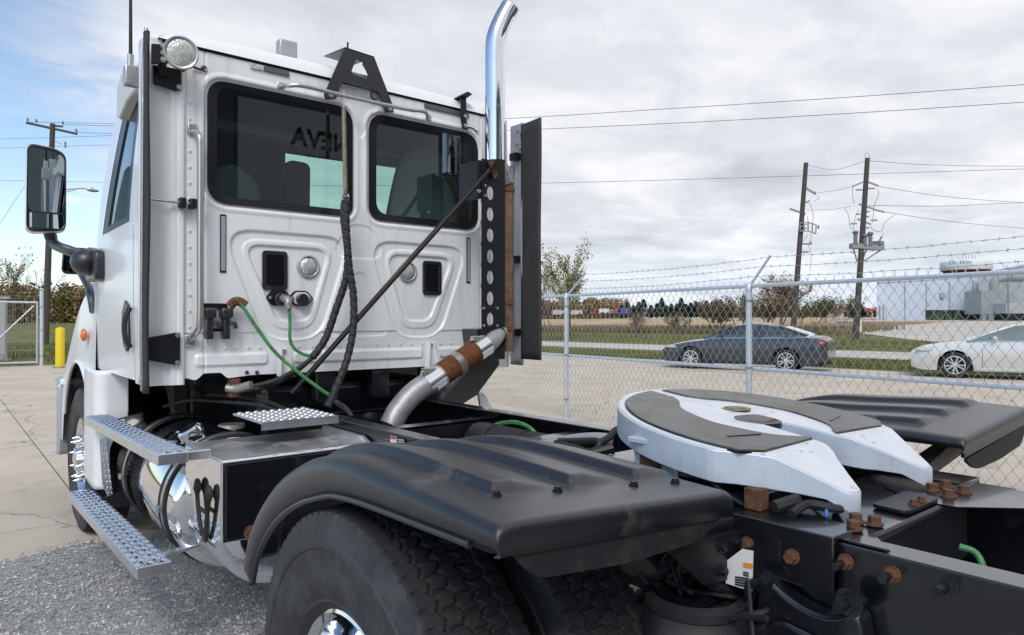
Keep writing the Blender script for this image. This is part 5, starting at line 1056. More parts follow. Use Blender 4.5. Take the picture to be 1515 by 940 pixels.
# cowl: white curved fairing between front wheel and steps
th = np.linspace(0, 1, 40); zs = np.linspace(.50, 1.205, 24); X = np.zeros((40, 24)); Y = X.copy(); Z = X.copy()
for i, t_ in enumerate(th):
    for j, z_ in enumerate(zs):
        xe = -1.165 + .10 * float(sstep(.72, .95, z_))
        if t_ < .3: x_, y_ = -1.24 + .03 * (1 - t_ / .3) ** 2, 5.36 - .56 * (t_ / .3)
        elif t_ < .6: a = (t_ - .3) / .3 * R(90); x_, y_ = -1.17 - .07 * math.cos(a), 4.80 - .07 * math.sin(a)
        else: x_, y_ = -1.17 + (t_ - .6) / .4 * (xe + 1.17), 4.73
        X[i, j], Y[i, j], Z[i, j] = x_, y_, z_
lc = MB().grid(X, Y, Z).build('lower_cowl', 'white_paint', TR, smooth=50)
lc.modifiers.new('thickness', 'SOLIDIFY').thickness = .012
cw_ = MB().prism([(p.x, p.z) for p in [P(u, v, y=4.70) for u, v in ((148, 650), (158, 650), (168, 740), (162, 740), (152, 715))]], lambda x, z: (x, 4.70, z), lambda x, z: (x, 4.715, z)).build('tread_insert', 'tread_alu', TR, smooth=0)
b = MB()
for i in range(10):
    for j in range(2):
        p = P(152 + j * 5 + i * 1.0, 657 + i * 8.2, y=4.70); b.sphere((p.x, 4.699, p.z), .014, 6, (.5, .3, 1))
b.build('tread_bumps', 'tread_alu', cw_, smooth=0, kind='stuff')
# ---- fuel tank
TX, TZ, TRR, TY0, TY1 = -.852, .642, .300, 2.84, 4.66
tk = MB().lathe([(TY0, .001), (TY0 + .004, .15), (TY0 + .02, .205), (TY0 + .045, .232), (TY0 + .07, .243), (3.335, .243), (3.34, .27), (3.35, .29), (3.37, TRR), (TY1 - .07, TRR), (TY1 - .04, .27), (TY1, .2), (TY1, .001)], (TX, 0, TZ), 'y', 72).build('fuel_tank', 'polished_alu', TR, smooth=50)
for y_ in (3.50, 4.36):
    s_ = MB().lathe([(-.034, TRR + .003), (-.034, TRR + .009), (.034, TRR + .009), (.034, TRR + .003)], (TX, y_, TZ), 'y', 60).build('tank_strap', 'steel', tk, smooth=40)
    for d_ in (-.04, .04): MB().lathe([(-.012, TRR + .002), (-.009, TRR + .013), (.009, TRR + .013), (.012, TRR + .002)], (TX, y_ + d_, TZ), 'y', 60).build('strap_rubber', 'rubber', tk, smooth=40)
    MB().box(TX - TRR - .03, TX - TRR - .005, y_ - .018, y_ + .018, TZ - .02, TZ + .012).build('strap_buckle', 'dull_steel', tk, smooth=0, bevel=.006)
cpc = P(292, 638, y=3.52); 
fc = MB().lathe([(0, .05), (.05, .048), (.055, .062), (.09, .062), (.1, .05), (.1, .001)], (0, 0, 0), 'z', 24, cap=False).xf(Matrix.Translation((-.95, 3.66, TZ + .25)) @ Matrix.Rotation(R(-32), 4, 'Y')).build('filler_cap', 'chrome', tk, smooth=40)
MB().tube(bez([(-1.0, 3.7, TZ + .30), (-1.03, 3.72, TZ + .22), (-1.04, 3.6, TZ + .2)], 5), .004, 6).build('cap_chain', 'steel', fc)
MB().bar((-1.0, 3.36, .49), (-1.21, 3.36, .46), .05, .012).build('step_bracket', 'tread_alu', tk, smooth=0)
MB().tube(bez([(-.6, 3.3, 1.02), (-.66, 3.6, 1.06), (-.75, 3.9, 1.06), (-.85, 4.2, 1.05), (-.9, 4.6, .98)], 6), .009, 8).build('fuel_line', 'rubber', tk)
MB().tube(bez([(-.5, 3.5, 1.0), (-.6, 3.75, 1.07), (-.72, 4.1, 1.08), (-.72, 4.5, 1.04)], 6), .012, 8).build('fuel_line', 'rubber', tk)
MB().lathe([(-.01, .07), (.012, .068), (.014, .001)], (-.72, 3.9, TZ + .285), 'z', 20).build('sender_cover', 'dull_steel', tk)
# polished box behind the tank
bx = MB().box(-1.10, -.44, 2.83, 3.33, .625, .952).build('battery_box', 'polished_alu', TR, smooth=0, bevel=.006, seg=3)
MB().box(-1.092, -.45, 2.842, 3.32, .9525, .956).build('box_lid', 'brushed_alu', bx, smooth=0)
bk = MB().box(-1.082, -.462, 2.820, 2.829, .64, .937).build('rear_panel', 'frame_black', bx, smooth=0, bevel=.004)
b = MB()
for p0_, p1_ in (((-1.094, .632), (-1.094, .945)), ((-1.094, .945), (-.45, .945)),): b.tube([(p0_[0], 2.823, p0_[1]), (p1_[0], 2.823, p1_[1])], .006, 8)
b.build('bright_trim', 'polished_alu', bx)
MB().prism([(2.84, .953), (2.90, .975), (3.3, .975), (3.3, .953)], lambda y, z: (-.47, y, z), lambda y, z: (-.44, y, z)).build('box_lip', 'tread_alu', bx, smooth=0, bevel=.004)
MB().bolt((-.985, 2.819, .655), (0, -1, 0), .02, .012, 1.4).build('panel_bolt', 'rust', bx)
cl = MB().box(-.46, -.425, 2.80, 2.84, .90, .955).build('corner_clip', 'chrome', bx, smooth=0, bevel=.008); MB().lathe([(-.02, .018), (0, .018)], (-.44, 2.80, .925), 'y', 16, cap=True).build('clip_plug', 'rubber', cl)
# rubber over-centre latches on the outer face
lt = None
for y_, dy_ in ((3.085, .0), (2.925, .0)):
    p_ = [(-1.113, y_, .81), (-1.116, y_, .775), (-1.116, (y_ * 1.2 + 3.005 * .8) / 2, .68), (-1.11, 3.005 + (y_ - 3.005) * .3, .615)]
    o = MB().tube(bez(p_, 5), [.018] * 3 + [.014, .012] + [.009] * 11, 8).build('rubber_latch', 'rubber', bx); lt = lt or o
MB().tube([(-1.116, 3.065, .725), (-1.116, 2.945, .725)], .008, 8).build('latch_bridge', 'rubber', lt)
MB().sphere((-1.108, 3.005, .608), .02, 10, (.6, 1.5, .8)).build('latch_anchor', 'rust', lt)
for y_ in (3.085, 2.925): MB().sphere((-1.115, y_, .81), .028, 12, (.5, .95, 1.2)).build('latch_grip', 'rubber', lt)
# ---- steps: tread planks
def step(xo, xi, y0, y1, zf, zr, th):
    f = lambda x, y: zr + (zf - zr) * (y - y0) / (y1 - y0); b = MB()
    b.add([(x, y, f(x, y) + dz) for dz in (-th, 0) for x, y in ((xo, y0), (xi, y0), (xi, y1), (xo, y1))], [(3, 2, 1, 0), (4, 5, 6, 7), (0, 1, 5, 4), (1, 2, 6, 5), (2, 3, 7, 6), (3, 0, 4, 7)])
    o = b.build('step', 'tread_alu', TR, smooth=0, bevel=.004)
    g = MB(); w = (xi - xo); rows = 5; n = int((y1 - y0 - .04) / .045)
    for r_ in range(rows):
        x = xo + w * (.12 + .76 * r_ / (rows - 1))
        for i in range(n):
            y = y0 + .025 + i * .045 + (.0225 if r_ % 2 else 0); z = f(x, y)
            a = .0095; l_ = .0135; sk_ = .008 * (1 if (r_ + i) % 2 else -1)
            g.add([(x - a - sk_, y - l_, z), (x + a - sk_, y - l_, z), (x + a + sk_, y + l_, z), (x - a + sk_, y + l_, z), (x - a * .2 - sk_, y - l_ * .8, z + .009), (x - a * .2 + sk_, y + l_ * .8, z + .009), (x + a * .3 - sk_, y - l_ * .8, z + .008), (x + a * .3 + sk_, y + l_ * .8, z + .008)], [(0, 3, 5, 4), (1, 6, 7, 2), (4, 5, 7, 6), (0, 4, 6, 1), (3, 2, 7, 5)])
    g.build('grip_teeth', 'tread_alu', o, smooth=0, recalc=False, kind='stuff')
    h = MB()
    for r_ in range(rows - 1):
        x = xo + w * (.12 + .76 * (r_ + .5) / (rows - 1))
        for i in range(n):
            y = y0 + .03 + i * .045; z = f(x, y) + .0012; h.add([(x - .007, y - .015, z), (x + .007, y - .015, z), (x + .007, y + .015, z), (x - .007, y + .015, z)], [(0, 1, 2, 3)])
    h.build('grip_slots', 'black_gasket', o, smooth=0, recalc=False, kind='stuff')
    return o
u_ = step(-1.300, -1.188, 2.94, 4.72, .945, .985, .045)
step(-1.330, -1.20, 3.15, 5.11, .436, .498, .05)
for y_ in (4.655,): MB().prism([(-1.29, .89), (-1.1, .92), (-1.07, .74), (-1.10, .50), (-1.32, .43), (-1.32, .40), (-1.05, .40), (-1.0, .70), (-1.0, .95)], lambda x, z: (x, y_, z), lambda x, z: (x, y_ + .012, z)).build('step_hanger', 'frame_black', u_, smooth=0) 
MB().box(-1.19, -1.10, 2.95, 3.0, .945, .982).build('step_end_cap', 'tread_alu', u_, smooth=0, bevel=.004)
# deck plate with round bumps
dp = MB().box(-.86, -.50, 3.05, 3.44, 1.045, 1.056).build('deck_plate', 'tread_alu', TR, smooth=0, bevel=.003)
MB().box(-.86, -.50, 3.048, 3.052, 1.02, 1.056).build('plate_lip', 'tread_alu', dp, smooth=0)
b = MB()
for i in range(9):
    for j in range(7): b.sphere((-.838 + i * .0395, 3.08 + j * .055, 1.054), .015, 8, (1, 1, .65), half=True)
b.build('grip_bumps', 'tread_alu', dp, smooth=40, kind='stuff')
# right side step end seen past the frame
rs = MB().box(1.08, 1.28, 3.55, 3.95, .80, .84).build('step', 'tread_alu', TR, smooth=0, bevel=.006)
q = [P(u, v, y=3.7) for u, v in ((708, 580), (716, 582), (730, 606), (712, 606))]; MB().prism([(p.x, p.z) for p in q], lambda x, z: (x, 3.7, z), lambda x, z: (x, 3.72, z)).build('step_bracket', 'white_paint', rs, smooth=0)
# ---- mirrors
MH = P(66, 282, t=4.62)
def mirror():
    o = thing_part('door_mirror', MH); ln = rpoly([(-.105, -.285), (.118, -.26), (.118, .25), (.06, .285), (-.10, .30)], [.06, .05, .05, .05, .05], 6)
    rot = Matrix.Translation(MH) @ Matrix.Rotation(R(1), 4, 'Z')
    b = MB(); n_ = len(ln); lay = [(0, .985), (-.012, 1.0), (.03, 1.04), (.08, .98), (.12, .8), (.135, .5)]
    b.add([(x * s, dy, z * s) for dy, s in lay for x, z in ln], [(k * n_ + i, k * n_ + (i + 1) % n_, (k + 1) * n_ + (i + 1) % n_, (k + 1) * n_ + i) for k in range(len(lay) - 1) for i in range(n_)] + [tuple((len(lay) - 1) * n_ + i for i in range(n_))])
    b.xf(rot).build('mirror_shell', 'white_paint', o, smooth=50)
    b = MB(); b.add([(x * s, dy, z * s) for dy, s in ((-.013, 1.003), (-.016, .97), (-.006, .93)) for x, z in ln], [(k * n_ + i, k * n_ + (i + 1) % n_, (k + 1) * n_ + (i + 1) % n_, (k + 1) * n_ + i) for k in range(2) for i in range(n_)]); b.xf(rot).build('mirror_bezel', 'black_plastic', o, smooth=40)
    up = rpoly([(-.095, -.14), (.108, -.155), (.108, .235), (.055, .265), (-.093, .28)], .04, 5); MB().add([(x, -.008, z) for x, z in up], [tuple(range(len(up)))]).xf(rot).build('main_glass', 'mirror_glass', o, smooth=0)
    lo = rpoly([(-.085, -.15), (.105, -.165), (.105, -.24), (-.04, -.265), (-.085, -.22)], .03, 5); MB().grid(*[np.array(a) for a in (np.linspace(-.085, .105, 8)[:, None] * np.ones((1, 6)), (-.008 - .012 * (1 - np.linspace(-1, 1, 8)[:, None] ** 2) * np.ones((1, 6))), np.ones((8, 1)) * np.linspace(-.25, -.155, 6)[None, :])]).xf(rot).build('convex_glass', 'mirror_glass', o, smooth=60)
    MB().box(-.095, .112, -.011, -.004, -.152, -.142).xf(rot).build('glass_divider', 'black_plastic', o, smooth=0)
    base = P(146, 388, x=-1.18); m0 = MH + Vector((.03, .05, -.29))
    MB().tube(bez([m0 + Vector((-.0, 0, .02)), m0 + Vector((.03, -.01, -.06)), P(105, 372, t=4.55), P(128, 380, t=4.5), base + Vector((-.02, 0, 0))], 7), [.038] * 4 + [.034] * 25, 14).build('mirror_arm', 'black_plastic', o, smooth=60)
    MB().prism(rpoly([(base.y - .16, base.z + .06), (base.y + .20, base.z + .11), (base.y + .20, base.z - .12), (base.y - .16, base.z - .12)], .05, 5), lambda y, z: (-1.17, y, z), lambda y, z: (-1.225, y, z * 1.0)).build('arm_base', 'black_plastic', o, smooth=30, bevel=.015, seg=3)
    MB().sphere(base + Vector((-.06, .06, 0)), .1, 16, (.9, 1.1, .85)).build('arm_joint', 'black_plastic', o, smooth=60)
mat('mirror_glass', (.55, .60, .62), .01, 1.)
mirror()
hm = thing_part('hood_mirror', P(112, 388, x=-1.18)); c_ = P(107, 385, x=-1.18)
hr = rpoly([(-.075, -.11), (.12, -.11), (.12, .10), (-.06, .10)], .05, 5)
MB().prism(hr, lambda x, z: (c_.x + x, c_.y, c_.z + z), lambda x, z: (c_.x + x * .8, c_.y + .07, c_.z + z * .8)).build('mirror_shell', 'black_plastic', hm, smooth=30, bevel=.01)
MB().prism([(x * .86, z * .86) for x, z in hr], lambda x, z: (c_.x + x, c_.y - .004, c_.z + z), lambda x, z: (c_.x + x, c_.y - .001, c_.z + z)).build('mirror_glass', 'mirror_glass', hm, smooth=0)
MB().tube(bez([P(116, 398, x=-1.18), P(128, 420, x=-1.16), P(136, 440, x=-1.15), P(140, 462, x=-1.14)], 6), [.024] * 10 + [.032] * 9, 10).build('mirror_stalk', 'black_plastic', hm)
# ================================================================ cars beyond the fence
def pl(x, pts): return np.interp(x, [p[0] for p in pts], [p[1] for p in pts])
def smooth_pl(x, pts):
    v = 0
    for d_ in (-.09, -.045, 0, .045, .09): v = v + pl(x + d_, pts)
    return v / 5
def car(name, label, bodycol, front, rear, glassm, spec):
    """x: 0 front .. L rear, y lateral, z up; later placed by its two near-side wheels"""
    L_ = spec['L']; xw0, xw1 = spec['wf'], spec['wf'] + spec['wb']; wr_ = spec['wr']; W_ = spec['W'] / 2
    root = thing(name, label, 'car')
    topp = spec['top']; roof = spec['roof']
    xs = np.unique(np.concatenate([np.linspace(0, .3, 12), np.linspace(.3, L_ - .3, 150), np.linspace(L_ - .3, L_, 12)]))
    nj = 41; X = np.zeros((len(xs), nj)); Y = X.copy(); Z = X.copy()
    for i, x in enumerate(xs):
        e = min(1, (x / .55)) ; e2 = min(1, (L_ - x) / .45); w = W_ * (1 - .16 * (1 - e) ** 2 - .12 * (1 - e2) ** 2)
        zb = .19 + .10 * max(0, 1 - x / .35) ** 2 + .16 * max(0, 1 - (L_ - x) / .5)
        for xc in (xw0, xw1):
            d_ = abs(x - xc)
            if d_ < wr_ + .055: zb = max(zb, wr_ + math.sqrt((wr_ + .055) ** 2 - d_ ** 2))
        zt = float(smooth_pl(x, topp)); belt = zt - .04
        zb = min(zb, belt - .05)
        for j in range(nj):
            s = j / (nj - 1) * 2 - 1; a = abs(s)
            if a > .5:
                f = (1 - a) / .5; z = zb + (belt - zb) * f; bul = math.sin(min(1, (z - .15) / (belt - .1)) * 2.4 + .25); y = w * (.93 + .07 * bul) - .018 * (1 if abs(z - belt * .82) < .03 else 0) * 0
            else:
                f = 1 - a / .5; y0 = w * (.93 + .07 * math.sin(2.65)); y = y0 * (1 - f); z = belt + (zt - belt) * (1 - (1 - f) ** 3) + .035 * f * (2 - f) * .6
            X[i, j] = x; Y[i, j] = y * (1 if s > 0 else -1); Z[i, j] = z
    b = MB(); b.grid(X, Y, Z); b.f += [tuple(range(nj)), tuple((len(xs) - 1) * nj + j for j in range(nj))[::-1]]; body = b.build('body', bodycol, root, smooth=42)
    MB().box(.12, L_ - .12, -W_ * .82, W_ * .82, .2, .5).build('underbody', 'cab_trim', root, smooth=0)
    # greenhouse
    g0, g1 = roof[0][0], roof[-1][0]; gx = np.linspace(g0, g1, 60); nk = 9; GX = np.zeros((60, 2 * nk)); GY_ = GX.copy(); GZ_ = GX.copy(); RX = np.zeros((60, 13)); RY_ = RX.copy(); RZ_ = RX.copy()
    for i, x in enumerate(gx):
        zr = float(smooth_pl(x, roof)); zbelt = float(smooth_pl(x, topp)) - .03; zr = max(zr, zbelt + .002)
        wb = W_ * .90 * (1 - .10 * ((x - (g0 + g1) / 2) / ((g1 - g0) / 2)) ** 4); f_ = min(1., (zr - zbelt) / .42); wt = wb - .20 * f_
        for k in range(nk):
            f = k / (nk - 1); yy = wb + (wt - wb) * f ** 1.3; zz = zbelt + (zr - .04 * f_ - zbelt) * f
            GX[i, k] = GX[i, 2 * nk - 1 - k] = x; GY_[i, k] = -yy; GY_[i, 2 * nk - 1 - k] = yy; GZ_[i, k] = GZ_[i, 2 * nk - 1 - k] = zz
        for k in range(13):
            s = k / 6 - 1; RX[i, k] = x; RY_[i, k] = s * (wt + .004); RZ_[i, k] = zr - .04 * f_ * abs(s) ** 2.5 + .001
    side_ok = lambda a: a
    gl = MB(); gl.grid(GX[:, :nk], GY_[:, :nk], GZ_[:, :nk]); gl.grid(GX[:, nk:], GY_[:, nk:], GZ_[:, nk:]); gl.build('side_windows', glassm, root, smooth=50)
    i0 = int(np.argmin(np.abs(gx - spec['rf']))); i1 = int(np.argmin(np.abs(gx - spec['rr'])))
    MB().grid(RX[i0:i1 + 1], RY_[i0:i1 + 1], RZ_[i0:i1 + 1]).build('roof', bodycol, root, smooth=50)
    MB().grid(RX[:i0 + 1], RY_[:i0 + 1], RZ_[:i0 + 1]).build('windscreen', glassm, root, smooth=50); MB().grid(RX[i1:], RY_[i1:], RZ_[i1:]).build('rear_window', glassm, root, smooth=50)
    for s in (-1, 1):
        # A and C pillars follow the glass edge, B pillar, chrome line
        for (a, c, r_) in ((0, i0, .028), (i1, 59, .04)): MB().tube([(RX[i, 0], s * abs(RY_[i, 0]), RZ_[i, 0]) for i in range(a, c + 1, 2)], r_, 8).build('pillar', bodycol, root)
        xb = spec['bp']; ib = int(np.argmin(np.abs(gx - xb))); MB().tube([(xb, s * (abs(GY_[ib, k]) + .002), GZ_[ib, k]) for k in range(nk)], .03, 6).build('door_pillar', 'black_gasket', root)
        MB().tube([(gx[i], s * (abs(GY_[i, 0]) + .006), GZ_[i, 0] + .012) for i in range(3, 57)], .010, 6).build('belt_moulding', 'chrome', root)
        MB().tube([(gx[i], s * (abs(GY_[i, nk - 1]) + .01), GZ_[i, nk - 1] - .01) for i in range(6, 57)], .009, 6).build('roof_moulding', 'chrome', root)
        my = W_ + .08; mo = MB().sphere((g0 + .62, s * my, float(pl(g0 + .62, topp)) + .06), .10, 12, (.6, 1.0, .65)).build('wing_mirror', 'black_gasket' if spec.get('dark') else bodycol, root)
        for xd in spec['doors']: 
            zz = [.28, .45, .62, .80]; MB().tube([(xd, s * (W_ * 1.0 + .002), z) for z in zz], .004, 4).build('door_gap', 'black_gasket', root)
        for xd in spec['doors'][1:]: MB().bar((xd - .24, s * (W_ + .006), .80), (xd - .06, s * (W_ + .006), .805), .018, .025).build('door_handle', bodycol, root, smooth=0)
        hl = MB().sphere((.36, s * W_ * .885, spec['lampz']), .2, 14, (1.3, .62, .30)).build('headlight', 'lens_clear', root)
        MB().sphere((L_ - .2, s * W_ * .84, spec['tailz']), .17, 12, (.95, .8, .5)).build('tail_light', 'red_lens', root)
        MB().bar((.25, s * W_ * .70, .36), (.36, s * W_ * .86, .37), .08, .09).build('fog_lamp_recess', 'black_gasket', root, smooth=0)
        MB().bar((xw0 + .45, s * (W_ * .985), .25), (xw1 - .45, s * (W_ * .985), .25), .03, .05).build('sill', bodycol if not spec.get('dark') else 'black_gasket', root, smooth=0)
        for xc in (xw0, xw1):
            pts = np.linspace(R(-8), R(188), 22); bb = MB(); A_, B_ = np.meshgrid(np.linspace(W_ * .55, W_ * .99, 3), pts, indexing='ij'); bb.grid(xc + (wr_ + .05) * np.cos(B_), s * A_, wr_ + (wr_ + .05) * np.sin(B_)); bb.build('wheel_arch', 'black_gasket', root, smooth=50)
            wo = bpy.data.objects.new('wheel', None); COL.objects.link(wo); wo.parent = root; wo.location = (xc, s * (W_ - .11), wr_); WL[wo.name] = Vector((xc, s * (W_ - .11), wr_))
            c_ = (xc, s * (W_ - .11), wr_); MB().lathe([(-.1, wr_ - .1), (-.11, wr_ - .04), (-.09, wr_ - .008), (-.06, wr_), (.06, wr_), (.09, wr_ - .008), (.11, wr_ - .04), (.1, wr_ - .1), (-.1, wr_ - .1)], c_, 'y', 36).build('tyre', 'rubber', wo, smooth=40)
            rm = MB(); rm.lathe([(s * .07, wr_ - .1), (s * .102, wr_ - .098), (s * .104, wr_ - .118), (s * .05, wr_ - .125)], c_, 'y', 36)
            for k in range(10):
                a = R(36 * k + (9 if k % 2 else 0)); rm.bar((c_[0] + .03 * math.cos(a), c_[1] + s * .09, c_[2] + .03 * math.sin(a)), (c_[0] + (wr_ - .11) * math.cos(a), c_[1] + s * .098, c_[2] + (wr_ - .11) * math.sin(a)), .03, .02, (0, 1, 0))
            rm.lathe([(s * .09, .06), (s * .108, .05), (s * .11, .001)], c_, 'y', 20); rm.build('rim', 'tread_alu', wo, smooth=40)
            MB().lathe([(s * .02, wr_ - .12), (s * .021, .001)], c_, 'y', 24).build('brake_disc', 'cab_trim', wo)
    MB().prism(rpoly([(-.48, .30), (.48, .30), (.5, .60), (-.5, .60)], .06, 4), lambda y, z: (.05 + .08 * (y / .5) ** 2, y, z), lambda y, z: (-.012 + .08 * (y / .5) ** 2, y, z)).build('grille', 'black_gasket', root, smooth=30)
    MB().bar((-.02, -.4, .49), (-.02, .4, .49), .02, .03).build('grille_bar', 'chrome', root)
    for s, xx in ((-.36, 2.3), (.36, 2.3), (-.36, 3.25), (.36, 3.25)):
        sx = spec['bp'] - .25 + (xx - 2.3); o = MB().prism(rpoly([(s - .2, .5), (s - .18, 1.08), (s + .18, 1.08), (s + .2, .5)], .08, 4), lambda y, z: (sx + z * .2, y, z), lambda y, z: (sx + .1 + z * .2, y, z)).build('seat', 'seat_fabric', root, smooth=30)
        MB().box(sx + .24, sx + .33, s - .11, s + .11, 1.10, 1.27).build('headrest', 'seat_fabric', o, smooth=30, bevel=.03)
    # place: near side is +y or -y so that the front faces along (front - rear)
    d_ = (Vector(front) - Vector(rear)); ang = math.atan2(d_.y, d_.x); mid = None
    root.rotation_euler.z = ang + math.pi
    # near-side wheel track: local y = +-(W_-.11)
    near = Matrix.Rotation(ang + math.pi, 3, 'Z') @ Vector((xw0, spec['side'] * (W_ - .02), 0)); root.location = Vector(front) - near; root.location.z = 0.0
    return root
mat('car_blue', (.040, .052, .070), .3, .5, coat=.9); mat('car_champagne', (.64, .635, .61), .3, .35, coat=.9)
fr, rr_ = P(1047, 541, z=0), P(1178, 545.5, z=0)
dirv = (fr - rr_).normalized()
SP1 = dict(L=4.93, wf=.98, wb=2.83, wr=.335, W=1.85, top=[(-.1, .60), (0, .62), (.25, .74), (.7, .84), (1.3, .93), (1.7, .965), (3.9, 1.0), (4.3, 1.04), (4.75, 1.04), (4.93, .93), (5.1, .85)], roof=[(1.35, .95), (1.75, 1.16), (2.25, 1.39), (2.75, 1.455), (3.2, 1.44), (3.7, 1.33), (4.15, 1.16), (4.45, 1.05)], rf=2.2, rr=3.55, bp=2.75, doors=[1.55, 2.72, 3.75], lampz=.68, tailz=.86, side=1, dark=True)
# local +y after the turn: choose the side that faces the truck
car('parked_car', 'dark blue grey sedan with chrome window line parked beyond the fence', 'car_blue', tuple(fr), tuple(rr_), 'car_glass', SP1)
fr2 = P(1412, 553, z=0); SP2 = dict(L=5.0, wf=1.0, wb=2.84, wr=.34, W=1.86, top=[(-.1, .62), (0, .66), (.25, .80), (.7, .89), (1.3, .96), (1.7, .985), (3.9, 1.0), (4.4, 1.05), (4.85, 1.04), (5.0, .95)], roof=[(1.25, .97), (1.75, 1.20), (2.3, 1.42), (2.8, 1.49), (3.3, 1.46), (3.9, 1.32), (4.3, 1.18), (4.6, 1.06)], rf=2.25, rr=3.8, bp=2.8, doors=[1.6, 2.78, 3.8], lampz=.72, tailz=.9, side=1)
car('parked_car', 'pale champagne sedan with alloy wheels parked behind the dark sedan', 'car_champagne', tuple(fr2), tuple(fr2 - dirv * 2.84), 'car_glass', SP2)

# ================================================================ poles and wires
def pole(name, label, base, topp, r0, r1):
    t_ = thing(name, label, 'utility pole', tuple(base)); MB().tube([base, topp], [r0, r1], 14).build('shaft', 'pole_wood', t_, smooth=60); return t_
zb = lambda p: float(H(np.array(p.x), np.array(p.y)))
def gpt(u, t_):
    p = P(u, HOR, t=t_); p.z = zb(p); return p
pL = gpt(67, 41.7); tL = P(77, 183, t=41.7)
po = pole('utility_pole', 'wooden utility pole with a crossarm and street lamp behind the gate', pL - Vector((0, 0, .3)), tL, .19, .14)
T41 = lambda u, v: P(u, v, t=41.7)
MB().bar(T41(38, 181.5), T41(113, 198), .1, .13).build('crossarm', 'pole_wood', po, smooth=0)
MB().bar(T41(77, 186), T41(92, 187), .08, .1).build('short_arm', 'pole_wood', po, smooth=0)
for u, v in ((40, 180), (53, 182), (92, 185), (112, 196)): MB().lathe([(0, .03), (.05, .07), (.1, .05), (.16, .06), (.2, .02)], T41(u, v - 1), 'z', 10).build('insulator', 'insulator', po)
MB().tube([T41(80, 209), T41(90, 213)], .025, 6).build('cutout_bracket', 'pole_grey', po); MB().lathe([(-.18, .05), (.18, .05)], T41(96, 214), 'z', 10, cap=True).build('cutout_fuse', 'insulator', po)
MB().tube(bez([T41(74, 286), T41(95, 281), T41(120, 279), T41(132, 281)], 6), .035, 8).build('lamp_arm', 'pole_grey', po); MB().tube([T41(74, 289), T41(112, 281)], .02, 6).build('lamp_brace', 'pole_grey', po)
lh = MB().sphere(T41(137, 282), .22, 14, (1.5, .7, .42)).build('lamp_head', 'pole_grey', po)
MB().sphere(T41(136, 279), .05, 8).build('photo_cell', 'insulator', lh)
A0, B0 = gpt(1172, 52), gpt(1265, 45.5); A1, B1 = P(1193, 241, t=52), P(1284, 234, t=45.5)
pa = pole('utility_pole', 'leaning wooden pole carrying switch cages nearer the brown bushes', A0 - Vector((0, 0, .4)), A1, .22, .16)
pb_ = pole('utility_pole', 'leaning wooden pole carrying a transformer platform beside the white hall', B0 - Vector((0, 0, .4)), B1, .21, .15)
TA = lambda u, v, d=0.: P(u, v, t=52 + d); TB = lambda u, v, d=0.: P(u, v, t=45.5 + d)
for a, c in (((1191, 277), (1205, 286)), ((1190, 301), (1198, 297)), ((1169, 309), (1192, 317)), ((1187, 361), (1201, 361)), ((1184, 373), (1197, 373))): MB().bar(TA(*a), TA(*c), .1, .13).build('crossarm', 'pole_grey', pa, smooth=0)
b = MB(); c0, c1 = (1184, 331), (1208, 345)
for (a, c) in (((1184, 330), (1196, 329)), ((1196, 329), (1208, 333)), ((1184, 342), (1196, 342)), ((1196, 342), (1207, 346)), ((1184, 330), (1184, 342)), ((1190, 330), (1190, 342)), ((1196, 329), (1196, 342)), ((1202, 331), (1202, 344)), ((1208, 333), (1207, 346)), ((1184, 336), (1196, 331)), ((1186, 342), (1196, 336))): b.bar(TA(*a, -.3), TA(*c, -.3), .07, .07)
b.build('switch_cage', 'pole_grey', pa, smooth=0)
for u, v in ((1195, 243), (1206, 286), (1211, 336), (1200, 360)): MB().lathe([(-.12, .04), (-.04, .08), (.04, .05), (.12, .07)], TA(u, v), 'z', 8).build('insulator', 'insulator', pa)
for k_, pts in enumerate((((1198, 300), (1203, 315), (1203, 330)), ((1210, 290), (1212, 294), (1205, 297)), ((1196, 347), (1192, 352), (1187, 358)), ((1200, 346), (1200, 355), (1196, 362), (1200, 374), (1199, 400)), ((1195, 320), (1196, 330)))): MB().tube(bez([TA(u, v) for u, v in pts], 5), .016, 5).build('jumper_wire', 'wire_dark', pa)
for a, c in (((1267, 281), (1276, 281)), ((1283, 279), (1295, 279)), ((1271, 302), (1293, 309)), ((1293, 310), (1309, 314)), ((1268, 317), (1273, 317)), ((1281, 314), (1287, 313)), ((1279, 321), (1286, 321)), ((1269, 324), (1289, 332)), ((1289, 326), (1298, 326)), ((1259, 331), (1268, 331)), ((1278, 337), (1286, 337)), ((1262, 276), (1278, 269)), ((1284, 269), (1300, 275))): MB().bar(TB(*a), TB(*c), .08, .10).build('crossarm', 'pole_grey', pb_, smooth=0)
pf_ = MB().bar(TB(1259, 364), TB(1306, 367), .5, .32).build('platform', 'pole_grey', pb_, smooth=0)
for a, c in (((1263, 369), (1269, 388)), ((1282, 370), (1276, 385)), ((1302, 371), (1276, 388))): MB().bar(TB(*a), TB(*c), .08, .08).build('platform_brace', 'pole_grey', pb_, smooth=0)
for u, v0, v1 in ((1266, 342, 361), (1280, 347, 363), (1288, 344, 363)):
    t_ = MB().tube([TB(u, v1, -.2), TB(u, v0 + 5, -.2)], .13, 14).build('transformer', 'insulator', pb_); MB().sphere(TB(u, v0 + 2, -.2), .17, 12, (1.15, 1.15, .8)).build('bushing_cap', 'insulator', t_)
MB().box(*[f for p in ((TB(1300, 361).x - .3, TB(1300, 361).x + .3), (TB(1300, 361).y - .25, TB(1300, 361).y + .25), (TB(1300, 363).z, TB(1300, 357).z)) for f in p]).build('control_box', 'insulator', pb_, smooth=0, bevel=.03)
MB().tube([TB(1301, 357), TB(1305, 350)], .06, 8).build('bushing', 'insulator', pb_)
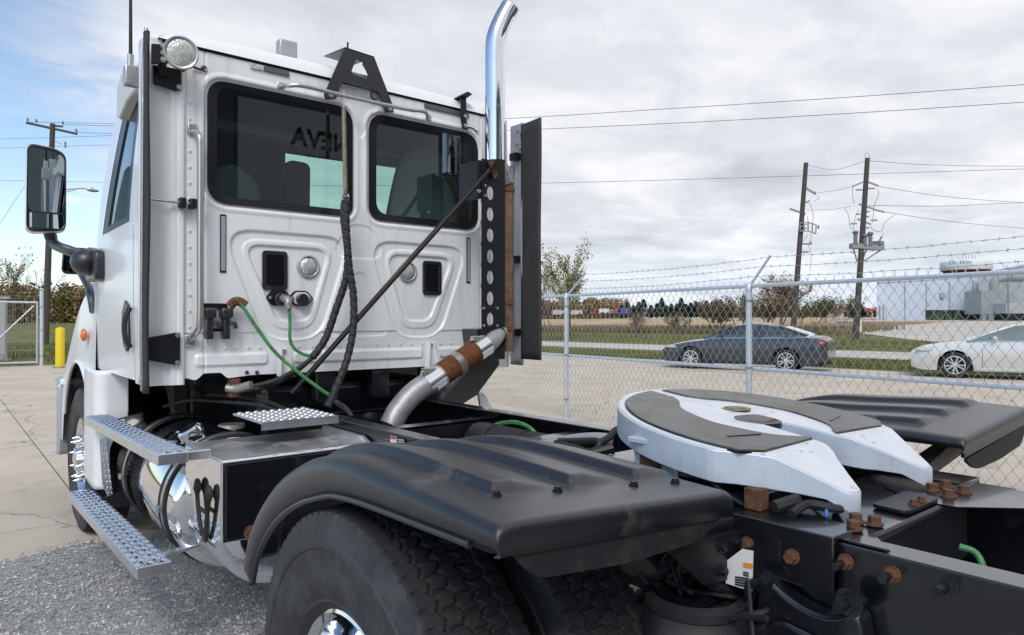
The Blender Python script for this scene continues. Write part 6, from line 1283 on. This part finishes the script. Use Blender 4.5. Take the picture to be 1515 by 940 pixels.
for pts in (((1262, 276), (1262, 290), (1264, 302)), ((1299, 279), (1300, 288), (1294, 305), (1291, 330)), ((1250, 308), (1256, 320), (1257, 332), (1261, 340)), ((1325, 317), (1309, 330), (1305, 342), (1293, 341), (1288, 335)), ((1271, 310), (1267, 318), (1264, 330), (1263, 340)), ((1306, 345), (1307, 350))): MB().tube(bez([TB(u, v) for u, v in pts], 6), .014, 5).build('jumper_wire', 'wire_dark', pb_)
for v in (228,): MB().tube(bez([TB(1280, 233), TB(1281, 227), TB(1286, 227), TB(1287, 233)], 5), .012, 5).build('top_loop', 'wire_dark', pb_)
MB().box(*[f for p in ((B0.x + .1, B0.x + .55), (B0.y - .2, B0.y + .2), (B0.z + .45, B0.z + 1.25)) for f in p]).build('meter_box', 'label_white', pb_, smooth=0, bevel=.02)
def wire(label, pts, r=.012):
    tag(MB().tube(bez(pts, 8), r, 5, False).build('power_line', 'wire_dark', smooth=60, recalc=False), label, 'wire', 'overhead power lines')
W30 = lambda u, v, t_: P(u, v, t=t_)
wire('highest long overhead wire sagging across the cloudy sky', [W30(-300, 215, 70), W30(300, 196, 44), W30(700, 178, 34), W30(1000, 160, 30), W30(1250, 144, 27), W30(1515, 125, 25), W30(1700, 112, 24)])
wire('long overhead wire running close below the highest one', [W30(-300, 228, 70), W30(300, 210, 44), W30(700, 195, 34), W30(1000, 182, 30), W30(1250, 168, 27), W30(1515, 151, 25), W30(1700, 138, 24)])
wire('long overhead wire passing behind both leaning poles', [W30(-300, 262, 80), W30(60, 268, 75), W30(500, 275, 68), W30(800, 271, 62), W30(1100, 263, 57), W30(1515, 250, 54), W30(1700, 244, 53)], .018)
wire('short sagging wire strung between the tops of the leaning poles', [TA(1195, 244), W30(1235, 251, 49), TB(1282, 238)], .012)
wire('wire running away from the top of the transformer pole', [TB(1286, 238), W30(1380, 244, 52), W30(1515, 246, 60), W30(1700, 246, 70)], .016)
wire('wire from the upper insulator of the transformer pole', [TB(1300, 276), W30(1400, 291, 52), W30(1515, 300, 60), W30(1700, 310, 70)], .016)
wire('wire from the lower crossarm of the transformer pole', [TB(1309, 314), W30(1400, 327, 52), W30(1515, 338, 60), W30(1700, 350, 70)], .016)
wire('level wire from the middle crossarm of the transformer pole', [TB(1286, 304), W30(1400, 305, 52), W30(1515, 300, 60), W30(1700, 296, 70)], .016)
wire('upper slack wire linking the crossarms of the leaning poles', [TA(1207, 286), W30(1240, 281, 49), TB(1262, 276)], .012)
wire('lower slack wire linking the crossarms of the leaning poles', [TA(1194, 311), W30(1230, 310, 49), TB(1260, 305)], .012)
for v0, v1, lb in ((182.5, 182.5, 'back wire leaving the crossarm of the street lamp pole'), (186, 186, 'middle wire leaving the crossarm of the street lamp pole'), (197.5, 198.5, 'front wire leaving the crossarm of the street lamp pole')): wire(lb, [T41(40 if v0 < 184 else (92 if v0 < 190 else 112), v0 - 2), W30(180, v0, 44), W30(400, v1, 50), W30(700, v1 + 6, 60), W30(715, v1 + 80, 110), W30(726, v1 + 160, 220)], .012)
wire('guy wire slanting down from the street lamp pole', [T41(74, 232), T41(36, 276), T41(0, 330), T41(-40, 392)], .010)

# ================================================================ far buildings
mat('hall_white', (.56, .62, .71), .6, var=(.35, .06)); mat('hall_grey', (.42, .44, .46), .6, .2, var=(.5, .08)); mat('duct_green', (.30, .34, .35), .5, .2); mat('canopy_red', (.55, .03, .04), .5); mat('tower_white', (.75, .75, .76), .5); mat('tower_maroon', (.14, .025, .035), .5); mat('tower_blue', (.10, .17, .36), .6); mat('hedge_dark', (.045, .065, .045), .8, var=(1, .4))
FP = lambda u, v, t_: P(u, v, t=t_)
def facade(name, label, u0, u1, vt0, vt1, t0, t1, depth, m, roofm):
    a, c = FP(u0, HOR, t0), FP(u1, HOR, t1); za, zc_ = FP(u0, vt0, t0).z, FP(u1, vt1, t1).z; g = min(zb(a), zb(c)) - .3
    out_d = Vector((.97, .24, 0)); rad = lambda p: out_d * depth; root = thing(name, label, 'building', ((a.x + c.x) / 2, (a.y + c.y) / 2, g))
    b = MB(); b.add([(a.x, a.y, g), (c.x, c.y, g), (c.x, c.y, zc_), (a.x, a.y, za), *[(p.x + rad(p).x, p.y + rad(p).y, z) for p, z in ((a, g), (c, g), (c, zc_ + .4), (a, za + .4))]], [(0, 1, 2, 3), (5, 4, 7, 6), (4, 0, 3, 7), (1, 5, 6, 2)]); b.build('wall', m, root, smooth=0)
    MB().add([(a.x - .1, a.y - .1, za + .02), (c.x + .1, c.y - .1, zc_ + .02), (c.x + rad(c).x, c.y + rad(c).y, zc_ + .42), (a.x + rad(a).x, a.y + rad(a).y, za + .42), (a.x - .1, a.y - .1, za + .25), (c.x + .1, c.y - .1, zc_ + .25), (c.x + rad(c).x, c.y + rad(c).y, zc_ + .65), (a.x + rad(a).x, a.y + rad(a).y, za + .65)], [(3, 2, 1, 0), (4, 5, 6, 7), (0, 1, 5, 4), (1, 2, 6, 5), (2, 3, 7, 6), (3, 0, 4, 7)]).build('roof', roofm, root, smooth=0)
    return root
wh = facade('white_hall', 'long white metal sided hall with a small door beyond the pad', 1297, 1462, 419, 410, 92, 92, 30, 'hall_white', 'hall_white')
for u in (1339, 1371, 1405, 1440): MB().bar(FP(u, 476, 91.9), FP(u, 416, 91.9), .1, .06).build('downpipe', 'hall_grey', wh, smooth=0)
dr = MB().bar(FP(1306, 475, 91.85), FP(1306, 452, 91.85), .9, .08, (DV[0], DV[1], 0)).build('door', 'hall_grey', wh, smooth=0)
MB().bar(FP(1303.6, 475, 91.7), FP(1303.6, 451, 91.7), .16, .1, (DV[0], DV[1], 0)).build('door_frame', 'hall_white', wh, smooth=0); MB().bar(FP(1309, 475, 91.7), FP(1309, 451, 91.7), .16, .1, (DV[0], DV[1], 0)).build('door_frame', 'hall_white', wh, smooth=0)
for u, v in ((1394, 437), (1433, 447)): MB().bar(FP(u, v + 4, 91.8), FP(u, v - 4, 91.8), .5, .3, (DV[0], DV[1], 0)).build('wall_box', 'hall_grey', wh, smooth=0)
gh_ = facade('grey_hall', 'grey metal hall with sloping eave next to the white hall', 1448, 1640, 407, 372, 86, 80, 30, 'hall_grey', 'hall_grey')
du = thing('dust_collector', 'grey green dust collector box on legs in front of the halls', 'machine', tuple(FP(1470, 480, 80)))
def fbox(u0, u1, v0, v1, t_, dpt, name, m, root):
    a, c = FP(u0, v1, t_), FP(u1, v0, t_); n_ = Vector((DV[0], DV[1], 0)) * dpt; b = MB(); b.add([(a.x, a.y, a.z), (c.x, c.y, a.z), (c.x, c.y, c.z), (a.x, a.y, c.z), (a.x + n_.x, a.y + n_.y, a.z), (c.x + n_.x, c.y + n_.y, a.z), (c.x + n_.x, c.y + n_.y, c.z), (a.x + n_.x, a.y + n_.y, c.z)], [(0, 1, 2, 3), (5, 4, 7, 6), (4, 0, 3, 7), (1, 5, 6, 2), (3, 2, 6, 7), (4, 5, 1, 0)]); return b.build(name, m, root, smooth=0)
fbox(1452, 1487, 430, 465, 80, 3, 'housing', 'duct_green', du)
for u in (1454, 1463, 1474, 1484): fbox(u, u + 3.5, 465.5, 480, 80, .4, 'leg', 'duct_green', du)
MB().tube(bez([FP(1471, 432, 80.5), FP(1471, 420, 80.5), FP(1476, 413, 80.5), FP(1490, 411, 81), FP(1512, 411, 82)], 6), .5, 14).build('duct', 'duct_green', du)
MB().tube([FP(1491.5, 475, 78), FP(1491.5, 396, 78)], .07, 8).build('vent_pipe', 'insulator', du)
sk_ = thing('scrap_skip', 'dark open topped scrap container standing beside the dust collector', 'container', tuple(FP(1502, 480, 78)))
fbox(1488, 1560, 449, 464, 78, 3, 'hopper', 'hall_grey', sk_); fbox(1489, 1558, 464.5, 476, 78.3, 2, 'undercarriage', 'cab_trim', sk_)
for u in (1496, 1507, 1520): MB().tube([FP(u, 470, 77.8), FP(u, 470, 77.4)], .35, 12).build('wheel', 'rubber', sk_)
for i, (u0, u1) in enumerate(((1380, 1396), (1398, 1409), (1411, 1424), (1426, 1438), (1439, 1450))):
    dm = thing('dumpster', ['dark green dumpster at the hall corner, first of a row', 'narrow dark green dumpster beside the first one of the row', 'dark green dumpster in the middle of the row', 'dark green dumpster next to the blackish one', 'blackish dumpster beside the dust collector'][i], 'dumpster', tuple(FP((u0 + u1) / 2, 479, 84)), 'dumpsters along the hall')
    fbox(u0, u1, 460 + (i % 2) * 1.5, 478.5, 84, 1.5, 'bin', 'hedge_dark' if i < 4 else 'cab_trim', dm); fbox(u0 - .3, u1 + .3, 458.8 + (i % 2) * 1.5, 459.8 + (i % 2) * 1.5, 83.9, 1.7, 'lid', 'hedge_dark', dm)
gs_ = thing('petrol_canopy', 'far red edged filling station canopy left of the white hall', 'canopy', tuple(FP(1265, 475, 170)))
fbox(1240, 1250, 456, 459, 170, 6, 'fascia', 'canopy_red', gs_); fbox(1279, 1296, 456.5, 459.5, 170, 6, 'fascia', 'canopy_red', gs_); fbox(1239, 1252, 459.3, 474, 172, 6, 'shop', 'tower_white', gs_)
for u in (1252, 1278, 1290): fbox(u, u + 1.5, 459.5, 475, 171, .3, 'column', 'hall_grey', gs_)
# water tower
wt = thing('water_tower', 'white water tower with maroon underside and blue script above the hall', 'water tower', tuple(FP(1429, 475, 420)))
c_ = FP(1429, 392, 420); sc_ = 420 / FPX
MB().lathe([(8.2 * sc_, .1 * sc_), (7.6 * sc_, 12 * sc_), (5.5 * sc_, 27 * sc_), (4.2 * sc_, 32.5 * sc_), (2.4 * sc_, 33 * sc_), (-6.6 * sc_, 33 * sc_), (-8.6 * sc_, 32 * sc_)], c_, 'z', 40).build('tank', 'tower_white', wt, smooth=40)
MB().lathe([(-8.6 * sc_, 31.6 * sc_), (-11 * sc_, 29 * sc_), (-15 * sc_, 24 * sc_), (-19 * sc_, 16 * sc_), (-20 * sc_, 6 * sc_)], c_, 'z', 40).build('underside', 'tower_maroon', wt, smooth=40)
MB().lathe([(-84 * sc_, 9 * sc_), (-60 * sc_, 6 * sc_), (-19 * sc_, 7 * sc_)], c_, 'z', 24).build('stem', 'tower_white', wt, smooth=40)
for u in (1415, 1429, 1445): MB().tube([FP(u, 408, 420 - 22 * sc_), FP(u, 398, 420 - 33.5 * sc_)], .35, 6).build('support', 'tower_white', wt)
to = put_text('De Witt', 9 * sc_, wt, 'tower_blue', Matrix.Translation(FP(1420, 388.5, 420 - 34.5 * sc_)) @ Matrix.Rotation(-YAW - .10, 4, 'Z') @ Matrix.Rotation(R(90), 4, 'X'), .1, .35, name='script')
fbox(1454, 1459, 385, 390, 420 - 22 * sc_, .6, 'emblem', 'insulator', wt)
for i, u in enumerate((1418, 1424, 1429, 1433, 1439, 1443)): MB().tube([FP(u, 385, 420), FP(u, 378 - (i * 7 % 5), 420)], .1, 4).build('antenna', 'insulator', wt)
# far lorries by the field
def lorry(u0, u1, v0, v1, t_, label, mc, mb):
    o = thing('lorry', label, 'truck', tuple(FP((u0 + u1) / 2, v1, t_))); w = u1 - u0
    cabv = fbox(u0, u0 + w * .28, v0 + (v1 - v0) * .12, v1 - 1.2, t_, 2.4, 'cab', mc, o); fbox(u0 + w * .31, u1, v0, v1 - 1.6, t_, 2.5, 'cargo_body', mb, o); fbox(u0 + w * .04, u0 + w * .24, v0 + (v1 - v0) * .25, v0 + (v1 - v0) * .5, t_ - .1, .05, 'side_window', 'black_gasket', cabv)
    for f in (.14, .5, .62, .9): MB().tube([FP(u0 + w * f, v1 - 1.2, t_ - .1), FP(u0 + w * f, v1 - 1.2, t_ + .5)], .5, 12).build('wheel', 'rubber', o)
mat('lorry_red', (.45, .05, .03), .4); mat('lorry_blue', (.05, .09, .25), .4); mat('lorry_white', (.6, .6, .6), .5)
lorry(880, 901, 457, 466, 190, 'red cabbed lorry with white body standing beyond the stubble field', 'lorry_red', 'lorry_white')
lorry(903, 913, 458, 467, 192, 'small red and white lorry between the two larger far lorries', 'lorry_white', 'lorry_red')
lorry(913, 932, 456, 467, 195, 'dark blue lorry standing at the end of the conifer row', 'lorry_blue', 'lorry_blue')
for u0, u1, lb in ((842, 862, 'pale trailer parked left of the far lorries'), (818, 838, 'pale trailer farthest from the lorries near the young tree')):
    o = thing('trailer', lb, 'trailer', tuple(FP(u0, 466, 195))); fbox(u0, u1, 459, 465.5, 195, 2.5, 'box_body', 'hall_grey', o); MB().tube([FP(u1 - 4, 466, 194.8), FP(u1 - 4, 466, 196)], .5, 10).build('wheel', 'rubber', o)

# ================================================================ trees, shrubs, woods
def lmat(name, c, a=.4): mat(name, c, .85, var=(1.2, a), spec=.2)
lmat('leaf_yellow', (.34, .30, .08)); lmat('leaf_olive', (.13, .14, .04)); lmat('leaf_tan', (.30, .20, .10)); lmat('leaf_brown', (.15, .108, .062)); lmat('leaf_orange', (.30, .17, .06)); lmat('conifer', (.034, .050, .036)); lmat('leaf_green', (.09, .105, .035))
def leafmass(b, q, c, r, n, s):
    for _ in range(n):
        d_ = Vector((q.gauss(0, 1), q.gauss(0, 1), q.gauss(0, 1))); d_ = d_.normalized() * (q.random() ** .45); p = Vector((c[0] + d_.x * r[0], c[1] + d_.y * r[1], c[2] + d_.z * r[2]))
        a = Vector((q.uniform(-1, 1), q.uniform(-1, 1), q.uniform(-1, 1))).normalized() * s * q.uniform(.6, 1.3); e_ = a.cross(Vector((q.uniform(-1, 1), q.uniform(-1, 1), q.uniform(-1, 1)))).normalized() * s * q.uniform(.4, .8)
        b.add([p - a, p + e_, p + a, p - e_], [(0, 1, 2, 3)])
def tree(name, label, base, h, seed, leaf, nleaf, ls, spread=.35, stems=1, trunk=.25, group=None, levels=3, bare=.25, up=.55, mix_=None):
    q = random.Random(seed); root = thing(name, label, 'tree' if 'tree' in name else 'shrub', tuple(base), group); b = MB(); tips = []
    def grow(p, d_, l, r, lev):
        pts = [p]; cur = p; n_ = 4
        for i in range(n_):
            d_ = (d_ + Vector((q.uniform(-.2, .2), q.uniform(-.2, .2), q.uniform(-.05, .12)))).normalized(); cur = cur + d_ * l / n_; pts.append(cur)
            if lev > 0 and i >= (1 if lev == levels else 0):
                for _ in range(2 if lev > 1 else 2):
                    a = q.uniform(0, 6.283); dd = (d_ * up + Vector((math.cos(a), math.sin(a), q.uniform(0, .5))) * .62).normalized(); grow(cur, dd, l * q.uniform(.38, .6), r * .5, lev - 1)
        b.tube(pts, [r * (1 - .14 * i) for i in range(len(pts))], 5 if lev else 3, False)
        if lev <= 1: tips.extend(pts[2:])
    for s in range(stems): 
        a = q.uniform(0, 6.28); grow(Vector(base) + Vector((math.cos(a), math.sin(a), 0)) * (.25 * (stems > 1)), Vector((math.cos(a) * spread * (stems > 1), math.sin(a) * spread * (stems > 1), 1)).normalized(), h * q.uniform(.72, .82), trunk / math.sqrt(stems) * .5, levels)
    b.build('trunk', 'bare_bark', root, smooth=60, recalc=False)
    for m_, fr_ in (mix_ or [(leaf, 1.)]):
        c = MB()
        for i in range(int(nleaf * fr_)):
            p = q.choice(tips); leafmass(c, q, p, (ls * 3,) * 3, 1, ls)
        c.build('crown', m_, root, smooth=0, recalc=False)
    return root
tree('young_tree', 'slender young tree with sparse yellow green leaves beyond the fence', gpt(843, 52), 5.0, 21, 'leaf_yellow', 1, .10, stems=3, spread=.13, trunk=.2, mix_=[('leaf_yellow', 1400), ('leaf_olive', 600)], up=1.0)
tree('young_tree', 'thin bare young tree partly behind the rubber flap of the truck', gpt(812, 54), 4.6, 22, 'leaf_olive', 160, .085, stems=2, spread=.2, trunk=.12, up=1.0)
tree('autumn_tree', 'half bare tan leaved tree behind the dark sedan', gpt(1150, 62), 3.9, 23, 'leaf_tan', 1, .09, stems=3, spread=.3, trunk=.3, mix_=[('leaf_tan', 2600), ('leaf_brown', 700)])
tree('brown_shrub', 'broad brown shrub just left of the leaning switch pole', gpt(1128, 58), 2.9, 24, 'leaf_brown', 1, .09, stems=6, spread=.8, trunk=.2, levels=2, mix_=[('leaf_brown', 1500), ('leaf_tan', 900)])
tree('brown_shrub', 'dark brown shrub rising behind the hood of the dark sedan', gpt(1060, 60), 2.5, 25, 'leaf_brown', 1, .09, stems=6, spread=.9, trunk=.2, levels=2, mix_=[('leaf_brown', 1700), ('leaf_olive', 500)])
tree('green_shrub', 'green shrub between the two brown shrubs behind the sedan', gpt(1093, 66), 3.0, 26, 'leaf_green', 1500, .10, stems=5, spread=.6, trunk=.2, levels=2)
tree('low_shrub', 'low olive shrub in the dry weeds before the stubble field', gpt(1003, 62), 1.5, 27, 'leaf_olive', 700, .08, stems=5, spread=.9, trunk=.12, levels=2)
tree('low_shrub', 'low reddish brown shrub in the weeds near the field', gpt(945, 62), 1.7, 28, 'leaf_brown', 450, .08, stems=6, spread=.6, trunk=.1, levels=2)
for k_, (u, t_, h_, m_) in enumerate(((1205, 75, 2.6, 'leaf_green'), (1224, 82, 2.3, 'leaf_olive'), (1246, 76, 2.9, 'leaf_brown'), (1184, 80, 2.0, 'leaf_olive'))):
    tree('far_shrub', ['green shrub between the two leaning poles', 'olive shrub just left of the transformer pole', 'brown shrub growing at the foot of the transformer pole', 'olive shrub beside the foot of the switch pole'][k_], gpt(u, t_), h_, 40 + k_, m_, 900, .11, stems=5, spread=.7, trunk=.15, levels=2)
def conifer(label, base, h, seed):
    q = random.Random(seed); root = thing('conifer_tree', label, 'tree', tuple(base), 'conifers along the far side of the field'); MB().tube([base, base + Vector((0, 0, h))], [.14, .02], 6).build('trunk', 'bare_bark', root); b = MB()
    for i in range(520):
        f = q.random() ** .8; z = h * (.06 + .92 * f); rr__ = (1 - f) * h * .40 * q.uniform(.45, 1.15) + .08; a = q.uniform(0, 6.283); p = base + Vector((math.cos(a) * rr__, math.sin(a) * rr__, z)); o = Vector((math.cos(a), math.sin(a), -.35)) * .55; s_ = Vector((-math.sin(a), math.cos(a), 0)) * .28
        b.add([p - o, p + s_, p + o, p - s_ + Vector((0, 0, .1))], [(0, 1, 2, 3)])
    b.build('crown', 'conifer', root, smooth=0, recalc=False)
q = random.Random(31); cu = [920, 929, 937, 945, 952, 963, 972, 979, 986, 993, 1001, 1008, 1015, 1022, 1030, 1037, 1045, 1054]
for i, u in enumerate(cu): conifer('dark green conifer in the row along the far edge of the field', gpt(u, 215 + q.uniform(-5, 5)), 4.6 + q.uniform(-.6, 1.0) + (.8 if u in (952, 979, 1008) else 0), 50 + i)
for i, (u, t_, h_) in enumerate(((1066, 190, 5.2), (1216, 180, 4.2), (1231, 185, 4.6), (1258, 150, 3.0), (1272, 150, 3.0))):
    conifer('stray dark conifer apart from the row, right of its end', gpt(u, t_), h_, 80 + i).__class__
def wood(name, label, u0, u1, t_, h0, h1, n, cols, seed, s=.3):
    q = random.Random(seed); bs = [MB() for _ in cols]
    for i in range(n):
        u = q.uniform(u0, u1); p = gpt(u, t_ + q.uniform(-7, 7)); hh = (h0 + (h1 - h0) * (u - u0) / (u1 - u0)) * q.uniform(.6, 1.08)
        for k in range(5): leafmass(bs[q.randrange(len(cols)) if k % 2 else (i * 7) % len(cols)], q, (p.x, p.y, p.z + hh * (.15 + .2 * k)), (.9, .9, hh * .14), 9, s)
    for b, c in zip(bs, cols): tag(b.build(name, c, smooth=0, recalc=False), label.replace('#', {'leaf_brown': 'brown', 'leaf_tan': 'tan', 'leaf_olive': 'olive green', 'leaf_orange': 'orange', 'leaf_green': 'green', 'leaf_yellow': 'yellow'}[c]), 'wood', kind='stuff')
wood('autumn_wood', '# leaved part of the low autumn wood beyond the gate', -420, 560, 118, 6.3, 5.6, 1500, ['leaf_brown', 'leaf_olive', 'leaf_tan'], 61, .32)
wood('field_edge_wood', '# leaved part of the far wood behind the lorries', 770, 885, 225, 5.2, 6.2, 240, ['leaf_brown', 'leaf_tan'], 62, .42)
wood('orange_wood', '# leaved clump of far trees beside the conifer row', 868, 928, 235, 6.2, 6.4, 110, ['leaf_orange', 'leaf_tan'], 63, .42)
wood('distant_wood', '# leaved part of the distant wood along the horizon', 1040, 1300, 260, 4.4, 3.6, 260, ['leaf_brown', 'leaf_green'], 64, .45)
tree('young_tree', 'tall sparse tree with a few brown leaves rising over the gate', gpt(18, 80), 6.2, 71, 'leaf_tan', 1, .13, stems=2, spread=.15, trunk=.2, mix_=[('leaf_tan', 320), ('leaf_olive', 200)], up=1.)
tree('young_tree', 'nearly bare thin tree just left of the street lamp pole', gpt(53, 84), 5.6, 72, 'leaf_tan', 160, .10, stems=2, spread=.2, trunk=.12, up=1.)
